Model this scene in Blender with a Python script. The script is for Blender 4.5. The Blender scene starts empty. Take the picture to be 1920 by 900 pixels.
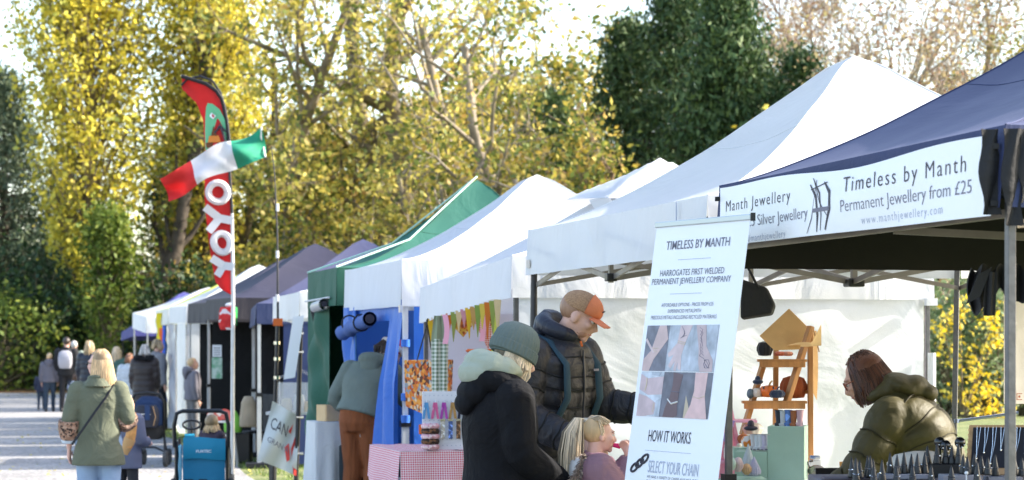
import bpy, math, random
import numpy as np
from mathutils import Vector, Matrix, Euler
R = math.radians
PI = math.pi
random.seed(7)
scene = bpy.context.scene
COL = scene.collection

# ---------------------------------------------------------------- camera
FPX = 4200.0; HY = 648.0; CAMH = 1.6
cam_d = bpy.data.cameras.new('camera'); cam = bpy.data.objects.new('camera', cam_d); COL.objects.link(cam)
cam.location = (0, 0, CAMH); cam.rotation_euler = (R(90), 0, 0)
cam_d.sensor_width = 36; cam_d.sensor_fit = 'HORIZONTAL'; cam_d.lens = FPX*36/1920
cam_d.shift_y = (HY-450)/1920
cam_d.clip_start = 0.1; cam_d.clip_end = 3000
cam_d.dof.use_dof = True; cam_d.dof.focus_distance = 11.3; cam_d.dof.aperture_fstop = 5.0
scene.camera = cam
# ---------------------------------------------------------------- sky, sun, exposure
SUN_PHI, SUN_EL = 8.0, 32.0
w = bpy.data.worlds.new('World'); scene.world = w; w.use_nodes = True
nt = w.node_tree; bg = nt.nodes['Background']
sky = nt.nodes.new('ShaderNodeTexSky'); sky.sky_type = 'NISHITA'; sky.sun_disc = False
sky.sun_elevation = R(SUN_EL); sky.sun_rotation = R(90-SUN_PHI); sky.dust_density = 2.0; sky.air_density = 1.0; sky.ozone_density = 0.0
nt.links.new(sky.outputs[0], bg.inputs[0]); bg.inputs[1].default_value = 0.15
sd = bpy.data.lights.new('sun', 'SUN'); sd.energy = 3.6; sd.angle = R(0.53); sd.color = (1, .93, .82)
sun = bpy.data.objects.new('sun', sd); COL.objects.link(sun)
sdir = Vector((math.cos(R(SUN_EL))*math.cos(R(SUN_PHI)), math.cos(R(SUN_EL))*math.sin(R(SUN_PHI)), math.sin(R(SUN_EL))))
sun.rotation_euler = sdir.to_track_quat('Z', 'Y').to_euler(); sun.location = sdir*60
vs = scene.view_settings
vs.view_transform = 'Standard'; vs.look = 'None'; vs.exposure = 1.9; vs.gamma = 1
scene.render.engine = 'CYCLES'
scene.cycles.use_denoising = True
scene.cycles.max_bounces = 8; scene.cycles.transmission_bounces = 6; scene.cycles.transparent_max_bounces = 8
scene.cycles.caustics_reflective = False; scene.cycles.caustics_refractive = False

def at(px, py, d):
    """photo measurement -> a place in the world, d metres ahead"""
    return Vector(((px-960)/FPX*d, d, CAMH-(py-HY)/FPX*d))

# ---------------------------------------------------------------- materials
def ramp(nt, stops, interp='LINEAR'):
    n = nt.nodes.new('ShaderNodeValToRGB'); e = n.color_ramp.elements
    n.color_ramp.interpolation = interp
    e[0].position = stops[0][0]; e[0].color = (*stops[0][1], 1)
    e[1].position = stops[-1][0]; e[1].color = (*stops[-1][1], 1)
    for p, c in stops[1:-1]:
        x = e.new(p); x.color = (*c, 1)
    return n
def mat(name, col, rough=.7, metal=0, bump=0, bscale=20, var=0, vscale=3, trans=0, spec=.4, stretch=None, sheen=0, bump2=0, b2scale=200, alpha=None, glass=False, stops=None, island=False, tcol=None):
    m = bpy.data.materials.new(name); m.use_nodes = True; nt = m.node_tree; N = nt.nodes; L = nt.links
    b = N['Principled BSDF']; b.inputs['Base Color'].default_value = (*col, 1); b.inputs['Roughness'].default_value = rough
    b.inputs['Metallic'].default_value = metal; b.inputs['Specular IOR Level'].default_value = spec
    if sheen: b.inputs['Sheen Weight'].default_value = sheen
    tc = N.new('ShaderNodeTexCoord'); mp = N.new('ShaderNodeMapping'); L.new(tc.outputs['Object'], mp.inputs[0])
    if stretch: mp.inputs['Scale'].default_value = stretch
    colout = None
    if var or stops:
        n = N.new('ShaderNodeTexNoise'); n.inputs['Scale'].default_value = vscale; n.inputs['Detail'].default_value = 5
        L.new(mp.outputs[0], n.inputs[0]); fac = n.outputs[0]
        if island:
            g = N.new('ShaderNodeNewGeometry'); a = N.new('ShaderNodeMath'); a.operation = 'MULTIPLY_ADD'
            a.inputs[1].default_value = .55; L.new(g.outputs['Random Per Island'], a.inputs[0])
            s = N.new('ShaderNodeMath'); s.operation = 'MULTIPLY'; s.inputs[1].default_value = .45; L.new(n.outputs[0], s.inputs[0]); L.new(s.outputs[0], a.inputs[2]); fac = a.outputs[0]
        if stops: r = ramp(nt, stops)
        else:
            lo = tuple(max(0, c*(1-var)) for c in col); hi = tuple(min(1, c*(1+var)) for c in col)
            r = ramp(nt, [(.3, lo), (.7, hi)])
        L.new(fac, r.inputs[0]); L.new(r.outputs[0], b.inputs['Base Color']); colout = r.outputs[0]
    nrm = None
    if bump:
        n = N.new('ShaderNodeTexNoise'); n.inputs['Distortion'].default_value = .9 if bscale <= 14 else 0; n.inputs['Scale'].default_value = bscale; n.inputs['Detail'].default_value = 4; L.new(mp.outputs[0], n.inputs[0])
        bp = N.new('ShaderNodeBump'); bp.inputs['Strength'].default_value = 1; bp.inputs['Distance'].default_value = bump; L.new(n.outputs[0], bp.inputs['Height']); nrm = bp.outputs[0]
    if bump2:
        n = N.new('ShaderNodeTexNoise'); n.inputs['Scale'].default_value = b2scale; n.inputs['Detail'].default_value = 2; L.new(tc.outputs['Object'], n.inputs[0])
        bp = N.new('ShaderNodeBump'); bp.inputs['Strength'].default_value = 1; bp.inputs['Distance'].default_value = bump2; L.new(n.outputs[0], bp.inputs['Height'])
        if nrm: L.new(nrm, bp.inputs['Normal'])
        nrm = bp.outputs[0]
    if nrm: L.new(nrm, b.inputs['Normal'])
    if trans:
        t = N.new('ShaderNodeBsdfTranslucent'); t.inputs[0].default_value = (*(tcol or col), 1)
        if colout and not tcol: L.new(colout, t.inputs[0])
        mx = N.new('ShaderNodeMixShader'); mx.inputs[0].default_value = trans
        L.new(b.outputs[0], mx.inputs[1]); L.new(t.outputs[0], mx.inputs[2]); L.new(mx.outputs[0], N['Material Output'].inputs[0])
    if alpha is not None: b.inputs['Alpha'].default_value = alpha
    if glass: b.inputs['Transmission Weight'].default_value = 1; b.inputs['IOR'].default_value = 1.1
    return m
def fabric(name, col, trans=.0, rough=.75, wr=.012, var=.06, ws=2.2, **k):
    return mat(name, col, rough=rough, bump=wr, bscale=ws, var=var, vscale=1.5, trans=trans, bump2=.0008, b2scale=90, **k)
def gingham(name, c1, c0, sc, axes=(0, 2), diag=False):
    """woven check: stripes along two axes, mixed"""
    m = mat(name, c0, rough=.85, bump=.01, bscale=5); nt = m.node_tree; N = nt.nodes; L = nt.links
    tc = N.new('ShaderNodeTexCoord'); sp = N.new('ShaderNodeSeparateXYZ'); L.new(tc.outputs['Object'], sp.inputs[0])
    outs = []
    for ax in axes:
        a = N.new('ShaderNodeMath'); a.operation = 'MULTIPLY'; a.inputs[1].default_value = sc; L.new(sp.outputs[ax], a.inputs[0])
        f = N.new('ShaderNodeMath'); f.operation = 'FRACT'; L.new(a.outputs[0], f.inputs[0])
        g = N.new('ShaderNodeMath'); g.operation = 'GREATER_THAN'; g.inputs[1].default_value = .5; L.new(f.outputs[0], g.inputs[0]); outs.append(g.outputs[0])
    s = N.new('ShaderNodeMath'); s.operation = 'ADD'; L.new(outs[0], s.inputs[0]); L.new(outs[1], s.inputs[1])
    h = N.new('ShaderNodeMath'); h.operation = 'MULTIPLY'; h.inputs[1].default_value = .5; L.new(s.outputs[0], h.inputs[0])
    mx = N.new('ShaderNodeMix'); mx.data_type = 'RGBA'; L.new(h.outputs[0], mx.inputs[0])
    mx.inputs[6].default_value = (*c0, 1); mx.inputs[7].default_value = (*c1, 1); L.new(mx.outputs[2], N['Principled BSDF'].inputs['Base Color'])
    return m
def spots(name, cols, sc, rough=.8):
    m = mat(name, cols[0], rough=rough, bump=.006, bscale=8); nt = m.node_tree; N = nt.nodes; L = nt.links
    tc = N.new('ShaderNodeTexCoord'); v = N.new('ShaderNodeTexVoronoi'); v.inputs['Scale'].default_value = sc; L.new(tc.outputs['Object'], v.inputs[0])
    sp = N.new('ShaderNodeSeparateXYZ'); L.new(v.outputs['Color'], sp.inputs[0])
    k = len(cols); r = ramp(nt, [(i/k, c) for i, c in enumerate(cols)], 'CONSTANT')
    L.new(sp.outputs[0], r.inputs[0]); L.new(r.outputs[0], N['Principled BSDF'].inputs['Base Color'])
    return m

M = {}
M['white_roof'] = fabric('white_roof', (.62, .63, .65), trans=.28, wr=.03, ws=1.7, var=.03, stretch=(1, 1, 2.2))
M['white_val'] = fabric('white_valance', (.74, .75, .77), trans=.22, wr=.028, ws=2.6, stretch=(1, 1, .5), var=.03)
M['white_wall'] = fabric('white_wall', (.80, .825, .86), trans=.26, wr=.024, ws=1.7, var=.04, rough=.5)
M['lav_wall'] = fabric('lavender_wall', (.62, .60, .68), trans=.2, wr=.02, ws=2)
M['navy_roof'] = fabric('navy_roof', (.052, .056, .115), wr=.03, ws=1.3, var=.12, rough=.6, stretch=(1, .35, 1))
M['navy_wall'] = fabric('navy_wall', (.030, .045, .130), wr=.02, ws=2)
M['navy_val'] = fabric('navy_valance', (.030, .042, .11), wr=.015, ws=3)
M['under'] = fabric('dark_lining', (.01, .01, .012), wr=.01, ws=2)
M['grey_roof'] = fabric('purple_grey_roof', (.021, .021, .044), wr=.02, ws=1.6, var=.1)
M['grey_val'] = fabric('charcoal_valance', (.030, .027, .034), wr=.015, ws=3)
M['green_roof'] = fabric('green_roof', (.015, .115, .085), wr=.022, ws=1.8, trans=.1)
M['green_wall'] = fabric('green_wall', (.018, .095, .06), wr=.03, ws=1.8)
M['blue_wall'] = fabric('royal_blue_wall', (.03, .15, .56), wr=.03, ws=1.8, trans=.12, rough=.5)
M['blue_dark'] = fabric('blue_roll', (.04, .1, .32), wr=.01, ws=6)
M['yellow'] = fabric('yellow_cloth', (.75, .62, .02), trans=.2)
M['lime'] = fabric('lime_roof', (.62, .66, .12), trans=.25)
M['violet'] = fabric('violet_roof', (.06, .06, .22), trans=.1)
M['orange'] = fabric('orange_cloth', (.75, .16, .03), trans=.15)
M['blue2'] = fabric('bright_blue_cloth', (.03, .1, .5))
M['silverwall'] = fabric('clear_grey_wall', (.36, .37, .42), rough=.25, wr=.05, ws=3)
M['black_cloth'] = fabric('black_cloth', (.012, .012, .014), wr=.02, ws=5)
M['cream'] = fabric('cream_canvas', (.74, .68, .60), trans=.25, wr=.01)
M['steel'] = mat('grey_steel', (.12, .12, .125), rough=.45, metal=.6, bump=.001, bscale=60, var=.15, vscale=30)
M['darksteel'] = mat('dark_pole', (.03, .03, .035), rough=.4, metal=.3)
M['whitesteel'] = mat('pale_pole', (.55, .55, .56), rough=.4, metal=.2, var=.1, vscale=8)
M['bronze'] = mat('truss_bronze', (.20, .18, .16), rough=.45, metal=.5, var=.15, vscale=10)
M['black_plastic'] = mat('black_plastic', (.012, .012, .014), rough=.35)
M['gloss_black'] = mat('gloss_black', (.008, .008, .01), rough=.12, spec=.6)
M['silver'] = mat('silver', (.8, .8, .8), rough=.15, metal=1)
M['banner'] = mat('banner_print', (.80, .815, .84), rough=.45, bump=.004, bscale=3, var=.015, vscale=2)
M['ink'] = mat('ink', (.035, .03, .045), rough=.6)
M['ink2'] = mat('ink_grey', (.16, .155, .2), rough=.6)
M['ink3'] = mat('ink_pale', (.40, .43, .52), rough=.6)
M['wood'] = mat('ladder_wood', (.42, .19, .06), rough=.5, var=.3, vscale=4, stretch=(6, 6, .8), bump=.002, bscale=20)
M['wood2'] = mat('pale_wood', (.46, .28, .14), rough=.55, var=.2, vscale=8, stretch=(1, 1, 6))
M['kraft'] = mat('kraft_paper', (.55, .32, .13), rough=.7, var=.12, vscale=6, bump=.004, bscale=6)
M['kraft2'] = mat('pale_kraft', (.68, .46, .24), rough=.7, var=.08, vscale=6)
M['mint'] = mat('mint_paint', (.36, .52, .42), rough=.55, var=.05, vscale=8, bump=.001, bscale=40)
M['pink'] = mat('pink_paint', (.82, .38, .50), rough=.5, var=.05)
M['grass'] = mat('grass_ground', (.1, .15, .03), rough=.9, stops=[(.25, (.08, .11, .03)), (.5, (.15, .18, .06)), (.75, (.26, .26, .11))], vscale=1.2, bump=.06, bscale=25)
def gravel_mat():
    m = mat('gravel', (.42, .40, .38), rough=.95, bump=.03, bscale=18, stops=[(.25, (.22, .212, .208)), (.5, (.29, .28, .275)), (.72, (.37, .36, .352))], vscale=.6)
    nt = m.node_tree; N = nt.nodes; L = nt.links; b = N['Principled BSDF']
    src = b.inputs['Base Color'].links[0].from_socket
    tc = N.new('ShaderNodeTexCoord'); v = N.new('ShaderNodeTexVoronoi'); v.inputs['Scale'].default_value = 30; L.new(tc.outputs['Object'], v.inputs[0])
    sp = N.new('ShaderNodeSeparateXYZ'); L.new(v.outputs['Color'], sp.inputs[0])
    r = ramp(nt, [(0, (.55, .55, .55)), (1, (1.3, 1.3, 1.3))]); L.new(sp.outputs[0], r.inputs[0])
    mx = N.new('ShaderNodeMix'); mx.data_type = 'RGBA'; mx.blend_type = 'MULTIPLY'; mx.inputs[0].default_value = 1
    L.new(src, mx.inputs[6]); L.new(r.outputs[0], mx.inputs[7]); L.new(mx.outputs[2], b.inputs['Base Color'])
    return m
M['gravel'] = gravel_mat()
M['litter'] = mat('leaf_litter', (.2, .1, .03), rough=.95, stops=[(.3, (.10, .06, .025)), (.55, (.28, .14, .04)), (.75, (.38, .24, .08))], vscale=3, bump=.08, bscale=12)
M['skin'] = mat('skin', (.62, .36, .27), rough=.5, var=.08, vscale=20, bump=.0008, bscale=60)
M['skin_pink'] = mat('skin_fair', (.70, .42, .34), rough=.5, var=.06, vscale=20)
M['skin_brown'] = mat('skin_dark_print', (.18, .10, .09), rough=.5)

# ---------------------------------------------------------------- objects and tagging
def tag(o, label=None, cat=None, group=None, kind=None):
    if label: o['label'] = label
    if cat: o['category'] = cat
    if group: o['group'] = group
    if kind: o['kind'] = kind
    return o
def empty(name, loc=(0, 0, 0), rz=0, label=None, cat=None, group=None, rot=None):
    o = bpy.data.objects.new(name, None); COL.objects.link(o); o.location = loc; o.rotation_euler = rot or (0, 0, rz)
    o.empty_display_size = .1
    return tag(o, label, cat, group)
def link(name, me, parent=None, m=None):
    o = bpy.data.objects.new(name, me); COL.objects.link(o)
    if parent is not None: o.parent = parent
    if m is not None and len(me.materials) == 0: me.materials.append(m)
    return o
def copy_tree(o, parent=None):
    c = o.copy(); COL.objects.link(c)
    if parent is not None: c.parent = parent
    for ch in list(o.children): copy_tree(ch, c)
    return c

class MB:
    def __init__(s): s.v = []; s.f = []
    def add(s, vs, fs):
        b = len(s.v); s.v += [tuple(v) for v in vs]; s.f += [tuple(i+b for i in f) for f in fs]; return s
    def box(s, c, size, rot=None):
        hx, hy, hz = size[0]/2, size[1]/2, size[2]/2
        vs = [Vector((x, y, z)) for z in (-hz, hz) for y in (-hy, hy) for x in (-hx, hx)]
        if rot is not None: vs = [rot @ v for v in vs]
        c = Vector(c)
        return s.add([v+c for v in vs], [(0, 2, 3, 1), (4, 5, 7, 6), (0, 1, 5, 4), (2, 6, 7, 3), (0, 4, 6, 2), (1, 3, 7, 5)])
    def bar(s, a, b, wx, wz=None):
        """box section bar from a to b"""
        a, b = Vector(a), Vector(b); d = b-a; q = d.to_track_quat('X', 'Z').to_matrix()
        return s.box((a+b)/2, (d.length, wx, wz or wx), q)
    def tube(s, pts, rad, n=8, cap=True, sq=1.0, up=None):
        pts = [Vector(p) for p in pts]; k = len(pts)
        if not isinstance(rad, (list, tuple)): rad = [rad]*k
        t0 = (pts[1]-pts[0]).normalized()
        r = Vector(up) if up else (Vector((0, 0, 1)) if abs(t0.z) < .9 else Vector((1, 0, 0)))
        vs = []; fs = []
        for i, p in enumerate(pts):
            t = (pts[min(i+1, k-1)]-pts[max(i-1, 0)])
            t = t.normalized() if t.length > 1e-9 else t0
            r = (r-t*r.dot(t)); r = r.normalized() if r.length > 1e-6 else t.orthogonal().normalized()
            b = t.cross(r)
            for j in range(n):
                a = 2*PI*j/n
                vs.append(p+(r*math.cos(a)*sq+b*math.sin(a))*rad[i])
        for i in range(k-1):
            for j in range(n):
                fs.append((i*n+j, i*n+(j+1) % n, (i+1)*n+(j+1) % n, (i+1)*n+j))
        if cap: fs.append(tuple(range(n-1, -1, -1))); fs.append(tuple(range((k-1)*n, k*n)))
        return s.add(vs, fs)
    def cap(s, pts, rad, n=10):
        """tube with ball joints, for voxel union"""
        if not isinstance(rad, (list, tuple)): rad = [rad]*len(pts)
        s.tube(pts, rad, n)
        for p, r in zip(pts, rad): s.ell(p, (r, r, r), None, n, 6)
        return s
    def loft(s, cs, rxs, rys, right=(1, 0, 0), n=20, pw=2.0):
        cs = [Vector(c) for c in cs]; k = len(cs); right = Vector(right); vs = []; fs = []
        for i, c in enumerate(cs):
            t = (cs[min(i+1, k-1)]-cs[max(i-1, 0)]).normalized()
            r = (right-t*right.dot(t)).normalized(); b = t.cross(r)
            for j in range(n):
                a = 2*PI*j/n; ca, sa = math.cos(a), math.sin(a)
                e = 2/pw
                vs.append(c+r*rxs[i]*math.copysign(abs(ca)**e, ca)+b*rys[i]*math.copysign(abs(sa)**e, sa))
        for i in range(k-1):
            for j in range(n): fs.append((i*n+j, i*n+(j+1) % n, (i+1)*n+(j+1) % n, (i+1)*n+j))
        fs.append(tuple(range(n-1, -1, -1))); fs.append(tuple(range((k-1)*n, k*n)))
        return s.add(vs, fs)
    def ell(s, c, r, rot=None, nu=12, nv=8, fn=None):
        if not isinstance(r, (tuple, list)): r = (r, r, r)
        c = Vector(c); vs = []; fs = []
        def P(v):
            v = Vector(v)
            if fn: v = Vector(fn(v))
            v = Vector((v.x*r[0], v.y*r[1], v.z*r[2]))
            return (rot @ v if rot is not None else v)+c
        vs.append(P((0, 0, -1)))
        for i in range(1, nv):
            ph = -PI/2+PI*i/nv
            for j in range(nu):
                a = 2*PI*j/nu; vs.append(P((math.cos(ph)*math.cos(a), math.cos(ph)*math.sin(a), math.sin(ph))))
        vs.append(P((0, 0, 1)))
        for j in range(nu): fs.append((0, 1+(j+1) % nu, 1+j))
        for i in range(nv-2):
            for j in range(nu):
                a = 1+i*nu+j; b = 1+i*nu+(j+1) % nu; fs.append((a, b, b+nu, a+nu))
        t = len(vs)-1; o = 1+(nv-2)*nu
        for j in range(nu): fs.append((o+j, o+(j+1) % nu, t))
        return s.add(vs, fs)
    def lathe(s, prof, c=(0, 0, 0), n=16, fn=None, rot=None):
        """prof [(r,z)]; fn(angle,z)->radius factor"""
        c = Vector(c); vs = []; fs = []; k = len(prof)
        for r, z in prof:
            for j in range(n):
                a = 2*PI*j/n; f = fn(a, z) if fn else 1
                v = Vector((max(r, 1e-4)*f*math.cos(a), max(r, 1e-4)*f*math.sin(a), z))
                vs.append((rot @ v if rot is not None else v)+c)
        for i in range(k-1):
            for j in range(n): fs.append((i*n+j, i*n+(j+1) % n, (i+1)*n+(j+1) % n, (i+1)*n+j))
        fs.append(tuple(range(n-1, -1, -1))); fs.append(tuple(range((k-1)*n, k*n)))
        return s.add(vs, fs)
    def grid(s, fn, nu, nv):
        vs = [fn(i/nu, j/nv) for j in range(nv+1) for i in range(nu+1)]; n = nu+1
        return s.add(vs, [(j*n+i, j*n+i+1, (j+1)*n+i+1, (j+1)*n+i) for j in range(nv) for i in range(nu)])
    def sheet(s, fn, nu, nv, th=.003, nrm=(0, 0, 1)):
        """cloth of real thickness: two grids joined at the rim"""
        nrm = Vector(nrm); b = len(s.v)
        s.grid(fn, nu, nv); s.grid(lambda a, c: Vector(fn(a, c))+nrm*th, nu, nv)
        n = nu+1; k = n*(nv+1)
        rim = [i for i in range(n)]+[j*n+nu for j in range(1, nv+1)]+[nv*n+i for i in range(nu-1, -1, -1)]+[j*n for j in range(nv-1, 0, -1)]
        for i in range(len(rim)):
            a, c = rim[i], rim[(i+1) % len(rim)]; s.f.append((b+a, b+c, b+c+k, b+a+k))
        return s
    def prism(s, poly, O, X, Y, th):
        O, X, Y = Vector(O), Vector(X), Vector(Y); N = X.cross(Y).normalized(); n = len(poly)
        vs = [O+X*p[0]+Y*p[1] for p in poly]; vs += [v+N*th for v in vs]
        return s.add(vs, [tuple(range(n-1, -1, -1)), tuple(range(n, 2*n))]+[(i, (i+1) % n, n+(i+1) % n, n+i) for i in range(n)])
    def mesh(s, name):
        me = bpy.data.meshes.new(name); me.from_pydata(s.v, [], s.f); me.update(); return me
    def build(s, name, m, parent=None, smooth=True, vox=None, it=4, bevel=0):
        me = s.mesh(name); o = link(name, me, parent, m)
        if vox:
            md = o.modifiers.new('r', 'REMESH'); md.mode = 'VOXEL'; md.voxel_size = vox
            if it: sm = o.modifiers.new('s', 'SMOOTH'); sm.factor = .5; sm.iterations = it
            dg = bpy.context.evaluated_depsgraph_get(); dg.update()
            nm = bpy.data.meshes.new_from_object(o.evaluated_get(dg)); o.modifiers.clear(); o.data = nm; nm.name = name
            if len(nm.materials) == 0: nm.materials.append(m)
            bpy.data.meshes.remove(me); me = nm
        if bevel:
            bv = o.modifiers.new('bevel', 'BEVEL'); bv.width = bevel; bv.segments = 2; bv.limit_method = 'ANGLE'
        if smooth:
            me.polygons.foreach_set('use_smooth', [True]*len(me.polygons))
            if not vox and hasattr(me, 'set_sharp_from_angle'): me.set_sharp_from_angle(angle=R(40))
        return o
def npmesh(name, V, F, m, parent=None, smooth=False):
    """V (n,3), F (k,4) or (k,3) numpy"""
    me = bpy.data.meshes.new(name); n = F.shape[1]
    me.vertices.add(len(V)); me.vertices.foreach_set('co', V.astype(np.float32).ravel())
    me.loops.add(F.size); me.loops.foreach_set('vertex_index', F.astype(np.int32).ravel())
    me.polygons.add(len(F)); me.polygons.foreach_set('loop_start', np.arange(0, F.size, n, dtype=np.int32))
    me.polygons.foreach_set('loop_total', np.full(len(F), n, dtype=np.int32))
    if smooth: me.polygons.foreach_set('use_smooth', np.ones(len(F), dtype=bool))
    me.update(calc_edges=True); me.validate()
    return link(name, me, parent, m)

def text(s, m, parent, O, X, Y, width, height, name='lettering', ext=.0006, fn=None, spacing=1.0, shear=0, bold=0, fit_asc=None):
    """lettering fitted into width x height on the plane O + u X + v Y (unit vectors)"""
    cu = bpy.data.curves.new('t', 'FONT'); cu.body = s; cu.size = 1; cu.space_character = spacing; cu.shear = shear; cu.offset = bold; cu.resolution_u = 3
    ob = bpy.data.objects.new('t', cu); COL.objects.link(ob)
    dg = bpy.context.evaluated_depsgraph_get(); dg.update()
    me = bpy.data.meshes.new_from_object(ob.evaluated_get(dg)); bpy.data.objects.remove(ob); bpy.data.curves.remove(cu)
    n = len(me.vertices); co = np.empty(n*3, dtype=np.float32); me.vertices.foreach_get('co', co); co = co.reshape(-1, 3)
    x0, x1 = co[:, 0].min(), co[:, 0].max()
    capH = .73 if fit_asc is None else fit_asc
    u = (co[:, 0]-x0)/(x1-x0)*width; v = co[:, 1]/capH*height
    O, X, Y = Vector(O), Vector(X).normalized(), Vector(Y).normalized(); N = X.cross(Y)
    P = np.array(O)+np.outer(u, np.array(X))+np.outer(v, np.array(Y))+np.array(N)*ext
    if fn: P = np.array([tuple(fn(float(a), float(b))) for a, b in zip(u, v)])
    me.vertices.foreach_set('co', P.astype(np.float32).ravel()); me.update(); me.materials.clear()
    return tag(link(name, me, parent, m), kind=None)

# the row of stalls: direction along it (U) and into it (V)
ROW = R(14.1)
def row_x(z, sh=0): return 3.706-.2517*z+sh
def row_z(px, sh=0): return (3.706+sh)/(.2517+(px-960)/FPX)
# ================================================================ the ground
def sheet_poly(name, pts, z, m, cuts=None):
    me = bpy.data.meshes.new(name); me.from_pydata([(x, y, z) for x, y in pts], [], [tuple(range(len(pts)))]); me.update()
    return tag(link(name, me, None, m), kind='structure')
sheet_poly('ground', [(-1500, -50), (1500, -50), (1500, 2500), (-1500, 2500)], 0, M['grass'])
pth = [(-60, -10), (1.3, -10), (1.0, 7)]+[(row_x(z)-.25+.08*math.sin(z*1.7)+(0 if z < 24 else min(.35, (z-24)*.07)), z) for z in range(8, 62, 2)]+[(-11.6, 64), (-8, 70), (-7, 77), (-60, 78)]
sheet_poly('gravel_path', pth, .004, M['gravel'])
sheet_poly('leaf_litter_ground', [(-60, 75), (-3, 75.5), (14, 76), (14, 84), (-60, 84)], .012, M['litter'])

def grass_tufts(name, x0, x1, y0, y1, n, inside, h=.07, seed=1):
    rng = np.random.default_rng(seed)
    P = np.stack([rng.uniform(x0, x1, n), rng.uniform(y0, y1, n), np.zeros(n)], 1); P = P[[inside(p[0], p[1]) for p in P]]; n = len(P)
    a = rng.uniform(0, 2*PI, n); d = np.stack([np.cos(a), np.sin(a), np.zeros(n)], 1); hh = rng.uniform(.5, 1.2, n)*h
    l = np.stack([rng.normal(0, .4, n)*hh, rng.normal(0, .4, n)*hh, hh], 1); wv = .008
    V = np.stack([P-d*wv, P+d*wv, P+l], 1).reshape(-1, 3); F = np.arange(n*3).reshape(-1, 3)
    tag(npmesh(name, V, F, M['blade']), 'short green grass growing along the foot of the stalls', 'grass', kind='stuff')
M['blade'] = mat('grass_blade', (.12, .2, .03), rough=.8, stops=[(.3, (.07, .13, .015)), (.7, (.26, .34, .08))], vscale=2, island=True, trans=.3)
grass_tufts('grass', -9, 1.5, 18, 48, 26000, lambda x, y: row_x(y)-.25+(0 if y < 24 else .35) < x < row_x(y)+1.2)

# ================================================================ trees
def leaves(rng, cen, sig, per, size, elong=.6, name='crown', m=None, parent=None, droop=0):
    cen = np.asarray(cen, dtype=float); k = len(cen)
    P = np.repeat(cen, per, 0)+rng.normal(0, 1, (k*per, 3))*np.asarray(sig)
    n = len(P); u = rng.normal(0, 1, (n, 3)); 
    if droop: u[:, 2] -= droop
    u /= np.linalg.norm(u, axis=1)[:, None]
    v = np.cross(u, rng.normal(0, 1, (n, 3))); v /= np.linalg.norm(v, axis=1)[:, None]
    s = size*rng.uniform(.4, 1.5, n)[:, None]
    V = np.stack([P-u*s, P-v*s*elong-u*s*.1, P+u*s, P+v*s*elong-u*s*.1], 1).reshape(-1, 3)
    V[:, 2] = np.maximum(V[:, 2], .02)
    return npmesh(name, V, np.arange(n*4).reshape(-1, 4), m, parent)
def prisms(segs, n, name, m, parent):
    A = np.array([s[0] for s in segs]); B = np.array([s[1] for s in segs]); ra = np.array([s[2] for s in segs])[:, None]; rb = np.array([s[3] for s in segs])[:, None]
    d = B-A; L = np.linalg.norm(d, axis=1)[:, None]; d = d/np.maximum(L, 1e-6)
    ref = np.where(np.abs(d[:, 2:3]) < .9, np.array([[0, 0, 1.]]), np.array([[1., 0, 0]])); r = np.cross(d, ref); r /= np.linalg.norm(r, axis=1)[:, None]; b = np.cross(d, r)
    B = B+d*np.minimum(rb*.5, .1)
    rings = [A+(r*math.cos(2*PI*j/n)+b*math.sin(2*PI*j/n))*ra for j in range(n)]+[B+(r*math.cos(2*PI*j/n)+b*math.sin(2*PI*j/n))*rb for j in range(n)]
    V = np.stack(rings, 1).reshape(-1, 3); base = (np.arange(len(segs))*2*n)[:, None]
    F = np.concatenate([base+np.array([[j, (j+1) % n, n+(j+1) % n, n+j]]) for j in range(n)], 0)
    return npmesh(name, V, F, m, parent, smooth=True)
def skeleton(rng, base, d, L, r, levels, kids=(5, 4, 4, 3), ang=(.6, 1.1), up=.12, jit=.18, shrink=.55, first=.3):
    segs = []; tips = []
    def rec(p, d, L, r, lv):
        ns = 5 if lv == 0 else (4 if lv == 1 else 3)
        pts = [p]; dd = d/np.linalg.norm(d); rr = [r]
        for i in range(ns):
            dd = dd+rng.normal(0, jit, 3); dd[2] += up*(1 if lv else .6); dd /= np.linalg.norm(dd)
            pts.append(pts[-1]+dd*L/ns); rr.append(r*(1-.75*(i+1)/ns) if lv else r*(1-.6*(i+1)/ns))
        for i in range(ns): segs.append((pts[i], pts[i+1], rr[i], rr[i+1], lv))
        if lv >= levels: tips.append(pts[-1]); tips.append(pts[-2]); return
        nk = kids[min(lv, len(kids)-1)]
        for k in range(nk):
            t = first+(1-first)*(k+rng.uniform(.2, .9))/nk if lv == 0 else rng.uniform(.3, 1)
            f = t*ns; i = min(int(f), ns-1); q = pts[i]+(pts[i+1]-pts[i])*(f-i)
            ax = pts[i+1]-pts[i]; ax /= np.linalg.norm(ax); side = np.cross(ax, rng.normal(0, 1, 3)); side /= np.linalg.norm(side)
            a = rng.uniform(*ang); rec(q, ax*math.cos(a)+side*math.sin(a), L*shrink*rng.uniform(.7, 1.2)*(1.15-.4*t if lv == 0 else 1), rr[i]*.5, lv+1)
    rec(np.array(base, dtype=float), np.array(d, dtype=float), L, r, 0)
    return segs, tips
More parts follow.
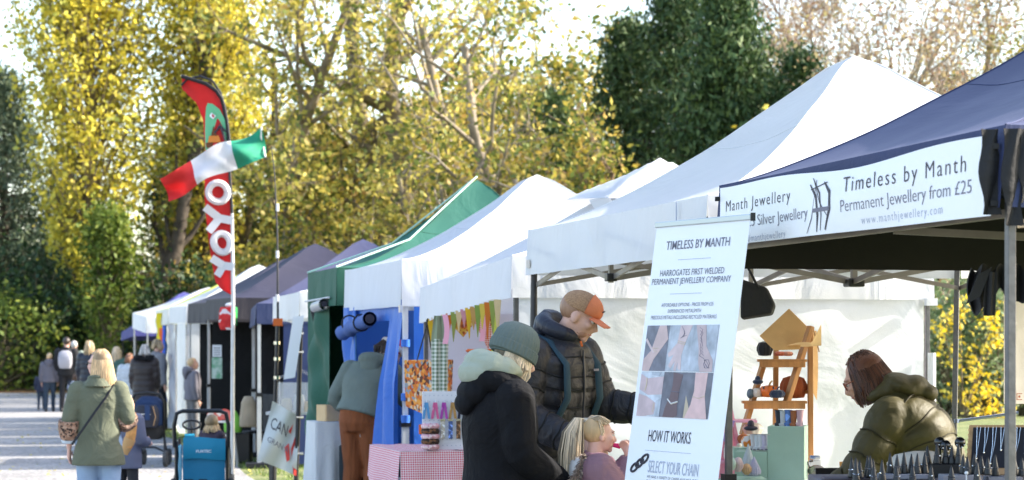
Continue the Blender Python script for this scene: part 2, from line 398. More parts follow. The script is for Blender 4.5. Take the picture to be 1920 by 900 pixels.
def tree(name, label, cat, px, z, H, r, mb, ml, leaf=.13, per=14, sig=.42, levels=3, kids=(7, 4, 4), ang=(.6, 1.1), up=.12, seed=1, lean=(0, 0), extra=0, first=.25, minr=0, group=None, elong=.6, droop=0, shrink=.55, limbn=5, twign=3, twigr=.012, tipdrop=0):
    rng = np.random.default_rng(seed); x = (px-960)/FPX*z
    root = empty(name, (x, z, 0), label=label, cat=cat, group=group)
    segs, tips = skeleton(rng, (0, 0, 0), (lean[0], lean[1], 1), H, r, levels, kids, ang, up, .16, shrink, first)
    segs = [(a, b, max(c, twigr), max(d, twigr*.7), lv) for a, b, c, d, lv in segs]
    big = [s for s in segs if s[4] == 0]; lim = [s for s in segs if s[4] == 1]; tw = [s for s in segs if s[4] > 1]
    prisms(big, 9, 'trunk', mb, root)
    if lim: prisms(lim, limbn, 'branches', mb, root)
    if tw: tag(prisms(tw, twign, 'twigs', mb, root), kind='stuff')
    T = np.array(tips)
    if sig and per > 3: sig = sig*.72; per = int(per*1.25)
    if tipdrop: T = T[rng.random(len(T)) > tipdrop]
    if per: leaves(rng, T, sig, per, leaf, elong, 'crown', ml, root, droop)
    return root
def leafmat(name, stops, vs=.35, trans=.35): return mat(name, stops[0][1], rough=.6, stops=stops, vscale=vs, island=True, trans=trans, spec=.3)
bark_dark = mat('bark_dark', (.07, .055, .04), rough=.9, var=.4, vscale=3, bump=.03, bscale=8)
bark_olive = mat('bark_olive', (.16, .13, .08), rough=.9, var=.4, vscale=2, bump=.03, bscale=8)
bark_pale = mat('bark_pale', (.24, .20, .15), rough=.85, var=.3, vscale=3, bump=.01, bscale=8)
twig_pink = mat('twig_pink', (.31, .255, .205), rough=.85, var=.3, vscale=1)
twig_brown = mat('twig_brown', (.22, .15, .11), rough=.85, var=.3, vscale=1)
L_yel = leafmat('leaves_yellow', [(.2, (.20, .21, .035)), (.42, (.52, .45, .05)), (.6, (.74, .60, .07)), (.8, (.48, .50, .10))])
L_aut = leafmat('leaves_autumn', [(.22, (.09, .12, .03)), (.4, (.26, .28, .06)), (.55, (.60, .48, .08)), (.68, (.64, .56, .16)), (.85, (.38, .22, .08))])
L_aut2 = leafmat('leaves_olive_gold', [(.22, (.06, .09, .022)), (.45, (.18, .22, .045)), (.62, (.52, .42, .07)), (.85, (.36, .20, .07))])
L_grn = leafmat('leaves_green', [(.2, (.05, .09, .015)), (.5, (.14, .20, .03)), (.75, (.30, .34, .06))])
L_dgr = leafmat('leaves_dark', [(.2, (.012, .035, .012)), (.5, (.03, .07, .022)), (.8, (.08, .12, .03))], trans=.15)
L_yew = leafmat('needles_yew', [(.2, (.022, .05, .02)), (.5, (.055, .105, .035)), (.8, (.14, .20, .07))], trans=.15)
L_blu = leafmat('needles_blue_green', [(.2, (.035, .06, .035)), (.5, (.08, .12, .07)), (.8, (.18, .22, .12))], trans=.15)
L_red = leafmat('leaves_rust', [(.2, (.26, .13, .08)), (.5, (.34, .26, .16)), (.8, (.52, .44, .20))])
L_brt = leafmat('leaves_bright_yellow', [(.2, (.60, .40, .02)), (.5, (.85, .62, .03)), (.8, (.85, .75, .2))])
L_shr = leafmat('leaves_shrub', [(.2, (.10, .16, .06)), (.5, (.22, .30, .14)), (.8, (.42, .46, .30))])

G = 'trees behind the market'
def columnar(name, label, px, z, H, rad, base, ml, mb, n, leaf, per, sig, seed, trunk=True, group=G, lean=0):
    rng = np.random.default_rng(seed); x = (px-960)/FPX*z
    root = empty(name, (x, z, 0), label=label, cat='tree', group=group)
    segs = [((0, 0, 0), (lean*.5, 0, H*.5), .30, .2), ((lean*.5, 0, H*.5), (lean, 0, H*.97), .2, .05)] if trunk else [((0, 0, 0), (0, 0, H*.9), .1, .02)]
    cen = []; lim = []
    for i in range(n):
        t = rng.random()**.85; h = base+(H-base)*t; a = rng.uniform(0, 2*PI)
        rr = rad*(math.sin(min(1, (1-t)*1.6+.12)*PI/2))*(.55+.45*min(1, t*5))
        p0 = np.array((lean*h/H, 0, h-.6)); L = rr*rng.uniform(.45, 1); p1 = p0+np.array((math.cos(a)*L, math.sin(a)*L, L*1.5+.4))
        lim.append((tuple(p0), tuple(p1), .035, .012))
        for q in (.55, .8, 1.0, 1.15): cen.append(p0+(p1-p0)*q)
    prisms(segs, 9, 'trunk', mb, root); prisms(lim, 4, 'branches', mb, root)
    leaves(rng, cen, sig, per, leaf, .6, 'crown', ml, root)
    return root
def conifer(name, label, px, z, H, rad, ml, n, leaf, per, seed, base=.5, droop=1.2, group=G, dens=1):
    rng = np.random.default_rng(seed); x = (px-960)/FPX*z
    root = empty(name, (x, z, 0), label=label, cat='tree', group=group)
    prisms([((0, 0, 0), (0, 0, H*.6), .28, .16), ((0, 0, H*.6), (0, 0, H), .16, .02)], 8, 'trunk', bark_dark, root)
    cen = []; lim = []
    for i in range(n):
        t = rng.random(); h = base+(H-base)*t; a = rng.uniform(0, 2*PI); rr = rad*((1-t)**.7)*rng.uniform(.55, 1.15)+.15
        p0 = np.array((0, 0, h)); p1 = np.array((math.cos(a)*rr, math.sin(a)*rr, h+rr*.25-rr*rr*.06))
        lim.append((tuple(p0), tuple(p1), .05, .012))
        for q in (.4, .6, .75, .9, 1): cen.append(p0+(p1-p0)*q+rng.normal(0, .12, 3)+np.array((0, 0, -.1*q)))
    tag(prisms(lim, 4, 'branches', bark_dark, root), kind='stuff')
    leaves(rng, cen, np.array((.28, .28, .2)), per, leaf, .35, 'crown', ml, root, droop)
    return root
def bush(name, label, px, z, rx, ry, h, ml, n, leaf, per, seed, group='shrubs at the edge of the wood', sig=.3, base=.1, cat='shrub'):
    rng = np.random.default_rng(seed); x = (px-960)/FPX*z
    root = empty(name, (x, z, 0), label=label, cat=cat, group=group)
    v = rng.normal(0, 1, (n, 3)); v /= np.linalg.norm(v, axis=1)[:, None]; v *= rng.uniform(.55, 1.05, n)[:, None]
    C = v*np.array((rx, ry, h*.52))+np.array((0, 0, h*.5)); C[:, 2] = np.maximum(C[:, 2], base)
    C[:, 0] *= 1+.18*np.sin(C[:, 2]*2+seed); lim = [((rng.normal(0, .15), rng.normal(0, .15), 0), tuple(c), .03, .01) for c in C[::3]]
    tag(prisms(lim, 4, 'branches', bark_olive, root), kind='stuff')
    leaves(rng, C, sig, per, leaf, .6, 'crown', ml, root)
    return root

# --- left
conifer('cedar_tree', 'dark blue green conifer at the far left edge of the wood', 8, 88, 12.3, 3.3, L_blu, 300, .10, 18, 11, base=1)
conifer('cedar_tree', 'dark conifer showing between the two golden poplars', 120, 92, 9.5, 3.0, L_blu, 150, .10, 16, 12, base=.5)
columnar('poplar_tree', 'tall golden poplar left of the red feather flag', 178, 80, 17, 2.6, 3.2, L_yel, bark_olive, 420, .10, 14, .26, 13, lean=-.3)
columnar('poplar_tree', 'second golden poplar behind the red feather flag', 385, 82, 18, 2.1, 4.5, L_yel, bark_dark, 330, .10, 14, .26, 14)
tree('ash_tree', 'dark trunked tree between the two golden poplars', 'tree', 268, 79, 13, .34, bark_dark, L_aut2, leaf=.10, per=7, levels=2, kids=(16, 6), ang=(.25, .55), up=.3, seed=21, shrink=.22, sig=.35, group=G)
columnar('young_poplar', 'short yellow green poplar in front of the golden ones', 205, 76, 6.2, .95, .8, L_grn, bark_olive, 90, .09, 16, .22, 15, trunk=False)
conifer('fir_tree', 'dark fir behind the short yellow green poplar', 330, 90, 10, 2.8, L_dgr, 140, .11, 16, 16, base=.5)
for i, (px, z, rx, h, ml, lb) in enumerate([(-10, 79, 2.6, 3.6, L_grn, 'green shrub at the far left edge of the gravel'), (85, 80, 2.4, 4.4, L_dgr, 'green shrub under the golden poplar'), (170, 81, 2.6, 3.2, L_dgr, 'dark shrub behind the walkers with the backpack'),
        (255, 80, 2.3, 3.6, L_dgr, 'dark shrub left of the violet canopy'), (340, 78, 2.2, 4.6, L_dgr, 'gold flecked shrub above the far canopies'), (30, 83, 3.2, 5.6, L_dgr, 'tall dark shrub below the far left conifer'), (430, 80, 2.5, 5.0, L_aut2, 'gold flecked shrub right of the feather flag pole')]):
    bush('shrub', lb, px, z, rx, 1.4, h, ml, 170, .10, 18, 30+i)
# --- middle: big autumn trees
K = dict(levels=3, group=G)
tree('autumn_tree', 'golden leaved tree right of the feather flag', 'tree', 520, 74, 14, .30, bark_pale, L_aut, leaf=.105, per=9, sig=.42, kids=(15, 5, 3), up=.06, seed=3, first=.12, shrink=.36, **K)
tree('autumn_tree', 'golden tree with a leaning dark trunk above the green stall', 'tree', 718, 76, 17, .42, bark_olive, L_aut, leaf=.105, per=7, sig=.42, kids=(16, 5, 3), up=.06, seed=4, first=.1, shrink=.32, lean=(-.03, 0), tipdrop=.25, **K)
tree('autumn_tree', 'golden tree with a straight grey green trunk above the white stall', 'tree', 792, 72, 17, .46, bark_olive, L_aut, leaf=.105, per=7, sig=.42, kids=(16, 5, 3), up=.05, seed=5, first=.1, shrink=.32, tipdrop=.2, **K)
tree('autumn_tree', 'pale branched tree with thin yellow leaves in the middle of the wood', 'tree', 640, 68, 9.5, .2, bark_pale, L_aut, leaf=.095, per=9, sig=.36, kids=(13, 5, 3), up=.05, seed=6, first=.1, shrink=.36, **K)
tree('autumn_tree', 'spreading pale branched tree above the middle white stall', 'tree', 900, 66, 11.5, .26, bark_pale, L_aut, leaf=.095, per=7, sig=.4, kids=(14, 5, 3), up=.04, seed=7, first=.12, shrink=.38, **K)
tree('autumn_tree', 'tangled bare branched tree left of the dark yew', 'tree', 1075, 65, 11, .26, bark_pale, L_aut2, leaf=.09, per=5, sig=.4, kids=(15, 6, 4), up=.02, seed=8, first=.1, shrink=.38, tipdrop=.35, **K)
tree('autumn_tree', 'low golden tree behind the grey and navy stalls', 'tree', 560, 70, 6.5, .15, bark_pale, L_aut2, leaf=.095, per=10, sig=.35, kids=(12, 5, 3), up=.04, seed=9, first=.08, shrink=.4, **K)
tree('autumn_tree', 'low golden tree with pale forked stems above the green stall', 'tree', 800, 66, 6.8, .15, bark_pale, L_aut, leaf=.095, per=8, sig=.35, kids=(12, 5, 3), up=.04, seed=10, first=.08, shrink=.4, **K)
tree('autumn_tree', 'low gold flecked tree right of the green stall peak', 'tree', 1010, 62, 6.6, .13, twig_pink, L_aut2, leaf=.09, per=6, sig=.35, kids=(14, 6, 4), up=.03, seed=17, first=.08, shrink=.4, tipdrop=.3, **K)
tree('autumn_tree', 'low tree with reddish stems above the vented white stall', 'tree', 1150, 60, 6.4, .13, twig_brown, L_aut2, leaf=.09, per=5, sig=.35, kids=(14, 6, 4), up=.03, seed=18, first=.08, shrink=.4, tipdrop=.3, **K)
tree('autumn_tree', 'golden tree filling the wood behind the feather flag tip', 'tree', 440, 86, 15, .26, bark_pale, L_yel, leaf=.11, per=10, sig=.5, kids=(15, 5, 3), up=.08, seed=19, first=.15, shrink=.34, **K)
# --- evergreens
for i, (px, z, H, sd, ml) in enumerate([(470, 88, 13, 101, L_aut2), (590, 90, 12.5, 102, L_aut2), (660, 86, 9.5, 103, L_aut2), (860, 86, 12.5, 104, L_aut2), (950, 88, 13, 105, L_aut), (1030, 86, 12.5, 106, L_aut2), (1120, 84, 12, 107, L_aut2), (330, 92, 14, 108, L_aut), (730, 84, 8.5, 109, L_aut)]):
    lb = ['right of the feather flag tip', 'above the grey stall peaks', 'low above the navy stall', 'right of the straight grey green trunk', 'above the middle white stall', 'over the tangled bare branches', 'against the dark yew', 'behind the second poplar', 'low between the two tall trunks'][i]
    tree('backing_tree', 'gold tree in the rear of the wood, '+lb, 'tree', px, z, H, .22, bark_olive, ml, leaf=.12, per=9, sig=.6, levels=3, kids=(17, 5, 3), up=.05, seed=sd, first=.08, shrink=.34, group='rear rank of trees', twigr=.014, tipdrop=.15)
for i, (px, z, H, rd) in enumerate([(560, 94, 10.5, 3.2), (880, 94, 12.5, 3.2), (1000, 93, 12, 3.4), (700, 95, 8, 3.2)]):
    conifer('evergreen_tree', 'dark evergreen far back, '+['behind the grey stall peaks', 'behind the middle white stall', 'behind the pale spreading tree', 'low between the two tall trunks'][i], px, z, H, rd, L_dgr, 170, .13, 14, 140+i, base=.5, group='rear rank of evergreens')
for i, (px, z, H, rd, n) in enumerate([(1275, 76, 15, 2.9, 420), (1365, 64, 11.6, 2.6, 380), (1180, 78, 12.8, 2.8, 300), (1040, 84, 11, 3.0, 200)]):
    conifer('yew_tree', ['broad dark yew left of the big white peak', 'dark yew just left of the small fir', 'dark evergreen behind the tangled bare branches', 'dark evergreen behind the pale branched trees'][i], px, z, H, rd, L_yew, n, .11, 17, 40+i, base=1)
conifer('fir_tree', 'small dark fir behind the slope of the big white peak', 1505, 63, 9.9, 1.7, L_dgr, 260, .08, 16, 50, base=1)
conifer('fir_tree', 'dark fir standing between the yew and the small fir', 1440, 66, 9.6, 1.7, L_yew, 240, .085, 16, 51, base=1)
bush('beech_branch_shrub', 'bright yellow bush against the dark yew', 1418, 60, .5, .5, 8.3, L_brt, 5, .11, 30, 52, sig=.24)
# --- right: bare trees
for i, (px, z, H, lb, mb, ml, per, sd) in enumerate([(1655, 70, 11.8, 'bare rust twigged tree behind the big white peak', twig_pink, L_red, 2, 61), (1745, 64, 10.5, 'bare pinkish tree right of the big white peak', twig_pink, L_red, 2, 62), (1880, 66, 10.8, 'pale bare tree at the far right above the navy roof', twig_pink, L_aut2, 2, 63), (1590, 76, 12.2, 'tall thin bare tree between the small fir and the white peak', twig_brown, L_red, 2, 64), (1700, 74, 11.6, 'brown bare tree directly behind the big white peak', twig_brown, L_red, 2, 65), (1815, 70, 11.2, 'dense pinkish bare tree above the navy roof slope', twig_pink, L_aut2, 2, 66), (1940, 70, 11, 'bare tree half out of the frame on the right', twig_brown, L_red, 2, 67)]):
    tree('bare_tree', lb, 'tree', px, z, H, .18, mb, ml, leaf=.06, per=per, sig=.3, levels=4, kids=(19, 7, 4, 3), ang=(.3, .75), up=.13, seed=sd, first=.04, shrink=.40, group='bare trees on the right', twigr=.011, twign=3)
for i, (px, z, rx, h, n) in enumerate([(1500, 74, 3.2, 6, 120), (1620, 76, 3.2, 6.2, 120), (1760, 75, 3.2, 6, 120), (1900, 76, 3.2, 6.2, 120)]):
    bush('thicket', 'brown thicket of twigs under the bare trees, %s' % ['beside the small fir', 'behind the big white peak', 'between the white peak and the navy roof', 'at the far right'][i], px, z, rx, 1.3, h, leafmat('thicket_%d' % i, [(.2, (.10, .07, .04)), (.5, (.24, .17, .10)), (.8, (.34, .28, .16))]), n, .08, 20, 70+i, sig=.35)
# --- shrub with yellow leaves and lawn shrubs seen through the right opening
for i, (px, z, rx, h, ml, n, lb, nm) in enumerate([(1700, 52, 1.0, 3.3, L_shr, 90, 'grey green shrub behind the white side wall', 'shrub'), (1790, 51, 1.0, 3.5, L_shr, 130, 'grey green shrub left of the leaning back pole', 'shrub'), (1850, 50.5, .9, 3.4, L_shr, 120, 'leafy shrub right of the leaning back pole', 'shrub'), (1930, 51, 1.0, 3.4, L_shr, 100, 'grey green shrub behind the cream wall', 'shrub')]):
    bush(nm, lb, px, z, rx, .8, h, ml, n, .065, 22, 80+i, group='shrubs beyond the lawn', sig=.2)
for i, (px, py) in enumerate([(1800, 590), (1860, 600), (1835, 690), (1862, 640), (1810, 740), (1850, 735), (1790, 670), (1870, 780), (1768, 610), (1845, 770)]):
    z = 49.3; p = at(px, py, z); rng = np.random.default_rng(90+i)
    if i == 0: ys = empty('flowering_shrub', (p.x, z, 0), label='shrub turned bright yellow seen through the open side of the stall', cat='shrub'); yb = p.x; cc = []
    cc.append((p.x-yb, 0, p.z))
tag(prisms([((.1, .2, 0), (c[0], c[1], c[2]), .03, .01) for c in cc], 4, 'branches', bark_olive, ys), kind='stuff')
leaves(np.random.default_rng(91), cc, .19, 75, .06, .6, 'crown', L_brt, ys)
# --- far wood that closes the view behind everything
rng = np.random.default_rng(99)
fx = rng.uniform(-26, 26, 2300); hmax = 4.6+1.6*np.sin(fx*.5)+np.where((fx > -12) & (fx < 5), 2.8, 0)
cen = np.stack([fx, rng.uniform(94, 98, 2300), rng.random(2300)*hmax+.2], 1)
M['farwood'] = leafmat('far_wood', [(.2, (.015, .03, .012)), (.5, (.05, .075, .02)), (.8, (.16, .17, .04))], vs=.15)
fw = leaves(rng, cen, .7, 22, .19, .7, 'distant_wood', M['farwood'], None)
tag(fw, 'dense dark wood closing the view behind the separate trees', 'wood', kind='stuff')

rng = np.random.default_rng(5); n = 2600
gx = np.concatenate([rng.uniform(-16, -4, 1500), rng.uniform(-9, -3, 1100)]); gy = np.concatenate([77-np.abs(rng.normal(0, 5, 1500)), rng.uniform(27, 60, 1100)])
P = np.stack([gx, gy, np.full(n, .02)], 1); a = rng.uniform(0, 2*PI, n); s_ = rng.uniform(.015, .035, n)[:, None]
u = np.stack([np.cos(a), np.sin(a), rng.normal(0, .25, n)], 1)*s_; v = np.stack([-np.sin(a), np.cos(a), rng.normal(0, .25, n)], 1)*s_*.7
fl_ = npmesh('fallen_leaves', np.stack([P-u, P-v, P+u, P+v], 1).reshape(-1, 3), np.arange(n*4).reshape(-1, 4), L_aut)
tag(fl_, 'yellow and brown leaves fallen on the gravel path', 'leaves', kind='stuff')
# ================================================================ market stalls (pop-up canopies)
def roof_fn(w, d, e0, e1, pk, ex, px=.5, py=.5, rip=.008, sd=0, sag=.05):
    def fn(u, v):
        a, b = 2*u-1, 2*v-1; m = max(abs(a), abs(b)); t = 1-m
        e = e0+(e1-e0)*v
        z = e+(pk-e)*(t**ex)
        o = min(abs(a), abs(b))/max(m, 1e-3)
        z -= sag*math.sin(PI*min(1, t*1.0))*(1-o*o)
        z += rip*math.sin(u*31+v*17+sd)*math.sin(v*23-u*9)*t
        z -= .05*math.exp(-(m/.055)**2)*(pk-e)
        x = u*d; y = v*w
        x += (px-.5)*d*t; y += (py-.5)*w*t
        return (x, y, z)
    return fn
def roof_mesh(fn, n):
    mb = MB(); vs = [fn(i/n, j/n) for j in range(n+1) for i in range(n+1)]; fs = []; h = n//2
    for j in range(n):
        for i in range(n):
            a = j*(n+1)+i; b, c, d = a+1, a+n+2, a+n+1
            if (i < h) == (j < h): fs += [(a, b, c), (a, c, d)]
            else: fs += [(a, b, d), (b, c, d)]
    return mb.add(vs, fs)
def valance_fn(p0, p1, top0, top1, h, bow=.0, wav=.008, sd=0, scallop=0):
    p0, p1 = Vector(p0), Vector(p1); d = (p1-p0).normalized(); n = Vector((d.y, -d.x, 0))
    def fn(u, v):
        p = p0.lerp(p1, u); q = p+n*(bow*v+wav*math.sin(u*19+sd)*v+wav*.6*math.sin(u*43+sd*2)*v*v)
        z = top0+(top1-top0)*u-h*v
        if scallop and v > .99: z += scallop*abs(math.sin(u*PI*9))
        return (q.x, q.y, z)
    return fn
def wall_fn(p0, p1, z0, z1, wr=.02, sd=0, nx=0):
    p0, p1 = Vector(p0), Vector(p1); d = (p1-p0).normalized(); n = Vector((d.y, -d.x, 0)); r = random.Random(sd); ph = [r.uniform(0, 6) for _ in range(6)]
    def fn(u, v):
        p = p0.lerp(p1, u); f = math.sin(PI*u)**.5 if 0 < u < 1 else 0
        q = p+n*wr*f*(math.sin(u*7+v*5+ph[0])+.6*math.sin(u*15-v*9+ph[1])+.4*math.sin(v*23+u*11+ph[2]))
        return (q.x, q.y, z1+(z0-z1)*v)
    return fn
def scissor(root, a, b, z, h, m, drop=.0):
    """two crossing pairs of truss bars along one side, with hubs"""
    a, b = Vector(a), Vector(b); d = (b-a); n = Vector((d.y, -d.x, 0)).normalized()*.014; mid = (a+b)/2
    T = Vector((0, 0, z)); B = Vector((0, 0, z-h))
    for s, (p, q) in enumerate([(a, mid), (mid, b)]):
        MB().bar(p+T+n, q+B+n, .014, .028).build('truss_bar', m, root, False)
        MB().bar(p+B-n, q+T-n, .014, .028).build('truss_bar', m, root, False)
        c = (p+q)/2+Vector((0, 0, z-h/2)); MB().box(c, (.03, .03, .03)).build('truss_joint', M['black_plastic'], root, False)
    MB().bar(mid+B-Vector((0, 0, .03)), mid+T+Vector((0, 0, .02)), .025).build('truss_post', m, root, False)
    MB().box(mid+B, (.06, .06, .045)).build('truss_hub', M['black_plastic'], root, False, bevel=.006)
def stall(label, z, w, d=3.0, e0=2.33, e1=2.33, pk=3.3, vh=.28, sh=0, a=ROW, X=None, roof='white_roof', val='white_val', ex=1.35, legs='steel', legr=.02, valh=None, walls=(), truss=(), px=.5, py=.5, inner=None, scallop=0, legset=(0, 1, 2, 3), seed=0, sag=.05, feet=False, lean=(0, 0), valsides=(0, 1, 2, 3), legtop=0):
    x = row_x(z, sh) if X is None else X
    root = empty('market_stall', (x, z, 0), a, label, 'market stall', 'market stalls in a row beside the gravel path')
    n = 40 if z < 24 else 20
    roof_mesh(roof_fn(w, d, e0, e1, pk, ex, px, py, sd=seed, sag=sag), n).build('roof', M[roof], root)
    if z < 24 and not hasattr(root, 'x'):
        f0 = roof_fn(w, d, e0, e1, pk, ex, px, py, sd=seed, sag=sag)
        for su, sv in ((0, 0), (1, 0), (0, 1), (1, 1)):
            MB().tube([Vector(f0(.5+(su-.5)*q, .5+(sv-.5)*q))+Vector((0, 0, .001)) for q in [.04+.96*i/24 for i in range(25)]], .004, 5).build('hip_seam', M[val], root)
        for q in (.42,):
            pts = [(.5+q/2*a, .5+q/2*b) for a, b in [(-1+2*i/12, -1) for i in range(12)]+[(1, -1+2*i/12) for i in range(12)]+[(1-2*i/12, 1) for i in range(12)]+[(-1, 1-2*i/12) for i in range(13)]]
            MB().tube([Vector(f0(*p))+Vector((0, 0, .001)) for p in pts], .0025, 4).build('panel_seam', M[val], root)
    if inner:
        f = roof_fn(w, d, e0, e1, pk, ex, px, py, sd=seed, sag=sag)
        roof_mesh(lambda u, v: (lambda p: (p[0], p[1], p[2]-.012))(f(.003+.994*u, .003+.994*v)), n).build('roof_lining', M[inner], root)
    cs = [((0, w), (0, 0), e1, e0), ((0, 0), (d, 0), e0, e0), ((d, 0), (d, w), e0, e1), ((d, w), (0, w), e1, e1)]
    for i, (p, q, t0, t1) in enumerate(cs):
        if i not in valsides: continue
        MB().grid(valance_fn((*p, 0), (*q, 0), t0, t1, vh, bow=.012, sd=seed+i, scallop=scallop), 40, 6).build('valance', M[val], root)
    for i, (lx, ly) in enumerate([(0, 0), (d, 0), (0, w), (d, w)]):
        if i not in legset: continue
        e = e0+(e1-e0)*ly/w; ix = lx+(.035 if lx == 0 else -.035); iy = ly+(.035 if ly == 0 else -.035)
        dx, dy = lean
        mb = MB().bar((ix+dx, iy+dy, 0), (ix+dx*.35, iy+dy*.35, .95), legr*2).bar((ix+dx*.4, iy+dy*.4, .9), (ix, iy, e-.03), legr*1.55)
        lg = mb.build('leg', M[legs], root, False, bevel=.003)
        MB().box((ix+dx*.35, iy+dy*.35, .96), (legr*3, legr*3, .05)).build('leg_slider', M['black_plastic'], lg, False)
        if feet: MB().box((ix, iy, .04), (.34, .30, .07)).build('weight_plate', M['darksteel'], root, False, bevel=.01)
        else: MB().box((ix+dx, iy+dy, .006), (.1, .1, .01)).build('foot_plate', M['steel'], root, False)
    for k, (nm, p, q, z0, z1, mm, wr) in enumerate(walls):
        MB().grid(wall_fn((*p, 0), (*q, 0), z0, z1, wr, seed*7+k), 50 if z < 24 else 20, 30 if z < 24 else 12).build(nm, M[mm], root)
    pts = [(.03, .03), (d-.03, .03), (d-.03, w-.03), (.03, w-.03)]
    for i in truss: scissor(root, (*pts[i], 0), (*pts[(i+1) % 4], 0), min(e0, e1)-.1, .25, M['bronze'])
    return root

# navy stall nearest the camera
wA = 3.01
A = stall('navy canopy stall with a dark lining at the right, wearing the long jewellery banner', 7.85, wA, e0=2.375, e1=2.365, pk=3.22, vh=.29, roof='navy_roof', val='navy_val', inner='under', ex=1.32, seed=1, legset=(0, 2, 3), sag=.05)
MB().grid(valance_fn((.05, wA-.02, 0), (2.96, wA-.02, 0), 2.33, 2.33, .36, sd=4), 20, 3).build('inner_valance', M['under'], A)
for i, (sx, sy, h) in enumerate([(.02, -.012, .34), (-.045, .03, .30), (.08, -.012, .26)]):
    MB().sheet(lambda u, v, sx=sx, sy=sy, h=h: (sx-.035+.07*u+.008*math.sin(v*9+u*4), sy+.01*math.sin(u*6+v*5), 2.36-h*v), 6, 10, .004, (0, -1, 0)).build('corner_flap', M['black_cloth'], A)
MB().bar((.06, .035, 2.07), (.06, wA-.035, 2.07), .02, .03).build('eave_bar', M['bronze'], A, False)
MB().bar((.06, .05, 2.03), (2.9, 1.6, 2.28), .02, .03).build('roof_strut', M['bronze'], A, False)
MB().bar((.06, 1.1, 2.06), (1.5, .5, 1.97), .02, .03).build('roof_strut', M['bronze'], A, False)
# big white stall
B = stall('large white stall with the highest peak, open sided with bronze trusses inside', 10.93, 3.5, e0=2.335, e1=2.335, pk=3.33, seed=2, ex=1.42, vh=.285, truss=(0, 1, 2, 3), sag=.04, legset=(0, 1, 2, 3), val='white_val', legr=.022, lean=(-.05, .03))
mc = Vector((1.5, 1.75, 0))
MB().bar(mc+Vector((0, 0, 1.95)), mc+Vector((0, 0, 3.2)), .032).build('centre_mast', M['bronze'], B, False)
MB().box(mc+Vector((0, 0, 1.965)), (.10, .10, .05)).build('mast_hub', M['black_plastic'], B, False, bevel=.01)
MB().box(mc+Vector((0, 0, 2.22)), (.08, .08, .05)).build('mast_hub', M['black_plastic'], B, False, bevel=.01)
for sx_, sy_ in ((.05, 1.75), (2.95, 1.75), (1.5, .05), (1.5, 3.45)):
    m_ = Vector((sx_, sy_, 0)); n_ = (m_-mc).normalized().cross(Vector((0, 0, 1)))*.016
    MB().bar(mc+n_+Vector((0, 0, 1.965)), m_+n_+Vector((0, 0, 2.22)), .014, .03).build('truss_bar', M['bronze'], B, False)
    MB().bar(mc-n_+Vector((0, 0, 2.22)), m_-n_+Vector((0, 0, 1.98)), .014, .03).build('truss_bar', M['bronze'], B, False)
    MB().box((mc+m_)/2+Vector((0, 0, 2.10)), (.045, .045, .03)).build('truss_joint', M['black_plastic'], B, False)
MB().box((-.02, 3.42, 2.12), (.004, .08, .05)).build('maker_patch', M['cream'], B, False)
MB().box((-.022, .42, 2.245), (.004, .012, .17)).build('seam_strip', M['ink3'], B, False)
MB().tube([(.03, 3.46, 2.07), (.03, 3.46, 1.3)], .021, 10).build('leg_sleeve', M['darksteel'], B)
# vented white stall with a sloping front
C = stall('white stall with a vented cap on its roof and white side walls, hung with bunting', 14.72, 2.95, e0=2.19, e1=2.05, pk=2.93, vh=.275, seed=3, ex=1.2, legset=(0, 1, 2, 3), py=.5,
          walls=[('side_wall', (.05, .015), (2.93, .015), .35, 1.93, 'white_wall', .016), ('back_wall', (2.93, .05), (2.93, 2.9), .02, 1.9, 'lav_wall', .02), ('far_wall', (2.9, 2.93), (.02, 2.93), .02, 1.85, 'lav_wall', .02)])
MB().grid(lambda u, v: (.92+1.15*u, .87+1.2*v, 2.64+.345*(1-max(abs(2*u-1), abs(2*v-1)))**.9+.07*max(0, .3-u)*3.3*v), 16, 16).build('vent_cap', M['white_roof'], C)
MB().grid(lambda u, v: (.93+.06*v, .9+.5*u, 2.66-.10*v), 8, 4).build('vent_flap', M['white_val'], C)
MB().tube([(2.97, -.03, 1.55), (2.97, -.03, 0.1)], .03, 8).build('wall_roll', M['white_val'], C)
for zz in (1.12, 1.9): MB().box((2.96, -.035, zz), (.08, .05, .05)).build('wall_tie', M['white_val'], C, False)
# white and blue stall
D = stall('stall with a white roof over royal blue walls and a rolled up doorway', 18.3, 2.72, e0=2.3, e1=2.3, pk=3.17, vh=.38, seed=4, ex=1.5, legs='whitesteel', legr=.028,
          walls=[('side_wall', (.1, 0.0), (2.9, 0.0), .02, 1.93, 'blue_wall', .02), ('back_wall', (2.95, .05), (2.95, 2.7), .02, 1.93, 'blue_wall', .02), ('far_wall', (2.9, 2.68), (.1, 2.68), .02, 1.93, 'blue_wall', .03),
                 ('door_panel', (-.005, 2.72), (-.005, 2.12), .02, 1.95, 'blue_wall', .03)])
MB().grid(lambda u, v: (.02-(.05*math.sin(u*12+v*3)+.05)*min(1, v*3)*.8, .05+(1.02*u)*(.50+.50*min(1, v*1.4)), 1.93-1.9*v), 24, 30).build('door_curtain', M['blue_wall'], D)
MB().grid(lambda u, v: (.03+.008*math.sin(u*8), .05+2.62*u, 1.98-.17*v), 30, 3).build('door_header', M['blue_wall'], D)
rl = MB().tube([(-.09+.012*math.sin(i*2.1), .95+.16*i, 1.83-.013*i+.012*math.sin(i*3)) for i in range(10)], [.062+.008*math.sin(i*2.5) for i in range(10)], 14, cap=False).build('rolled_door', M['blue_dark'], D)
MB().tube([(-.09, .945, 1.83), (-.09, 1.0, 1.83)], .04, 12).build('roll_core', M['ink'], rl)
for yy in (1.35, 1.95): MB().tube([(-.09+.072*math.cos(t), yy+.01*math.sin(t), 1.8+.072*math.sin(t)) for t in [i*PI/6 for i in range(13)]], .008, 5).build('roll_tie', M['black_cloth'], D)
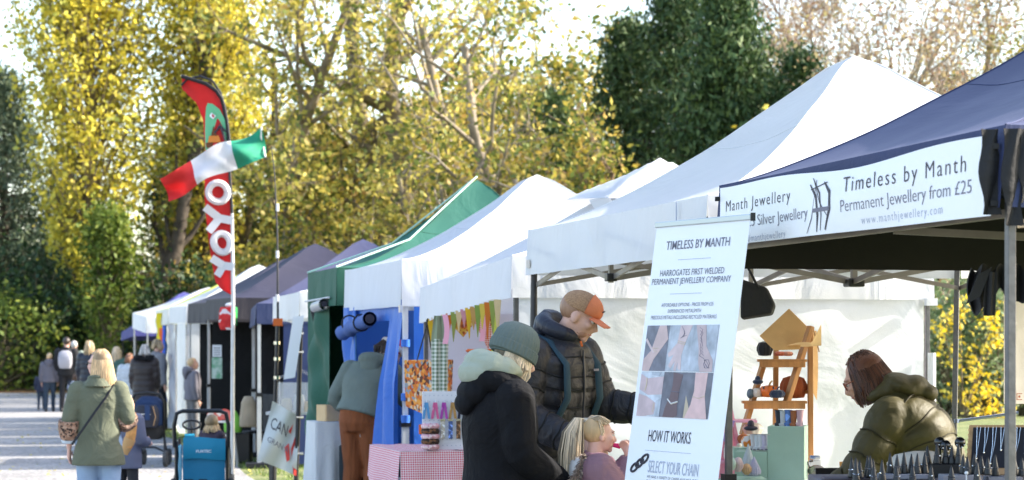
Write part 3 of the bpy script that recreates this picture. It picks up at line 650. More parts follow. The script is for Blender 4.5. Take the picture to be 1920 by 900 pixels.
for zz in (1.0, 1.18, .62, 1.62): MB().tube([(.03, .0, zz-.03), (.03, .0, zz+.03)], .038, 10).build('wall_tie', M['blue_wall'], D)
MB().box((-.01, -.01, 1.9), (.03, .03, .06)).build('corner_hook', M['silver'], D, False)
# green stall
E = stall('dark green stall with a pale rolled window flap', 21.2, 1.75, X=row_x(21.2, -.03), e0=2.34, e1=2.34, pk=3.32, vh=.36, roof='green_roof', val='green_wall', seed=5, ex=1.75, px=.53, py=.55, legs='steel', legset=(1, 2, 3),
          walls=[('front_panel', (0, 1.75), (.0, .42), .02, 1.98, 'green_wall', .05), ('back_wall', (2.9, .05), (2.9, 1.7), .02, 1.98, 'green_wall', .03), ('far_wall', (2.9, 1.74), (.1, 1.74), .02, 1.98, 'green_wall', .02), ('side_wall', (.1, .0), (2.9, .0), .02, 1.98, 'green_wall', .02)])
MB().tube([(-.06, .35+.09*i, 2.0-.004*i) for i in range(7)], .055, 14, cap=False).build('rolled_window', mat('pale_roll', (.30, .33, .38), rough=.3), E)
MB().tube([(-.06, .35, 2.0), (-.06, .40, 2.0)], .03, 10).build('roll_core', M['ink'], E)
MB().tube([(-.06, .92, 1.96), (-.02, .94, 1.8)], .045, 8).build('hanging_flap_end', M['black_cloth'], E)
MB().tube([(-.03, 1.73, 2.05), (-.04, .2, 2.06)], .01, 6).build('window_cord', M['white_val'], E)
for sgn in (0, 1): MB().tube([(-.004, sgn*1.75, 2.345), (.80, sgn*1.75+(.96-sgn*1.75)*.5, 2.345+.98*.5**1.75+.0), (1.59, .96, 3.30)], .009, 5).build('hip_stripe', mat('mint_stripe', (.45, .68, .58), rough=.6), E)
# small white awning stall
F = stall('small white canopy with a scalloped valance between the green and navy stalls', 23.75, 2.0, d=2.2, e0=2.17, e1=2.15, pk=2.55, vh=.30, seed=6, legs='darksteel', scallop=.03, X=row_x(23.75)+.02, legset=(1, 3))
# navy stall further
Gs = stall('navy walled stall with a pointed blue roof beside the white awning', 29.2, 3.0, X=-3.33, a=R(8), e0=2.15, e1=2.12, pk=3.12, vh=.27, roof='navy_roof', val='navy_val', seed=7, ex=1.25, legs='whitesteel', legr=.028, feet=True,
           walls=[('side_wall', (.35, .02), (2.95, .02), .05, 1.9, 'navy_wall', .03), ('back_wall', (2.9, .05), (2.9, 2.9), .02, 1.9, 'navy_wall', .02), ('far_wall', (2.9, 2.9), (.1, 2.9), .02, 1.9, 'black_cloth', .02)])
Hs = stall('purple grey canopy stall with a black interior, next beyond the navy one', 32.7, 3.25, sh=.42, e0=2.3, pk=3.22, vh=.32, roof='grey_roof', val='grey_val', seed=8, ex=1.2, legs='whitesteel',
           walls=[('side_wall', (.3, .02), (2.9, .02), .05, 2.0, 'black_cloth', .03), ('back_wall', (2.9, .05), (2.9, 3.1), .02, 1.98, 'black_cloth', .02), ('far_wall', (2.9, 3.2), (.1, 3.2), .02, 1.98, 'black_cloth', .02)])
Is = stall('second purple grey canopy stall, its charcoal valance above the boy', 36.4, 3.0, sh=.5, e0=2.3, pk=3.12, vh=.34, roof='grey_roof', val='grey_val', seed=9, ex=1.2, legs='whitesteel',
           walls=[('back_wall', (2.9, .05), (2.9, 2.9), .02, 1.98, 'black_cloth', .02), ('far_wall', (2.9, 2.95), (.2, 2.95), .02, 1.98, 'black_cloth', .05)])
Js = stall('white stall behind the two purple grey ones, with a white front wall', 39.8, 3.1, sh=.52, e0=2.3, pk=3.14, vh=.3, seed=10, legs='whitesteel', ex=1.2,
           walls=[('front_wall', (0, 1.6), (.0, .1), .02, 2.0, 'white_wall', .03), ('side_wall', (.02, .02), (2.9, .02), .02, 2.0, 'white_wall', .03), ('plastic_wall', (-.02, 3.0), (-.02, 1.7), .05, 2.0, 'silverwall', .05)])
Ks = stall('lime edged white stall with yellow and orange hangings', 43.3, 2.7, sh=.55, e0=2.32, e1=2.3, pk=3.05, vh=.3, roof='lime', seed=11, legs='whitesteel', ex=1.2,
           walls=[('yellow_curtain', (-.03, 1.9), (-.03, 1.2), .1, 2.25, 'yellow', .04), ('orange_curtain', (-.05, .95), (-.05, .6), .4, 1.95, 'orange', .05), ('blue_curtain', (-.04, .55), (-.04, .3), .4, 2.0, 'blue2', .04), ('side_wall', (.1, .05), (2.8, .05), .05, 2.0, 'silverwall', .05)])
Ls = stall('white canopy second from the far end of the row', 46.5, 3.5, sh=.4, e0=2.2, pk=2.9, vh=.34, seed=12, legs='whitesteel', ex=1.15,
           walls=[('back_wall', (2.8, .05), (2.8, 4), .02, 1.9, 'white_wall', .02), ('side_wall', (.3, .05), (2.8, .05), .02, 1.9, 'white_wall', .02)])
Ms = stall('violet canopy at the far end of the row', 54, 4.2, X=-9.1, d=2.8, e0=2.05, e1=1.95, pk=3.0, vh=.22, roof='violet', val='violet', seed=13, legs='darksteel', ex=1.1)

# ================================================================ lettering banner on the navy stall
UW = Vector((-math.sin(ROW), math.cos(ROW), 0)); VW = Vector((math.cos(ROW), math.sin(ROW), 0)); N0 = Vector((row_x(7.85), 7.85, 0))
def rowpt(y, z, off): return N0+UW*y-VW*off+Vector((0, 0, z))
bn = empty('fabric_banner', rowpt(1.5, 2.05, .04), 0, 'long white jewellery banner with black lettering fixed along the navy stall edge', 'banner')
inv = Matrix.Translation(-bn.location)
def L_(v): return Vector(v)-bn.location
bul = lambda u, v: .026+.010*math.sin(PI*u)*math.sin(PI*v)+.006*math.sin(u*14+v*3)*(1-v)
MB().sheet(lambda u, v: L_(rowpt(.06+2.86*u, 2.075-.017*(1-u)+(.285-.02*math.sin(PI*u)+.01*math.sin(u*11))*v, bul(u, v))), 60, 8, .002, tuple(-VW)).build('banner_sheet', M['banner'], bn)
def bpos(px): return (row_z(px)-7.85)/.9699
def btext(s, px0, px1, z, h, m, sp=1.0, bold=-.007):
    ya, yb = bpos(px0), bpos(px1); O = L_(rowpt(ya, z, .076))
    text(s, m, bn, O, -UW, (0, 0, 1), ya-yb, h, spacing=sp, bold=bold, fn=lambda a, b: L_(rowpt(ya-a, z+b, bul((ya-a-.06)/2.86, (z+b-2.066)/.28)+.0035)))
btext('Timeless by Manth', 1597, 1826, 2.228, .066, M['ink'], 1.25)
btext('Permanent Jewellery from £25', 1593, 1838, 2.148, .053, M['ink2'], 1.0)
btext('www.manthjewellery.com', 1628, 1783, 2.088, .036, M['ink3'], 1.3)
btext('Manth Jewellery', 1372, 1495, 2.232, .055, M['ink'], 1.2)
btext('925 Silver Jewellery', 1407, 1529, 2.146, .052, M['ink2'], 1.0)
btext('@manthjewellery', 1409, 1483, 2.078, .034, M['ink3'], 1.15)
# monogram: strokes measured on the banner plane
def bstroke(pts, wid, m):
    q = [L_(rowpt(bpos(px), zz, bul((bpos(px)-.06)/2.86, (zz-2.066)/.28)+.0036)) for px, zz, ww in pts]; a_, b_ = [], []
    for i in range(len(q)):
        d = (q[min(i+1, len(q)-1)]-q[max(i-1, 0)]).normalized(); n = d.cross(VW).normalized()*wid*.62*pts[i][2]
        a_.append(q[i]+n); b_.append(q[i]-n)
    v = a_+b_[::-1]; n = len(v); v2 = [p-VW*.0008 for p in v]; k = len(pts)
    MB().add(v+v2, [(i, i+1, n-2-i, n-1-i) for i in range(k-1)]+[(n+i, n+n-1-i, n+n-2-i, n+i+1) for i in range(k-1)]).build('monogram_stroke', m, bn, False)
bstroke([(1527, 2.11-.03, .5), (1537, 2.14, 1), (1545, 2.30, .5)], .006, M['ink2'])
bstroke([(1533, 2.285, .4), (1545, 2.23, 1.2), (1549, 2.15, 1.4), (1546, 2.08, .4)], .012, M['ink'])
bstroke([(1538, 2.31, .4), (1552, 2.24, 1.0), (1556, 2.15, .9), (1553, 2.085, .4)], .008, M['ink'])
bstroke([(1560, 2.285, .4), (1571, 2.24, 1.2), (1572, 2.17, 1.4), (1562, 2.085, .6)], .014, M['ink'])
bstroke([(1535, 2.262, 1), (1566, 2.283, 1)], .003, M['ink']) 
bstroke([(1540, 2.172, 3.5), (1572, 2.172, 3.5)], .004, M['ink2'])
bstroke([(1540, 2.30, .5), (1553, 2.2, .8), (1568, 2.14, .5)], .005, M['ink'])
for yy in (.03, 2.94):
    for zz in (2.10, 2.30): MB().box(L_(rowpt(yy, zz, .03)), (.03, .03, .02)).build('banner_tie', M['black_cloth'], bn, False)

# ================================================================ roll-up banner
ru = empty('roll_up_banner', (.74, 9.95, 0), 0, 'tall white pull up banner with wrist photographs and headings, leaning back', 'banner')
def rpt(u, z, off=0):
    z = 1.6+(z-1.6)*.95; l = Vector((.550, 10.355, 0)); r = Vector((.915, 9.69, 0)); p = l.lerp(r, u)
    nb = Vector((-(r-l).y, (r-l).x, 0)).normalized()          # points away from the reader
    if nb.x < 0: nb = -nb
    p = p+nb*(.150*(z-1.2)); p.z = z
    return p-nb*off-ru.location
RX = (rpt(1, 1.6)-rpt(0, 1.6)); RW = RX.length; RX.normalize(); RY = (rpt(0, 2)-rpt(0, 1)).normalized(); RN = RX.cross(RY)
MB().sheet(lambda u, v: rpt(u, .06+2.12*v, 0), 12, 30, .0015, tuple(RN)).build('print_sheet', M['banner'], ru)
MB().bar(rpt(-.01, 2.19), rpt(1.01, 2.19), .022, .026).build('top_rail', mat('pale_alu', (.45, .5, .52), rough=.35, metal=.5), ru, False, bevel=.004)
MB().box(rpt(1.02, 2.19), (.02, .02, .035)).build('rail_end', M['black_plastic'], ru, False)
MB().bar(rpt(-.02, .0), rpt(1.02, .0), .12, .1).build('base_case', M['steel'], ru, False, bevel=.01)
MB().bar(rpt(.5, .02, -.03), rpt(.5, 2.18, -.03), .018).build('back_pole', M['steel'], ru, False)
def rtext(s, u0, u1, z, h, m, sp=1.0, bold=0, shear=0):
    text(s, m, ru, rpt(u0, z, .003), RX, RY, (u1-u0)*RW, h, spacing=sp, bold=bold)
rtext('TIMELESS BY MANTH', .14, .82, 2.064, .042, M['ink2'], bold=.004)
rtext('HARROGATES FIRST WELDED', .11, .80, 1.936, .030, M['ink2'])
rtext('PERMANENT JEWELLERY COMPANY', .02+.01, .88, 1.896, .029, M['ink2'])
rtext('AFFORDABLE OPTIONS - PRICES FROM £25', .17, .73, 1.787, .017, M['ink2'])
rtext('EXPERIENCED METALSMITH', .25, .61, 1.757, .017, M['ink2'])
rtext('PRECIOUS METALS INCLUDING RECYCLED MATERIALS', .07, .78, 1.727, .018, M['ink2'])
rtext('HOW IT WORKS', .21, .67, 1.142, .055, M['ink'])
rtext('SELECT YOUR CHAIN', .25, .79, .995, .058, M['ink3'])
rtext('WE HAVE A VARIETY OF CHAINS AVAILABLE, FROM', .25, .80, .968, .014, M['ink2'], 1.1)
rtext('RECYCLED 925 SILVER,', .25, .80, .946, .014, M['ink2'], 1.1)
for u0, u1, z in ((.29, .64, 2.012), (.25, .59, 1.848), (.19, .69, 1.098)):
    MB().box(rpt((u0+u1)/2, z, .0025), ((u1-u0)*RW, .002, .0012), Matrix((RX, RY, RN)).transposed()).build('rule_line', M['ink3'], ru, False)
for i in range(3):
    c = rpt(.10+.05*i, 1.035+.022*(i-1), .004)
    MB().tube([c+RX*(.028*math.cos(t)*(1.0))+RY*(.017*math.sin(t))+RY*(.012*math.cos(t)) for t in [k*PI/8 for k in range(17)]], .0055, 6).build('chain_link', M['ink'], ru)
# wrist photographs: flat print
tone = lambda n, c: mat(n, c, rough=.5, var=.35, vscale=14)
bgd = [tone('photo_slate', (.17, .17, .21)), tone('photo_pale', (.42, .45, .50)), tone('photo_silver', (.38, .41, .46)), tone('photo_white', (.52, .55, .60)), tone('photo_charcoal', (.13, .13, .16)), tone('photo_dark', (.14, .14, .17))]
skn = [mat('print_skin_%d' % i, c, rough=.5, var=.12, vscale=18) for i, c in enumerate([(.55, .40, .38), (.58, .45, .45), (.50, .38, .38), (.55, .42, .43), (.13, .08, .09), (.66, .44, .42)])]
cu_ = [.045, .30, .56, .82]; zr = [(1.478, 1.697), (1.26, 1.474)]
def tilepoly(i, pts, m, lay, name):
    c, r = i % 3, i//3; u0, u1 = cu_[c], cu_[c+1]; z0, z1 = zr[r]
    P = [rpt(u0+(u1-u0)*a, z0+(z1-z0)*b, .003+.0010*lay) for a, b in pts]; n = len(P)
    MB().add(P+[p+RN*.0008 for p in P], [tuple(range(n-1, -1, -1)), tuple(range(n, 2*n))]+[(k, (k+1) % n, n+(k+1) % n, n+k) for k in range(n)]).build(name, m, ru, False)
sh_ = {0: [[(.55, 1), (.85, 1), (.98, .7), (.45, .25), (.3, .0), (.0, .0), (.0, .25), (.3, .45)]],
       1: [[(.45, 1), (.95, 1), (.72, .62), (.62, .35), (.66, .02), (.54, .05), (.5, .2), (.46, .0), (.36, .02), (.38, .22), (.22, .06), (.12, .12), (.3, .36), (.1, .3), (.05, .38), (.4, .62)]],
       2: [[(.1, 1), (.5, 1), (.6, .55), (.92, .25), (.95, 0), (.45, 0), (.35, .2), (.3, .5)]],
       3: [[(0, .95), (.3, .85), (1, .9), (1, .5), (.4, .48), (0, .6)], [(0, .5), (.35, .45), (.8, .3), (.75, .05), (.3, 0), (0, 0)]],
       4: [[(.4, 1), (.8, .95), (.72, .6), (.7, .3), (.75, .05), (.6, 0), (.15, 0), (.2, .2), (.35, .45), (.42, .7)]],
       5: [[(.3, 1), (.8, 1), (.78, .5), (.95, .0), (.05, 0), (.25, .3), (.33, .6)]]}
for i in range(6):
    tilepoly(i, [(0, 0), (1, 0), (1, 1), (0, 1)], bgd[i], 0, 'photo_print')
    for p in sh_[i]: tilepoly(i, p, skn[i], 1, 'printed_arm')
tilepoly(0, [(0, .68), (.06, .72), (.45, .42), (.4, .38)], skn[1], 1.5, 'printed_strap')
tilepoly(3, [(.45, 1), (.9, 1), (.8, .9), (.5, .93)], bgd[2], 1.5, 'printed_cuff')
tilepoly(3, [(.78, .35), (1, .42), (1, 0), (.8, .0)], bgd[1], 1.5, 'printed_cuff')
tilepoly(5, [(.02, .5), (.2, .2), (.1, 0), (0, 0)], mat('print_tan', (.5, .4, .28), rough=.5), .5, 'printed_sleeve')
def tline(i, pts, m=None, th=.0015):
    c, r = i % 3, i//3; u0, u1 = cu_[c], cu_[c+1]; z0, z1 = zr[r]
    MB().tube([rpt(u0+(u1-u0)*a, z0+(z1-z0)*b, .0052) for a, b in pts], th, 4).build('printed_line', m or M['ink2'], ru)
gold = mat('print_gold', (.6, .5, .35), rough=.4)
for pts in ([(.40, .45), (.55, .42)], [(.38, .5), (.6, .5)]): tline(0, pts, gold)
tline(1, [(.4, .66), (.75, .62)], gold); tline(1, [(.4, .62), (.73, .58)], gold)
for k in range(5): tline(1, [(.5+.06*k, .98-.05*k), (.6+.05*math.sin(k), .9-.04*k), (.66-.04*k, .76-.01*k)], None, .001)
for k in range(9): tline(2, [(.25+.02*k, .95-.07*k), (.38+.03*math.sin(k*2), .9-.07*k), (.33+.03*k, .8-.065*k)], None, .0011)
for k in range(4): tline(2, [(.7+.12*math.cos(t+k), .17+.10*math.sin(t)) for t in [q*PI/3+k for q in range(5)]], None, .0011)
tline(3, [(.28, .86), (.3, .72), (.26, .58)], gold, .003); tline(3, [(.72, .3), (.7, .1)], gold, .002)
tline(4, [(.28, .4), (.45, .3), (.72, .35)], mat('print_light', (.75, .72, .65), rough=.4), .004); tline(4, [(.38, .58), (.72, .56)], None, .0015)
tline(5, [(.3, .48), (.55, .44), (.8, .5)], gold, .0015)
# ================================================================ people
def bent(a, b, t, off): return Vector(a).lerp(Vector(b), t)+Vector(off)
def hand(mb, wr, d, nrm, curl=.5, k=1.0, side=1, n=6):
    """palm, four fingers of unequal length, thumb from the side of the palm"""
    d = Vector(d).normalized(); nrm = Vector(nrm); nrm = (nrm-d*nrm.dot(d)).normalized(); sx = d.cross(nrm)*side
    wr = Vector(wr)
    mb.tube([wr-d*.03*k, wr+d*.02*k, wr+d*.055*k, wr+d*.085*k], [.026*k, .033*k, .038*k, .036*k], 8, sq=.55, up=nrm)
    for i, (o, L) in enumerate([(-.029, .062), (-.010, .074), (.010, .078), (.028, .070)]):
        p = wr+d*.078*k+sx*o*k; pts = [p]; dd = d.copy()
        for s in range(3):
            dd = (dd*math.cos(curl*.8)-nrm*math.sin(curl*.8)).normalized(); pts.append(pts[-1]+dd*L*k*(.45, .32, .26)[s])
        mb.tube(pts, [.0098*k, .0095*k, .0088*k, .0075*k], n)
    p = wr+d*.025*k-sx*-.03*k; a = (d*.7+sx*.75-nrm*.25).normalized()
    mb.tube([p, p+a*.035*k, p+a*.055*k+d*.012*k, p+a*.06*k+d*.038*k-nrm*.01*k], [.014*k, .0125*k, .011*k, .009*k], n)
def head_shape(mb, c, Rm, k=1.0):
    P = lambda x, y, z: Vector(c)+Rm @ (Vector((x, y, z))*k)
    r3 = lambda a, b, cc: (a*k, b*k, cc*k)
    E = lambda p, r: mb.ell(P(*p), r3(*r), Rm, 16, 12)
    E((0, -.018, .03), (.077, .098, .088)); E((0, .022, -.02), (.066, .078, .085)); E((0, .03, -.065), (.054, .058, .045))
    E((0, .078, -.098), (.022, .018, .018)); E((0, .078, .028), (.052, .022, .014)); E((0, .088, -.058), (.025, .014, .009)); E((0, .086, -.072), (.022, .014, .009))
    for s in (-1, 1): E((s*.040, .068, -.02), (.024, .026, .022)); E((s*.078, -.005, -.012), (.010, .021, .033))
    mb.tube([P(0, .088, .02), P(0, .102, -.008), P(0, .116, -.030), P(0, .098, -.042)], [.009*k, .011*k, .0135*k, .012*k], 8)
    for s in (-1, 1): E((s*.012, .098, -.034), (.009, .011, .008))
def hair_shell(c, Rm, k, fr=.045, fz=.05, g=1.0, low=0):
    mb = MB()
    def fn(v):
        p = Vector(v)
        y, z = p.y*.104, p.z*.094
        if y > fr-.02 and z < fz: s = .70+.0*y; return (p.x*s, p.y*s, p.z)
        return v
    mb.ell(Vector(c)+Rm @ (Vector((0, -.022, .034-low*.5))*k), (.085*k*g, .106*k*g, (.096+low*.5)*k*g), Rm, 28, 20, fn)
    return mb
def locks(mb, c, Rm, k, n, L, rng, ang=(70, 290), r0=.010, flare=.03, z0=.10, sway=(0, 0), taper=.35, front=False):
    """strands falling from the scalp; angle 0 = face, 180 = back of the head"""
    for i in range(n):
        a = R(rng.uniform(*ang)); zz = rng.uniform(-.01, z0); rr = math.sqrt(max(0, 1-(zz/.125)**2))
        p0 = Vector((math.sin(a)*.078*rr, math.cos(a)*.100*rr-.02, zz+.01)); top = Vector((p0.x*.45, p0.y*.5-.01, .122))
        l = L*rng.uniform(.75, 1.08); e = Vector((math.sin(a)*(.088+flare*rng.random())+sway[0]*l, math.cos(a)*(.10+flare*rng.random())-.02+sway[1]*l, -l+.03))
        m1 = Vector((math.sin(a)*.094, math.cos(a)*.115-.02, -.03)); m2 = m1.lerp(e, .5)+Vector((rng.uniform(-.012, .012), rng.uniform(-.012, .012), 0))
        W = lambda v: Vector(c)+Rm @ (v*k)
        mb.tube([W(top), W(p0*1.04), W(m1), W(m2), W(e)], [r0*.6*k, r0*k, r0*1.1*k, r0*k, r0*taper*k], 5)
def hairmat(name, c, lo=.38, hi=1.6):
    return mat(name, c, rough=.45, stops=[(.25, tuple(x*lo for x in c)), (.55, c), (.8, tuple(min(1, x*hi) for x in c))], vscale=9, island=True, stretch=(4, 4, 1), bump=.002, bscale=40, spec=.5)
H_blond = hairmat('hair_blond', (.62, .42, .22)); H_pale = hairmat('hair_pale_blond', (.60, .47, .32)); H_brown = hairmat('hair_brown', (.12, .055, .025)); H_aub = hairmat('hair_auburn', (.085, .030, .015)); H_dark = hairmat('hair_dark', (.035, .022, .015)); H_grey = hairmat('hair_grey', (.5, .47, .44)); H_sand = hairmat('hair_sandy', (.45, .32, .18)); H_stub = hairmat('stubble', (.30, .16, .09))
eye_w = mat('eye_white', (.7, .68, .65), rough=.3); eye_d = mat('iris', (.03, .02, .015), rough=.2); lipm = mat('lips', (.55, .22, .20), rough=.45)
BASE = dict(pelvis=(0, 0, .93), chest=(0, .01, 1.27), neck=(0, -.02, 1.47), head=(0, .015, 1.625), sL=(-.185, -.01, 1.405), sR=(.185, -.01, 1.405), eL=(-.235, -.03, 1.13), eR=(.235, -.03, 1.13), wL=(-.235, .04, .89), wR=(.235, .04, .89),
            hL=(-.09, 0, .92), hR=(.09, 0, .92), kL=(-.10, .025, .5), kR=(.10, .025, .5), aL=(-.105, -.02, .09), aR=(.105, -.02, .09))
class Person:
    def __init__(s, label, px, z, yaw, H, pose=None, hy=0, hp=0, hr=0, group=None, hs=1.0, vox=.012, skin='skin', legs=True, zoff=0):
        s.k = H/1.75; s.hk = s.k*hs; x = (px-960)/FPX*z
        s.root = empty('person', (x, z, zoff), R(yaw), label, 'person', group)
        J = {a: Vector(b) for a, b in BASE.items()}
        for a, b in (pose or {}).items(): J[a] = Vector(b)
        s.J = {a: b*s.k for a, b in J.items()}; s.vox = vox; s.Rh = Euler((R(-hp), R(hr), R(hy)), 'XYZ').to_matrix() if False else (Matrix.Rotation(R(hy), 3, 'Z') @ Matrix.Rotation(R(-hp), 3, 'X') @ Matrix.Rotation(R(hr), 3, 'Y'))
        s.skinm = M[skin]; s.rng = random.Random(int(px*7+z*13)); s.legs = legs
        s.hand = {'L': (None, None, .45), 'R': (None, None, .45)}
    def W(s, x, y, z): return s.J['head']+s.Rh @ (Vector((x, y, z))*s.hk)
    def body(s, hands=None):
        J, k = s.J, s.k; mb = MB()
        head_shape(mb, J['head'], s.Rh, s.hk)
        mb.cap([J['neck']-Vector((0, 0, .03*k)), J['neck'].lerp(s.W(0, -.02, -.05), .6), s.W(0, -.015, -.04)], [.062*k, .056*k, .054*k])
        mb.loft([J['pelvis']-Vector((0, 0, .08*k)), J['pelvis'], J['pelvis'].lerp(J['chest'], .5), J['chest'], J['neck'].lerp(J['chest'], .25), J['neck']], [.12*k, .14*k, .12*k, .145*k, .13*k, .06*k], [.09*k, .10*k, .085*k, .10*k, .08*k, .055*k])
        for q in 'LR':
            mb.cap([J['s'+q], J['e'+q], J['w'+q]], [.05*k, .036*k, .026*k])
            if s.legs: mb.cap([J['h'+q], J['k'+q], J['a'+q]], [.078*k, .05*k, .036*k])
            d = (J['w'+q]-J['e'+q]).normalized(); hh = (hands or {}).get(q, {})
            nrm = hh.get('n', (1 if q == 'R' else -1, .2, 0)); nrm = Vector(nrm)
            hand(mb, J['w'+q]+d*.02*k, hh.get('d', d), nrm, hh.get('c', .35), k*hh.get('k', 1), hh.get('s', -1 if q == 'R' else 1))
            if s.legs: mb.ell(J['a'+q]+Vector((0, .05*k, -.04*k)), (.04*k, .11*k, .035*k))
        s.b = mb.build('body', s.skinm, s.root, vox=s.vox, it=3); return s
    def face(s, iris=True):
        for sg in (-1, 1):
            MB().ell(s.W(sg*.031, .081, .004), .0125*s.k, s.Rh, 10, 8).build('eye', eye_w, s.root).data
            MB().ell(s.W(sg*.032, .0895, .003), .0062*s.k, s.Rh, 8, 6).build('iris', eye_d, s.root)
            MB().tube([s.W(sg*.012, .094, .026), s.W(sg*.032, .093, .031), s.W(sg*.050, .078, .024)], .0036*s.k, 6).build('eyebrow', H_stub, s.root)
            MB().tube([s.W(sg*.018, .093, .012), s.W(sg*.032, .0955, .015), s.W(sg*.046, .086, .010)], .0035*s.k, 5).build('eyelid', s.skinm, s.root)
        MB().tube([s.W(-.022, .094, -.064), s.W(0, .0985, -.0635), s.W(.022, .090, -.064)], [.003*s.k, .006*s.k, .003*s.k], 6).build('lips', lipm, s.root)
        return s
    def top(s, m, hem=.80, e=.02, puff=0, band=.085, hood=None, hoodm=None, sleeve=1.0, wide=1.0, collar=True, name='jacket', zoffs=(0, 0), cuff=None, vox=None, depth=1.0, arm=1.0, flare=1.0, bl=None, seam=None):
        seams = MB(); nb = [0]
        J, k = s.J, s.k; mb = MB(); P, C, Nk = J['pelvis'], J['chest'], J['neck']
        low = P+Vector((0, 0, (hem-.93)*k)) if not bl else Vector(bl)*k
        ctl = [(low, (.185*flare, .135*flare)), (P, (.178, .135)), (P.lerp(C, .45), (.165, .125)), (C, (.185, .135)), (C.lerp(Nk, .6), (.185, .11)), (C.lerp(Nk, .82), (.13, .088)), (Nk+(Nk-C)*.06, (.078, .075))]
        if hem > .93: ctl = [ctl[0]]+ctl[2:] 
        cs, rx, ry = [], [], []; tot = 0
        for i in range(len(ctl)-1):
            (p, a), (q, b) = ctl[i], ctl[i+1]; n = max(2, int((q-p).length/(.014*k)) if puff else 4)
            for j in range(n):
                t = j/n; t2 = t*t*(3-2*t); c = p.lerp(q, t); tot += (q-p).length/n
                f = 1
                ee = e+puff*(abs(math.sin(PI*tot/(band*k))))**.45-puff*.5 if puff and i < len(ctl)-2 else e
                if puff and seam and i < len(ctl)-2 and int(tot/(band*k)) > nb[0]:
                    nb[0] = int(tot/(band*k)); ax_ = (ctl[i+1][0]-ctl[i][0]).normalized(); r_ = (Vector((1, 0, 0))-ax_*ax_.x).normalized(); b_ = ax_.cross(r_)
                    A_ = ((a[0]+(b[0]-a[0])*t2)*wide+e+puff*.12)*k; B_ = ((a[1]+(b[1]-a[1])*t2)*wide*depth+e+puff*.12)*k; sg = lambda x: math.copysign(abs(x)**(2/2.3), x)
                    seams.tube([c+r_*A_*sg(math.cos(w_))+b_*B_*sg(math.sin(w_))+ax_*.006*math.sin(w_*5+tot*9) for w_ in [2*PI*h_/48 for h_ in range(49)]], .0045*k, 5)
                cs.append(c); rx.append(((a[0]+(b[0]-a[0])*t2)*wide+ee)*k); ry.append(((a[1]+(b[1]-a[1])*t2)*wide*depth+ee)*k)
        cs.append(ctl[-1][0]); rx.append((ctl[-1][1][0]+e*.5)*k); ry.append((ctl[-1][1][1]+e*.5)*k)
        mb.loft(cs, rx, ry, n=28, pw=2.3)
        for q in 'LR':
            S, E_, Wp = J['s'+q], J['e'+q], J['w'+q]; Wp = E_.lerp(Wp, sleeve)
            pts, rr = [], []; tot = 0; nb[0] = 0
            for (a, b, r0, r1) in ((S, E_, .074, .058), (E_, Wp, .058, .043)):
                n = max(3, int((b-a).length/(.014*k)) if puff else 5)
                for j in range(n):
                    t = j/n; tot += (b-a).length/n
                    if puff and seam and int(tot/(band*k)) > nb[0]:
                        nb[0] = int(tot/(band*k)); ax_ = (b-a).normalized(); u_ = ax_.orthogonal().normalized(); v_ = ax_.cross(u_); rd = ((r0+(r1-r0)*t)*arm+e*.8+puff*.12)*k; c = a.lerp(b, t)
                        seams.tube([c+(u_*math.cos(w_)+v_*math.sin(w_))*rd+ax_*.005*math.sin(w_*4) for w_ in [2*PI*h_/32 for h_ in range(33)]], .0045*k, 5)
                    pts.append(a.lerp(b, t)); rr.append(((r0+(r1-r0)*t)*arm+e*.8+(puff*(abs(math.sin(PI*tot/(band*k))))**.45-puff*.5 if puff else 0))*k)
            pts.append(Wp); rr.append((.043*arm+e*.6)*k)
            # soften the elbow
            pts2 = [pts[0]]+[(pts[i-1]+pts[i]*2+pts[i+1])/4 for i in range(1, len(pts)-1)]+[pts[-1]]
            mb.tube(pts2, rr, 14); mb.ell(S, (rr[0]*1.02,)*3)
        if collar:
            c0 = Nk+(Nk-C).normalized()*.02*k; mb.tube([c0+Vector((math.sin(t)*.078*k, math.cos(t)*.078*k, .012*k*math.cos(t+PI))) for t in [i*PI/8 for i in range(17)]], .024*k, 8)
        s.jk = mb.build(name, m, s.root, vox=vox or s.vox, it=3)
        if puff and seam: seams.build('quilt_seam', seam, s.jk)
        if cuff:
            for q in 'LR':
                d = (J['w'+q]-J['e'+q]).normalized(); p = J['e'+q].lerp(J['w'+q], sleeve); MB().tube([p-d*.01*k, p+d*.035*k], (.046*arm+e*.5)*k, 14).build('cuff', cuff, s.root)
        if hood: s.hood_down(hoodm or m, hood)
        return s
    def hood_down(s, m, sz=1.0, lin=None):
        k = s.k; Nk = s.J['neck']; mb = MB()
        pts = [Nk+Vector((math.sin(t)*.105*k*sz, math.cos(t)*.085*k*sz-.035*k, (.015+.03*(1-math.cos(t))*.5)*k)) for t in [R(a) for a in range(40, 330, 20)]]
        rr = [(.030+.030*math.sin(PI*i/(len(pts)-1)))*k*sz for i in range(len(pts))]
        mb.tube(pts, rr, 10); mb.ell(Nk+Vector((0, -.125*k*sz, -.02*k)), (.10*k*sz, .055*k*sz, .085*k*sz)); mb.ell(Nk+Vector((0, -.12*k*sz, -.10*k*sz)), (.055*k*sz, .04*k*sz, .05*k*sz))
        mb.build('hood', m, s.root, vox=s.vox, it=2)
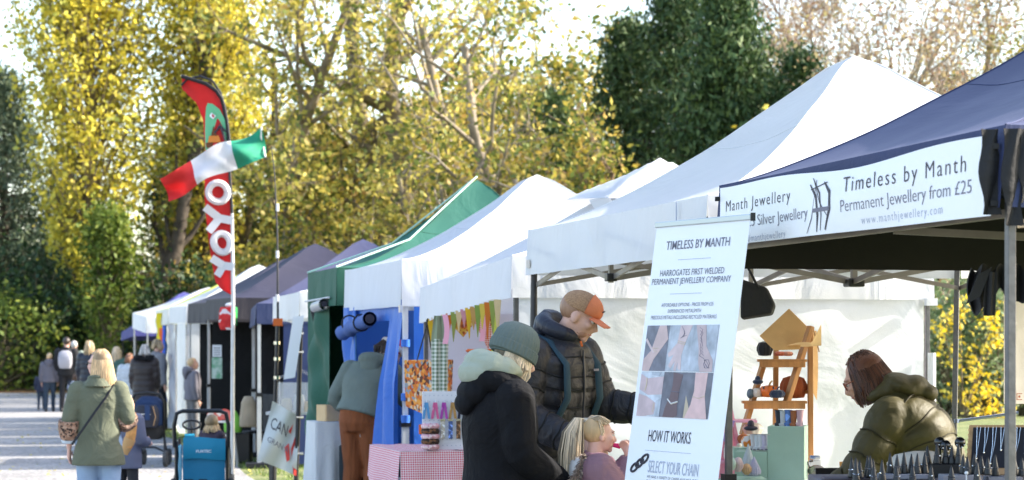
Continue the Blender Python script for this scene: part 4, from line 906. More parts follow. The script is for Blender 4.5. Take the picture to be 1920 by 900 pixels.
    def legsw(s, m, r=(.098, .070, .056), name='trousers', low=1.0, vox=None, seat=(.165, .125)):
        J, k = s.J, s.k; mb = MB()
        for q in 'LR':
            a = J['k'+q].lerp(J['a'+q], low); mb.cap([J['h'+q]-Vector((0, 0, .02*k)), J['h'+q].lerp(J['k'+q], .5), J['k'+q], J['k'+q].lerp(a, .5), a], [r[0]*k, (r[0]*.6+r[1]*.4)*k, r[1]*k, (r[1]*.5+r[2]*.5)*k, r[2]*k], 14)
        P = J['pelvis']; mb.loft([P-Vector((0, 0, .11*k)), P-Vector((0, 0, .03*k)), P+Vector((0, 0, .08*k)), P+Vector((0, 0, .14*k))], [seat[0]*.85*k, seat[0]*k, (seat[0]-.01)*k, (seat[0]-.02)*k], [seat[1]*.8*k, seat[1]*k, (seat[1]-.01)*k, (seat[1]-.015)*k])
        mb.build(name, m, s.root, vox=vox or s.vox, it=3); return s
    def shoes(s, m):
        k = s.k
        for q in 'LR':
            a = s.J['a'+q]; MB().cap([a+Vector((0, -.03*k, -.035*k)), a+Vector((0, .06*k, -.045*k)), a+Vector((0, .15*k, -.055*k))], [.048*k, .046*k, .036*k]).build('shoe', m, s.root, vox=.01, it=2)
        return s
    def hair(s, m, n=0, L=.3, g=1.0, fz=.05, fr=.045, low=0, **kw):
        mb = hair_shell(s.J['head'], s.Rh, s.hk, fr, fz, g, low)
        if n: locks(mb, s.J['head'], s.Rh, s.hk, n, L, s.rng, **kw)
        mb.build('hair', m, s.root); return s
    def done(s): return s.root
trs = lambda n, c, **k: mat(n, c, rough=.85, bump=.006, bscale=9, var=.12, vscale=5, bump2=.001, b2scale=60, **k)
dark_shoe = mat('dark_shoe', (.02, .02, .022), rough=.5)

# ---- man in the orange cap
p = Person('tall man in a charcoal puffer jacket, teal rucksack and orange mesh cap looking down', 1040, 11.9, -128, 1.93, hs=.91, vox=.008, hy=28, hp=26,
           pose=dict(pelvis=(0, -.05, .95), chest=(0, -.0, 1.28), neck=(0, .05, 1.475), head=(0, .145, 1.592), sL=(-.20, .01, 1.40), sR=(.20, .01, 1.40), eL=(-.28, .08, 1.16), wL=(-.38, .38, 1.13), eR=(.26, .0, 1.12), wR=(.18, .25, 1.0)))
p.body(hands={'R': dict(c=.5), 'L': dict(c=.5)}).face()
puffer = mat('charcoal_puffer', (.024, .023, .028), rough=.55, bump=.022, bscale=9, var=.25, vscale=9, bump2=.0015, b2scale=60)
p.top(puffer, hem=.74, e=.032, puff=.010, band=.085, seam=mat('seam_charcoal', (.012, .012, .014), rough=.8), wide=1.04, vox=.008)
MB().tube([p.J['chest']+Vector((0, .175*p.k+.004*math.sin(i), (i*.05-.4)*p.k)) for i in range(12)], .006, 6).build('zip', M['darksteel'], p.root)
# raised hood behind the head and high collar
Nk = p.J['neck']; k = p.k
mbh = MB().tube([Nk+Vector((math.sin(t)*.10*k, math.cos(t)*.085*k+.0, (.02+.04*(1-math.cos(t)))*k)) for t in [R(a) for a in range(10, 360, 18)]], [.032*k+.014*k*math.sin(PI*i/19) for i in range(20)], 10)
mbh.loft([Nk+Vector((0, -.07*k, -.02*k)), Nk+Vector((0, -.085*k, .06*k)), Nk+Vector((0, -.085*k, .11*k)), Nk+Vector((0, -.07*k, .145*k))], [.115*k, .115*k, .095*k, .05*k], [.05*k, .05*k, .042*k, .025*k])
mbh.build('hood', mat('hood_navy', (.016, .018, .030), rough=.5, bump=.012, bscale=14), p.root, vox=.008, it=3)
MB().tube([Nk+Vector((.02*k, .12*k, -.005)), Nk+Vector((.03*k, .135*k, -.03))], .006, 6).build('zip_pull', M['orange'], p.root)
teal = trs('teal_rucksack', (.018, .05, .075))
bp = MB().loft([p.J['chest']+Vector((0, -.22*k, (-.30+.09*i)*k)) for i in range(7)], [.13*k, .15*k, .155*k, .155*k, .15*k, .14*k, .09*k], [.07*k, .09*k, .10*k, .10*k, .095*k, .08*k, .05*k], n=20, pw=3)
bpo = bp.build('rucksack', teal, p.root, vox=.01, it=4)
for sg in (-1, 1):
    MB().tube([p.J['chest']+Vector((sg*a*k, b*k, c*k)) for a, b, c in ((.11, -.17, .17), (.125, -.06, .235), (.13, .07, .19), (.125, .165, .08), (.13, .175, -.08), (.15, .10, -.22), (.14, -.05, -.27))], [.026*k]*7, 8, sq=.4).build('rucksack_strap', teal, bpo)
p.legsw(trs('dark_jeans', (.03, .04, .07))).shoes(dark_shoe)
p.hair(H_stub, g=.93, fz=.03)
# stubble jaw
MB().ell(p.W(0, .035, -.067), (.0525*p.hk, .0575*p.hk, .040*p.hk), p.Rh, 14, 10).build('stubble', mat('stubble_skin', (.42, .22, .15), rough=.7), p.root)
capo = MB().ell(p.W(0, -.005, .052), (.089*p.hk, .112*p.hk, .083*p.hk), p.Rh, 28, 16, lambda v: (v[0], v[1], max(v[2], -.25))).build('cap', mat('cap_mesh', (.33, .19, .10), rough=.8, bump=.003, bscale=180, var=.25, vscale=120), p.root)
MB().ell(p.W(0, -.003, .053), (.092*p.hk, .116*p.hk, .087*p.hk), p.Rh, 28, 16, lambda v: (v[0], max(v[1], .28), max(v[2], -.27))).build('cap_front', mat('cap_orange', (.62, .19, .085), rough=.8, bump=.002, bscale=90), capo)
MB().sheet(lambda u, v: p.W((2*u-1)*.078*math.sqrt(max(0, 1-(v*.75)**2)), .085+.092*v-.02*(2*u-1)**2, .033-.018*v-.020*(2*u-1)**2*(1-.3*v)), 16, 8, .004, tuple(p.Rh @ Vector((0, 0, 1)))).build('cap_brim', mat('brim_orange', (.64, .20, .10), rough=.75), capo)
MB().box(p.W(0, .1085, .073), (.040*k, .004, .018*k), p.Rh @ Matrix.Rotation(R(-25), 3, 'X')).build('cap_patch', M['ink'], capo, False)
MB().box(p.J['chest']+Vector((-.085*k, .185*k, .055*k)), (.045, .003, .012)).build('chest_mark', M['ink2'], p.root, False)

# ---- woman in the green beanie
p = Person('woman in a ribbed grey green beanie and black coat with a sage quilted hood', 937, 10.95, -72, 1.69, vox=.007, hy=8, hp=20, skin='skin_pink',
           pose=dict(pelvis=(0, 0, .93), chest=(0, .0, 1.26), neck=(0, .03, 1.465), head=(0, .085, 1.600), sL=(-.185, .02, 1.39), sR=(.185, .02, 1.39), eL=(-.225, .03, 1.12), wL=(-.08, .27, 1.00), eR=(.235, .03, 1.12), wR=(.10, .30, .955)))
p.body(hands={'R': dict(c=.6, d=(-.35, .9, -.35), n=(.5, 0, .8)), 'L': dict(c=.6)}).face()
blk = mat('black_coat', (.0055, .0055, .007), rough=.85, bump=.03, bscale=6, bump2=.001, b2scale=70, spec=.2)
p.top(blk, hem=.62, e=.030, wide=1.02, depth=1.15, vox=.008, arm=1.08)
k = p.k; Nk = p.J['neck']
sage = mat('sage_lining', (.33, .36, .28), rough=.8, bump=.012, bscale=11)
mb = MB().tube([Nk+Vector((math.sin(t)*.135*k, math.cos(t)*.11*k-.04*k, (-.015+.045*(1-math.cos(t))*.5)*k)) for t in [R(a) for a in range(30, 335, 15)]], [(.034+.040*math.sin(PI*i/20))*k for i in range(21)], 12)
mb.ell(Nk+Vector((0, -.17*k, -.045*k)), (.14*k, .08*k, .075*k)); mb.ell(Nk+Vector((0, -.215*k, -.10*k)), (.09*k, .05*k, .06*k))
hd = mb.build('hood', blk, p.root, vox=.008, it=3)
mb = MB().tube([Nk+Vector((math.sin(t)*.115*k, math.cos(t)*.095*k-.045*k, (.055+.05*(1-math.cos(t))*.5)*k)) for t in [R(a) for a in range(25, 340, 15)]], [(.032+.042*abs(math.sin(PI*i/20))+.005*math.sin(i*2.2))*k for i in range(22)], 12)
mb.ell(Nk+Vector((0, -.15*k, .055*k)), (.14*k, .095*k, .080*k)); mb.build('hood_lining', sage, hd, vox=.008, it=2)
p.legsw(trs('black_leggings', (.015, .015, .02))).shoes(dark_shoe)
p.hair(H_pale, n=70, L=.15, ang=(42, 130), flare=.0, r0=.009, z0=.06, sway=(0, .12))
bean = mat('beanie_knit', (.115, .145, .13), rough=.95, bump=.003, bscale=90)
bo = MB().lathe([(.098, -.015), (.106, .02), (.108, .06), (.100, .10), (.078, .135), (.045, .155), (.0, .162)], (0, 0, 0), 144, lambda a, z: (1+.016*math.cos(a*36))*(1+.10*abs(math.cos(a-PI/2))), Matrix.Identity(3))
for i, v in enumerate(bo.v): bo.v[i] = tuple(p.W(*Vector(v)+Vector((0, -.025, .015))) if False else p.W(v[0], v[1]*1.04-.022, v[2]+.012))
bo = bo.build('beanie', bean, p.root)
cf = MB().lathe([(.104, -.018), (.112, -.012), (.1145, .012), (.1125, .036), (.106, .042)], (0, 0, 0), 144, lambda a, z: (1+.018*math.cos(a*36))*(1+.10*abs(math.cos(a-PI/2))))
for i, v in enumerate(cf.v): cf.v[i] = tuple(p.W(v[0], v[1]*1.04-.022, v[2]+.012-.10*v[1]))
cf.build('beanie_cuff', bean, bo)
MB().box(p.J['chest']+Vector((-.04*k, .17*k, .09*k)), (.04, .004, .012)).build('chest_mark', M['banner'], p.root, False)

# ---- girl with the ponytail
mauve = mat('mauve_coat', (.25, .135, .165), rough=.7, bump=.015, bscale=8)
p = Person('small girl in a mauve coat with a blond ponytail, a pink toy at her lips', 1116, 11.0, -80, 1.27, hs=1.0, vox=.006, skin='skin_pink', hp=4, hy=4,
           pose=dict(head=(0, .03, 1.60), neck=(0, -.01, 1.44), sL=(-.18, -.01, 1.37), sR=(.18, -.01, 1.37), eL=(-.22, .12, 1.15), wL=(-.06, .26, 1.42), eR=(.25, .13, 1.17), wR=(.07, .225, 1.42)))
p.body(hands={'R': dict(c=.7, d=(-.4, -.2, .9), n=(-.6, .6, 0)), 'L': dict(c=.7, d=(.4, -.2, .9), n=(.6, .6, 0))}).face()
k = p.k
p.top(mauve, hem=.6, e=.045, wide=1.06, vox=.008, arm=1.15)
mb = MB(); rg = random.Random(5)
C0 = p.J['neck']+Vector((.05*k, -.13*k, -.05*k))
for i in range(900):
    t = rg.uniform(0, 2*PI); f = rg.uniform(-.3, .9); c = C0+Vector((math.sin(t)*.135*k, math.cos(t)*.06*k-.02*k, (math.cos(t)*.10)*k-.03*k))
    d = Vector((rg.gauss(0, 1), rg.gauss(0, 1), rg.gauss(0, 1))).normalized()*.045*k
    mb.tube([c, c+d*.6+Vector((0, 0, -.004)), c+d+Vector((0, 0, -.012))], [.005*k, .004*k, .001*k], 3, cap=False)
MB().ell(C0+Vector((0, -.0, -.02)), (.125*k, .065*k, .10*k)).build('hood', mat('pale_fleece', (.62, .60, .58), rough=.95, bump=.01, bscale=30), p.root)
mb.build('fur_trim', hairmat('fur_brown', (.30, .22, .17)), p.root)
p.legsw(trs('girl_leggings', (.06, .05, .07)), r=(.09, .065, .05)).shoes(dark_shoe)
p.hair(H_blond, g=1.03, fz=.062, fr=.06)
mb = MB(); rg = random.Random(9); tie = p.W(0, -.105, .095)
for i in range(260):
    a = rg.uniform(0, 2*PI); r = .028*math.sqrt(rg.random()); q = Vector((math.cos(a), math.sin(a), 0))*r*k
    l = rg.uniform(.36, .52)*k; sp = q*2.6
    mb.tube([tie+q*.5, tie+Vector((0, -.05*k, .012*k))+q, tie+Vector((0, -.085*k, -.08*k))+sp, tie+Vector((rg.gauss(0, .008), -.10*k, -.22*k))+sp*1.2, tie+Vector((rg.gauss(0, .014), -.09*k-rg.random()*.03, -l))+sp], [.0035, .0045, .0045, .004, .001], 4, cap=False)
for i in range(260):     # combed strands from the brow back to the tie
    a = rg.uniform(-1.9, 1.9); z0 = rg.uniform(-.005, .1); s0 = Vector((math.sin(a)*.087, .075*max(0, math.cos(a))*1.0-.01, max(z0, .062+.03*math.cos(a)) if math.cos(a) > .3 else z0))
    mid = Vector((s0.x*.95, -.04, max(.1, z0+.03)))
    mb.tube([p.W(*s0), p.W(*((s0+mid)/2*1.06)), p.W(*mid), tie], [.003*k, .004*k, .004*k, .003*k], 4, cap=False)
mb.build('ponytail', H_pale, p.root)
MB().lathe([(.02*k, -.01), (.027*k, 0), (.02*k, .01)], tie, 10).build('hair_tie', M['cream'], p.root)
MB().tube([p.W(0, .1, -.062), p.W(0, .15, -.068)], [.014*k, .018*k], 10).build('pink_toy', mat('hot_pink', (.8, .03, .18), rough=.3), p.root)

# ---- woman in the sage overshirt
p = Person('blond woman in sunglasses and a wide sage overshirt with leopard cuffs, back to the camera', 185, 18.3, 6, 1.61, vox=.01, hy=58, hp=2, skin='skin_pink',
           pose=dict(sL=(-.18, -.01, 1.34), sR=(.18, -.01, 1.34), eL=(-.255, -.04, 1.08), wL=(-.26, .02, .84), eR=(.26, -.02, 1.09), wR=(.16, .24, 1.0), neck=(0, -.01, 1.43), head=(0, .02, 1.575)))
k = p.k; p.body().face()
sagem = mat('sage_shirt', (.12, .13, .085), rough=.85, bump=.04, bscale=5, var=.06, vscale=6)
p.top(sagem, hem=.68, e=.02, wide=.98, flare=1.2, arm=.98, sleeve=.55, vox=.011, name='overshirt')
leo = spots('leopard_print', [(.04, .025, .02), (.30, .17, .11), (.42, .27, .19), (.30, .17, .11)], 70)
for q in 'LR':
    e, wq = p.J['e'+q], p.J['w'+q]; d = (wq-e).normalized()
    MB().tube([e-d*.0, e+d*.05*k, e+d*.13*k, e+d*.17*k], [.093*k, .098*k, .09*k, .075*k], 14).build('leopard_cuff', leo, p.root)
    MB().tube([e+d*.165*k, e+d*.20*k], [.072*k, .066*k], 14).build('turned_cuff', trs('pale_denim', (.5, .56, .62)), p.root)
MB().tube([p.J['wL']+Vector((0, 0, .03)), p.J['wL']+Vector((0, 0, .055))], .036, 12).build('wrist_strap', mat('coral_strap', (.8, .12, .05), rough=.4), p.root)
p.legsw(trs('light_jeans', (.26, .36, .50)), r=(.12, .09, .08), seat=(.19, .15)).shoes(dark_shoe)
p.hair(H_blond, n=650, L=.36, ang=(75, 290), flare=.035, g=1.0, z0=.12, r0=.0055)
for sg in (-1, 1): MB().ell(p.W(sg*.034, .094, .005), (.024*k, .007*k, .019*k), p.Rh, 14, 8).build('sunglass_lens', M['gloss_black'], p.root); MB().tube([p.W(sg*.055, .088, .01), p.W(sg*.08, .0, .008)], .003, 5).build('sunglass_arm', M['black_plastic'], p.root)
MB().tube([p.J['neck']+Vector(v)*k for v in ((.13, -.06, -.035), (.08, -.15, -.14), (-.02, -.20, -.28), (-.13, -.205, -.44), (-.22, -.14, -.56))], .014, 6, sq=.4).build('bag_strap', M['black_cloth'], p.root)
MB().loft([p.J['neck']+Vector((math.sin(R(0))*0, -.035*k, z*k)) for z in (-.05, -.02, .02)], [.13*k, .115*k, .09*k], [.11*k, .10*k, .085*k]).build('collar', sagem, p.root)

# ---- child with pastry
p = Person('child in grey top and black leggings holding a pastry beside the sage overshirt', 237, 19.6, -30, 1.18, skin='skin_pink', vox=.01, pose=dict(eR=(.24, .0, 1.14), wR=(.14, .25, 1.12), eL=(-.24, .0, 1.14), wL=(.0, .27, 1.1)))
p.body().top(trs('slate_top', (.13, .14, .20)), hem=.78, e=.03, name='sweater').legsw(trs('black_leggings2', (.03, .03, .034)), r=(.085, .065, .05)).shoes(dark_shoe).hair(H_blond, n=60, L=.2)
past = MB().loft([(-.0, -.02, -.13), (0, 0, -.09), (0, 0, 0), (.01, 0, .06), (.02, 0, .1)], [.03, .045, .045, .03, .01], [.012, .02, .025, .02, .01]).build('pastry', mat('pastry_crust', (.62, .30, .09), rough=.6, var=.3, vscale=20, bump=.006, bscale=30))
past.location = at(246, 812, 19.2); past.rotation_euler = (0, R(12), 0); tag(past, 'golden pastry in a paper sleeve held by the child beside the sage shirt', 'pastry')
MB().loft([(-.02, -.005, -.19), (-.01, -.004, -.12), (0, 0, -.05)], [.03, .045, .052], [.02, .025, .03]).build('paper_sleeve', M['kraft'], past)

# ---- man at the blue stall
p = Person('man in a grey green hoodie and rust trousers leaning into the blue stall doorway', 676, 20.0, -30, 1.80, vox=.012, hy=-35, hp=40,
           pose=dict(pelvis=(0, -.02, .92), chest=(.03, .06, 1.22), neck=(.09, .13, 1.40), head=(.17, .22, 1.50), sL=(-.15, .07, 1.34), sR=(.24, .14, 1.32), eL=(-.31, .04, 1.08), wL=(-.12, .22, .93), eR=(.25, .3, 1.1), wR=(.15, .5, 1.05), kL=(-.08, .02, .5), kR=(.12, .04, .5)))
p.body().top(trs('sage_hoodie', (.135, .165, .145)), hem=.96, e=.022, hood=1.0, name='hoodie', wide=1.08, arm=1.0).legsw(mat('rust_cord', (.22, .065, .02), rough=.9, bump=.012, bscale=6, stretch=(3, 3, .6), var=.2, vscale=6), r=(.115, .095, .075), seat=(.19, .15)).shoes(dark_shoe).hair(H_dark, n=30, L=.12)
so = MB().ell(p.W(0, -.01, .06), (.088*p.k, .108*p.k, .08*p.k), p.Rh).build('santa_hat', mat('red_felt', (.6, .03, .03), rough=.9), p.root)
MB().tube([p.W(math.sin(t)*.09, math.cos(t)*.108-.01, .05) for t in [i*PI/8 for i in range(17)]], .02, 8).build('hat_trim', mat('white_fluff', (.8, .8, .8), rough=.95, bump=.01, bscale=60), so)

# ---- vendor bending over her table
ol = mat('olive_puffer', (.060, .050, .014), rough=.6, bump=.014, bscale=7, var=.12, vscale=4, bump2=.001, b2scale=60)
p = Person('stallholder in an olive hooded puffer coat and glasses bending over the jewellery', 1775, 11.4, 72, 1.76, vox=.009, hy=6, hp=28,
           pose=dict(pelvis=(0, -.0, .84), chest=(.02, .15, 1.15), neck=(.0, .30, 1.33), head=(.0, .42, 1.425), sL=(-.16, .26, 1.235), sR=(.16, .26, 1.235), eL=(-.25, .42, .92), wL=(-.16, .60, .82), eR=(.23, .46, .92), wR=(.12, .60, .82), hL=(-.09, -.02, .82), hR=(.09, -.02, .82), kL=(-.1, .06, .45), kR=(.1, .06, .45)))
p.body().face().top(ol, hem=.72, e=.035, puff=.024, band=.13, seam=mat('seam_olive', (.028, .023, .007), rough=.8), wide=1.03, depth=.98, arm=1.02, vox=.009, bl=(0, -.10, .60), flare=1.05)
k = p.k; Nk = p.J['neck']
mb = MB().ell(Nk+Vector((0, -.09*k, .055*k)), (.155*k, .125*k, .060*k), Matrix.Rotation(R(22), 3, 'X')); mb.ell(Nk+Vector((0, -.14*k, .055*k)), (.125*k, .075*k, .06*k))
mb.ell(Nk+Vector((0, -.02*k, .03*k)), (.135*k, .10*k, .065*k)); mb.ell(Nk+Vector((0, -.21*k, .02*k)), (.08*k, .05*k, .045*k)); mb.tube([Nk+Vector((math.sin(t)*.10*k, math.cos(t)*.075*k+.02*k, (.02+.03*math.cos(t+PI))*k)) for t in [R(a) for a in range(0, 361, 20)]], .032*k, 10)
mb.build('hood', ol, p.root, vox=.009, it=3)
p.legsw(trs('dark_trousers', (.03, .03, .035))).shoes(dark_shoe)
p.hair(H_aub, n=520, L=.155, ang=(42, 318), flare=.022, g=1.0, z0=.12, r0=.006, sway=(0, .10), fz=.06)
for sg in (-1, 1):
    MB().tube([p.W(sg*.034+.024*math.cos(t), .103+.0*math.cos(t), .002+.021*math.sin(t)) for t in [i*PI/8 for i in range(17)]], .003, 6).build('glasses_rim', mat('tortoise', (.25, .06, .02), rough=.3), p.root)
    MB().tube([p.W(sg*.058, .1, .01), p.W(sg*.082, .0, .01)], .0028, 5).build('glasses_arm', bpy.data.materials['tortoise'], p.root)

# ---- walkers far down the path
far = 'walkers further down the path'
def walker(label, px, z, yaw, H, topm, hem, legm, hairm, n=0, L=.2, puff=0, hood=None, hat=None, wide=1.0, e=.03, hy=0, stride=.1, **kw):
    p = Person(label, px, z, yaw, H, vox=.017, group=far, hy=hy, pose=dict(aL=(-.1, -stride, .09), aR=(.1, stride, .09), kL=(-.1, .0, .5), kR=(.1, stride*.8, .5), **kw))
    p.body().top(topm, hem=hem, e=e, puff=puff, band=.11, hood=hood, wide=wide).legsw(legm).shoes(dark_shoe).hair(hairm, n=n, L=L, r0=.014)
    return p
dkt = trs('navy_jeans', (.02, .035, .06)); blkt = trs('black_trousers', (.012, .012, .016))
p = walker('man in black with a pale grey rucksack walking away down the path', 125, 54, 2, 1.80, trs('black_jumper', (.012, .012, .015)), .85, blkt, H_dark)
MB().loft([(0, -.22, 1.06), (0, -.235, 1.15), (0, -.235, 1.3), (0, -.22, 1.42), (0, -.2, 1.47)], [.13, .165, .17, .15, .09], [.06, .09, .09, .07, .04], pw=3.2).build('rucksack', trs('grey_rucksack', (.35, .34, .38)), p.root)
p = walker('boy in a slate hoodie, cap and blue joggers walking away at the far left', 93, 54, 8, 1.42, trs('slate_hoodie', (.11, .105, .13)), .88, dkt, H_blond, hood=1.0)
MB().ell(p.W(0, .0, .05), (.09*p.k, .112*p.k, .085*p.k), p.Rh, fn=lambda v: (v[0], v[1], max(v[2], -.2))).build('cap', trs('dark_cap', (.03, .03, .035)), p.root)
walker('toddler in dark blue clothes half hidden left of the boy with the cap', 77, 55.5, 5, .98, trs('navy_fleece', (.02, .025, .05)), .8, dkt, H_dark)
walker('woman in a dark blue puffer jacket with long light brown hair, behind the sage overshirt', 168, 46, -20, 1.70, mat('ink_puffer', (.015, .018, .03), rough=.45, bump=.01, bscale=12), .82, blkt, H_sand, n=60, L=.22, puff=.02)
walker('child in a black and white patterned jacket between the rucksack man and blond woman', 141, 49, 5, .98, spots('patterned_jacket', [(.6, .6, .65), (.05, .05, .07), (.4, .4, .5), (.02, .02, .03)], 14), .75, dkt, H_brown, n=30, L=.2)
walker('small walker with a light green hood right of the grey rucksack', 139, 56.5, 0, 1.72, trs('pale_green_hood', (.28, .33, .27)), .85, blkt, H_grey)
walker('woman with pale blond hair in a green jacket, far along the stalls', 219, 45, -15, 1.58, trs('bottle_green_jacket', (.05, .11, .09)), .85, blkt, H_pale, n=60, L=.3)
rb = MB().loft([(0, 0, .0), (0, 0, .1), (0, 0, .25)], [.13, .15, .14], [.06, .07, .06], pw=3).build('shopping_bag', trs('red_bag', (.6, .03, .03))); rb.location = at(252, 728, 44.5); tag(rb, 'red bag carried beside the white puffer jacket', 'bag')
walker('woman with bobbed auburn hair in a white puffer jacket', 243, 43, -12, 1.45, mat('white_puffer', (.55, .57, .60), rough=.5, bump=.01, bscale=10), .72, blkt, hairmat('hair_ginger', (.25, .1, .04)), n=40, L=.14, puff=.022)
p = walker('woman in a long dark brown quilted coat with a black fur collar', 272, 40, -8, 1.62, mat('brown_puffer', (.033, .024, .024), rough=.5), .50, blkt, H_grey, n=40, L=.12, puff=.02, wide=1.15)
mb = MB(); rg = random.Random(3)
for i in range(500):
    t = rg.uniform(0, 2*PI); c = p.J['neck']+Vector((math.sin(t)*.15, math.cos(t)*.12-.03, .02)); d = Vector((rg.gauss(0, 1), rg.gauss(0, 1), rg.gauss(0, 1))).normalized()*.06
    mb.tube([c, c+d], [.014, .004], 3, cap=False)
mb.build('fur_collar', M['black_cloth'], p.root)
walker('person with short brown hair facing the white stall beyond the brown coat', 296, 42.2, -60, 1.72, trs('grey_jacket', (.2, .2, .22)), .85, blkt, H_sand, n=20, L=.1)
p = walker('blond boy in a grey hoodie and joggers standing before the black lined stall', 361, 36.6, -62, 1.40, trs('grey_hoodie', (.16, .15, .175)), .88, trs('grey_joggers', (.15, .145, .15)), H_blond, hood=1.1, hy=-15, stride=.02)
# ================================================================ flags
def flagpos(px, py, z, base): return at(px, py, z)-base
fz = 25.0
ff = empty('feather_flag', (at(435, 640, fz).x, fz, 0), 0, 'tall red feather flag with big white letters and a green picture panel', 'flag')
fb = ff.location.copy()
FP = lambda px, py, dy=0: at(px, py, fz)-fb+Vector((0, dy, 0))
pole = [FP(436, 920), FP(436, 760), FP(437, 560), FP(435, 400), FP(428, 280), FP(422, 215), FP(414, 175), FP(398, 151), FP(375, 143), FP(352, 148), FP(340, 160)]
MB().tube(pole[:4], [.024, .024, .022, .018], 10).build('lower_pole', M['whitesteel'], ff)
MB().tube(pole[3:], [.018, .016, .014, .013, .012, .012, .012, .012], 8).build('bent_pole', M['black_plastic'], ff)
def interp(tab, t):
    for i in range(len(tab)-1):
        if t <= tab[i+1][0]: f = (t-tab[i][0])/(tab[i+1][0]-tab[i][0]); return tab[i][1]+(tab[i+1][1]-tab[i][1])*f
    return tab[-1][1]
RE = [(0, 340.5), (.02, 375), (.05, 400), (.09, 414), (.16, 423), (.3, 430), (.5, 435), (1, 440)]
LE = [(0, 340), (.05, 350), (.12, 368), (.2, 380), (.35, 384), (.55, 384), (.75, 392), (.93, 403), (.97, 415), (1, 439)]
YT = lambda t: 143+413*t
def fpt(t, u, off=0):
    y = YT(t); l, r = interp(LE, t), interp(RE, t)
    yy = y+(20*(1-u) if t < .02 else 20*(1-u)*max(0, 1-t*8))
    return at(l+(r-l)*u, yy, fz)-fb+Vector((0, .05*math.sin(u*3+t*7)*(1-u)-off, 0))
red = fabric('flag_red', (.62, .03, .03), trans=.35, wr=.01, ws=4, var=.25)
MB().sheet(lambda u, v: fpt(v, u), 12, 60, .002, (0, 1, 0)).build('flag_cloth', red, ff)
MB().tube([fpt(t, 1, .01) for t in [i/30 for i in range(5)]]+[fpt(.2, 1, .01), fpt(.3, 1, .01)], .022, 6).build('pole_sleeve', M['black_cloth'], ff)
gp = mat('flag_green', (.12, .42, .22), rough=.6)
def fpatch(pts, m, nm, off): 
    P = [fpt(t, u, off) for t, u in pts]; n = len(P)
    MB().add(P+[p-Vector((0, .002, 0)) for p in P], [tuple(range(n)), tuple(range(2*n-1, n-1, -1))]).build(nm, m, ff, False)
fpatch([(.335, .02), (.335, .98), (.27, .99), (.2, .95), (.15, .80), (.125, .60), (.12, .42), (.14, .30), (.19, .12), (.25, .05)], gp, 'green_panel', .012)
dk = mat('print_brown', (.12, .04, .01), rough=.7); orr = mat('print_orange', (.6, .2, .03), rough=.7)
fpatch([(.325, .08), (.325, .75), (.30, .78), (.30, .05)], dk, 'printed_base', .016)
fpatch([(.30, .15), (.30, .68), (.27, .62), (.27, .22)], orr, 'printed_temple', .016)
fpatch([(.27, .30), (.27, .55), (.225, .43)], dk, 'printed_temple_roof', .018)
fpatch([(.165, .45), (.18, .6), (.195, .45), (.18, .32)], M['banner'], 'printed_mark', .017)
fpatch([(.17, .48), (.18, .54), (.19, .48), (.18, .42)], red, 'printed_mark_centre', .020)
MB().tube([fpt(.31, .86, .018), fpt(.27, .82, .018), fpt(.23, .72, .018)], .012, 5).build('printed_palm_stem', M['ink'], ff)
for k in range(5): MB().tube([fpt(.23, .72, .018), fpt(.215+.012*abs(k-2), .72+.11*(k-2)*.5, .018), fpt(.235+.012*abs(k-2), .72+.13*(k-2), .018)], .009, 4).build('printed_palm_leaf', M['ink'], ff)
# rotated capitals, read from the foot of the flag upward
wht = mat('flag_white', (.75, .75, .77), rough=.7, trans=.3)
def stroke(pts, wd, nm='letter'):
    q = [fpt(t, u, .02) for t, u in pts]; mb = MB()
    for i in range(len(q)-1):
        d = (q[i+1]-q[i]).normalized(); n = Vector((d.z, 0, -d.x))*wd; e = d*wd*.45
        vs = [q[i]+n-e, q[i]-n-e, q[i+1]-n+e, q[i+1]+n+e]
        mb.add(vs+[v-Vector((0, .003+.0006*i, 0)) for v in vs], [(0, 1, 2, 3), (7, 6, 5, 4), (0, 4, 5, 1), (1, 5, 6, 2), (2, 6, 7, 3), (3, 7, 4, 0)])
    return mb.build(nm, wht, ff, False)
def ring(t0, u0, rt, ru_, wd):
    pts = [(t0+rt*math.sin(a), u0+ru_*math.cos(a)) for a in [i*PI/10 for i in range(21)]]
    q = [fpt(t, u, .02) for t, u in pts]; MB().tube(q, wd, 6, sq=.99).build('letter', wht, ff)
ring(.528, .50, .043, .34, .042)
stroke([(.655, .95), (.645, .48)], .045); stroke([(.645, .50), (.60, .05)], .045); stroke([(.645, .5), (.70, .1)], .045)
ring(.757, .54, .043, .34, .042)
stroke([(.865, .95), (.86, .5)], .045); stroke([(.86, .52), (.83, .08)], .045); stroke([(.86, .5), (.90, .2)], .042)

iz = 24.4
fl = empty('national_flag', (at(514, 640, iz).x, iz, 0), 0, 'green white and red tricolour flag streaming left from a thin pole', 'flag')
lb = fl.location.copy()
IP = lambda px, py, dy=0: at(px, py, iz)-lb+Vector((0, dy, 0))
MB().tube([IP(512, 930), IP(514, 820), IP(521, 600)], .022, 8).build('lower_pole', M['darksteel'], fl)
MB().tube([IP(521, 610), IP(520, 440), IP(515, 330), IP(509, 275), IP(499, 286)], [.014, .010, .007, .005, .004], 6).build('whip_pole', M['darksteel'], fl)
for y in (382, 470, 552): MB().tube([IP(520, y), IP(520, y+14)], .018, 8).build('pole_joint', M['whitesteel'], fl)
for y in (640, 670, 705): MB().tube([IP(519, y), IP(519, y+6)], .035, 8).build('pole_clip', M['silver'], fl)
MB().box(IP(521, 604), (.10, .06, .08)).build('reel', mat('orange_reel', (.6, .12, .02)), fl, False)
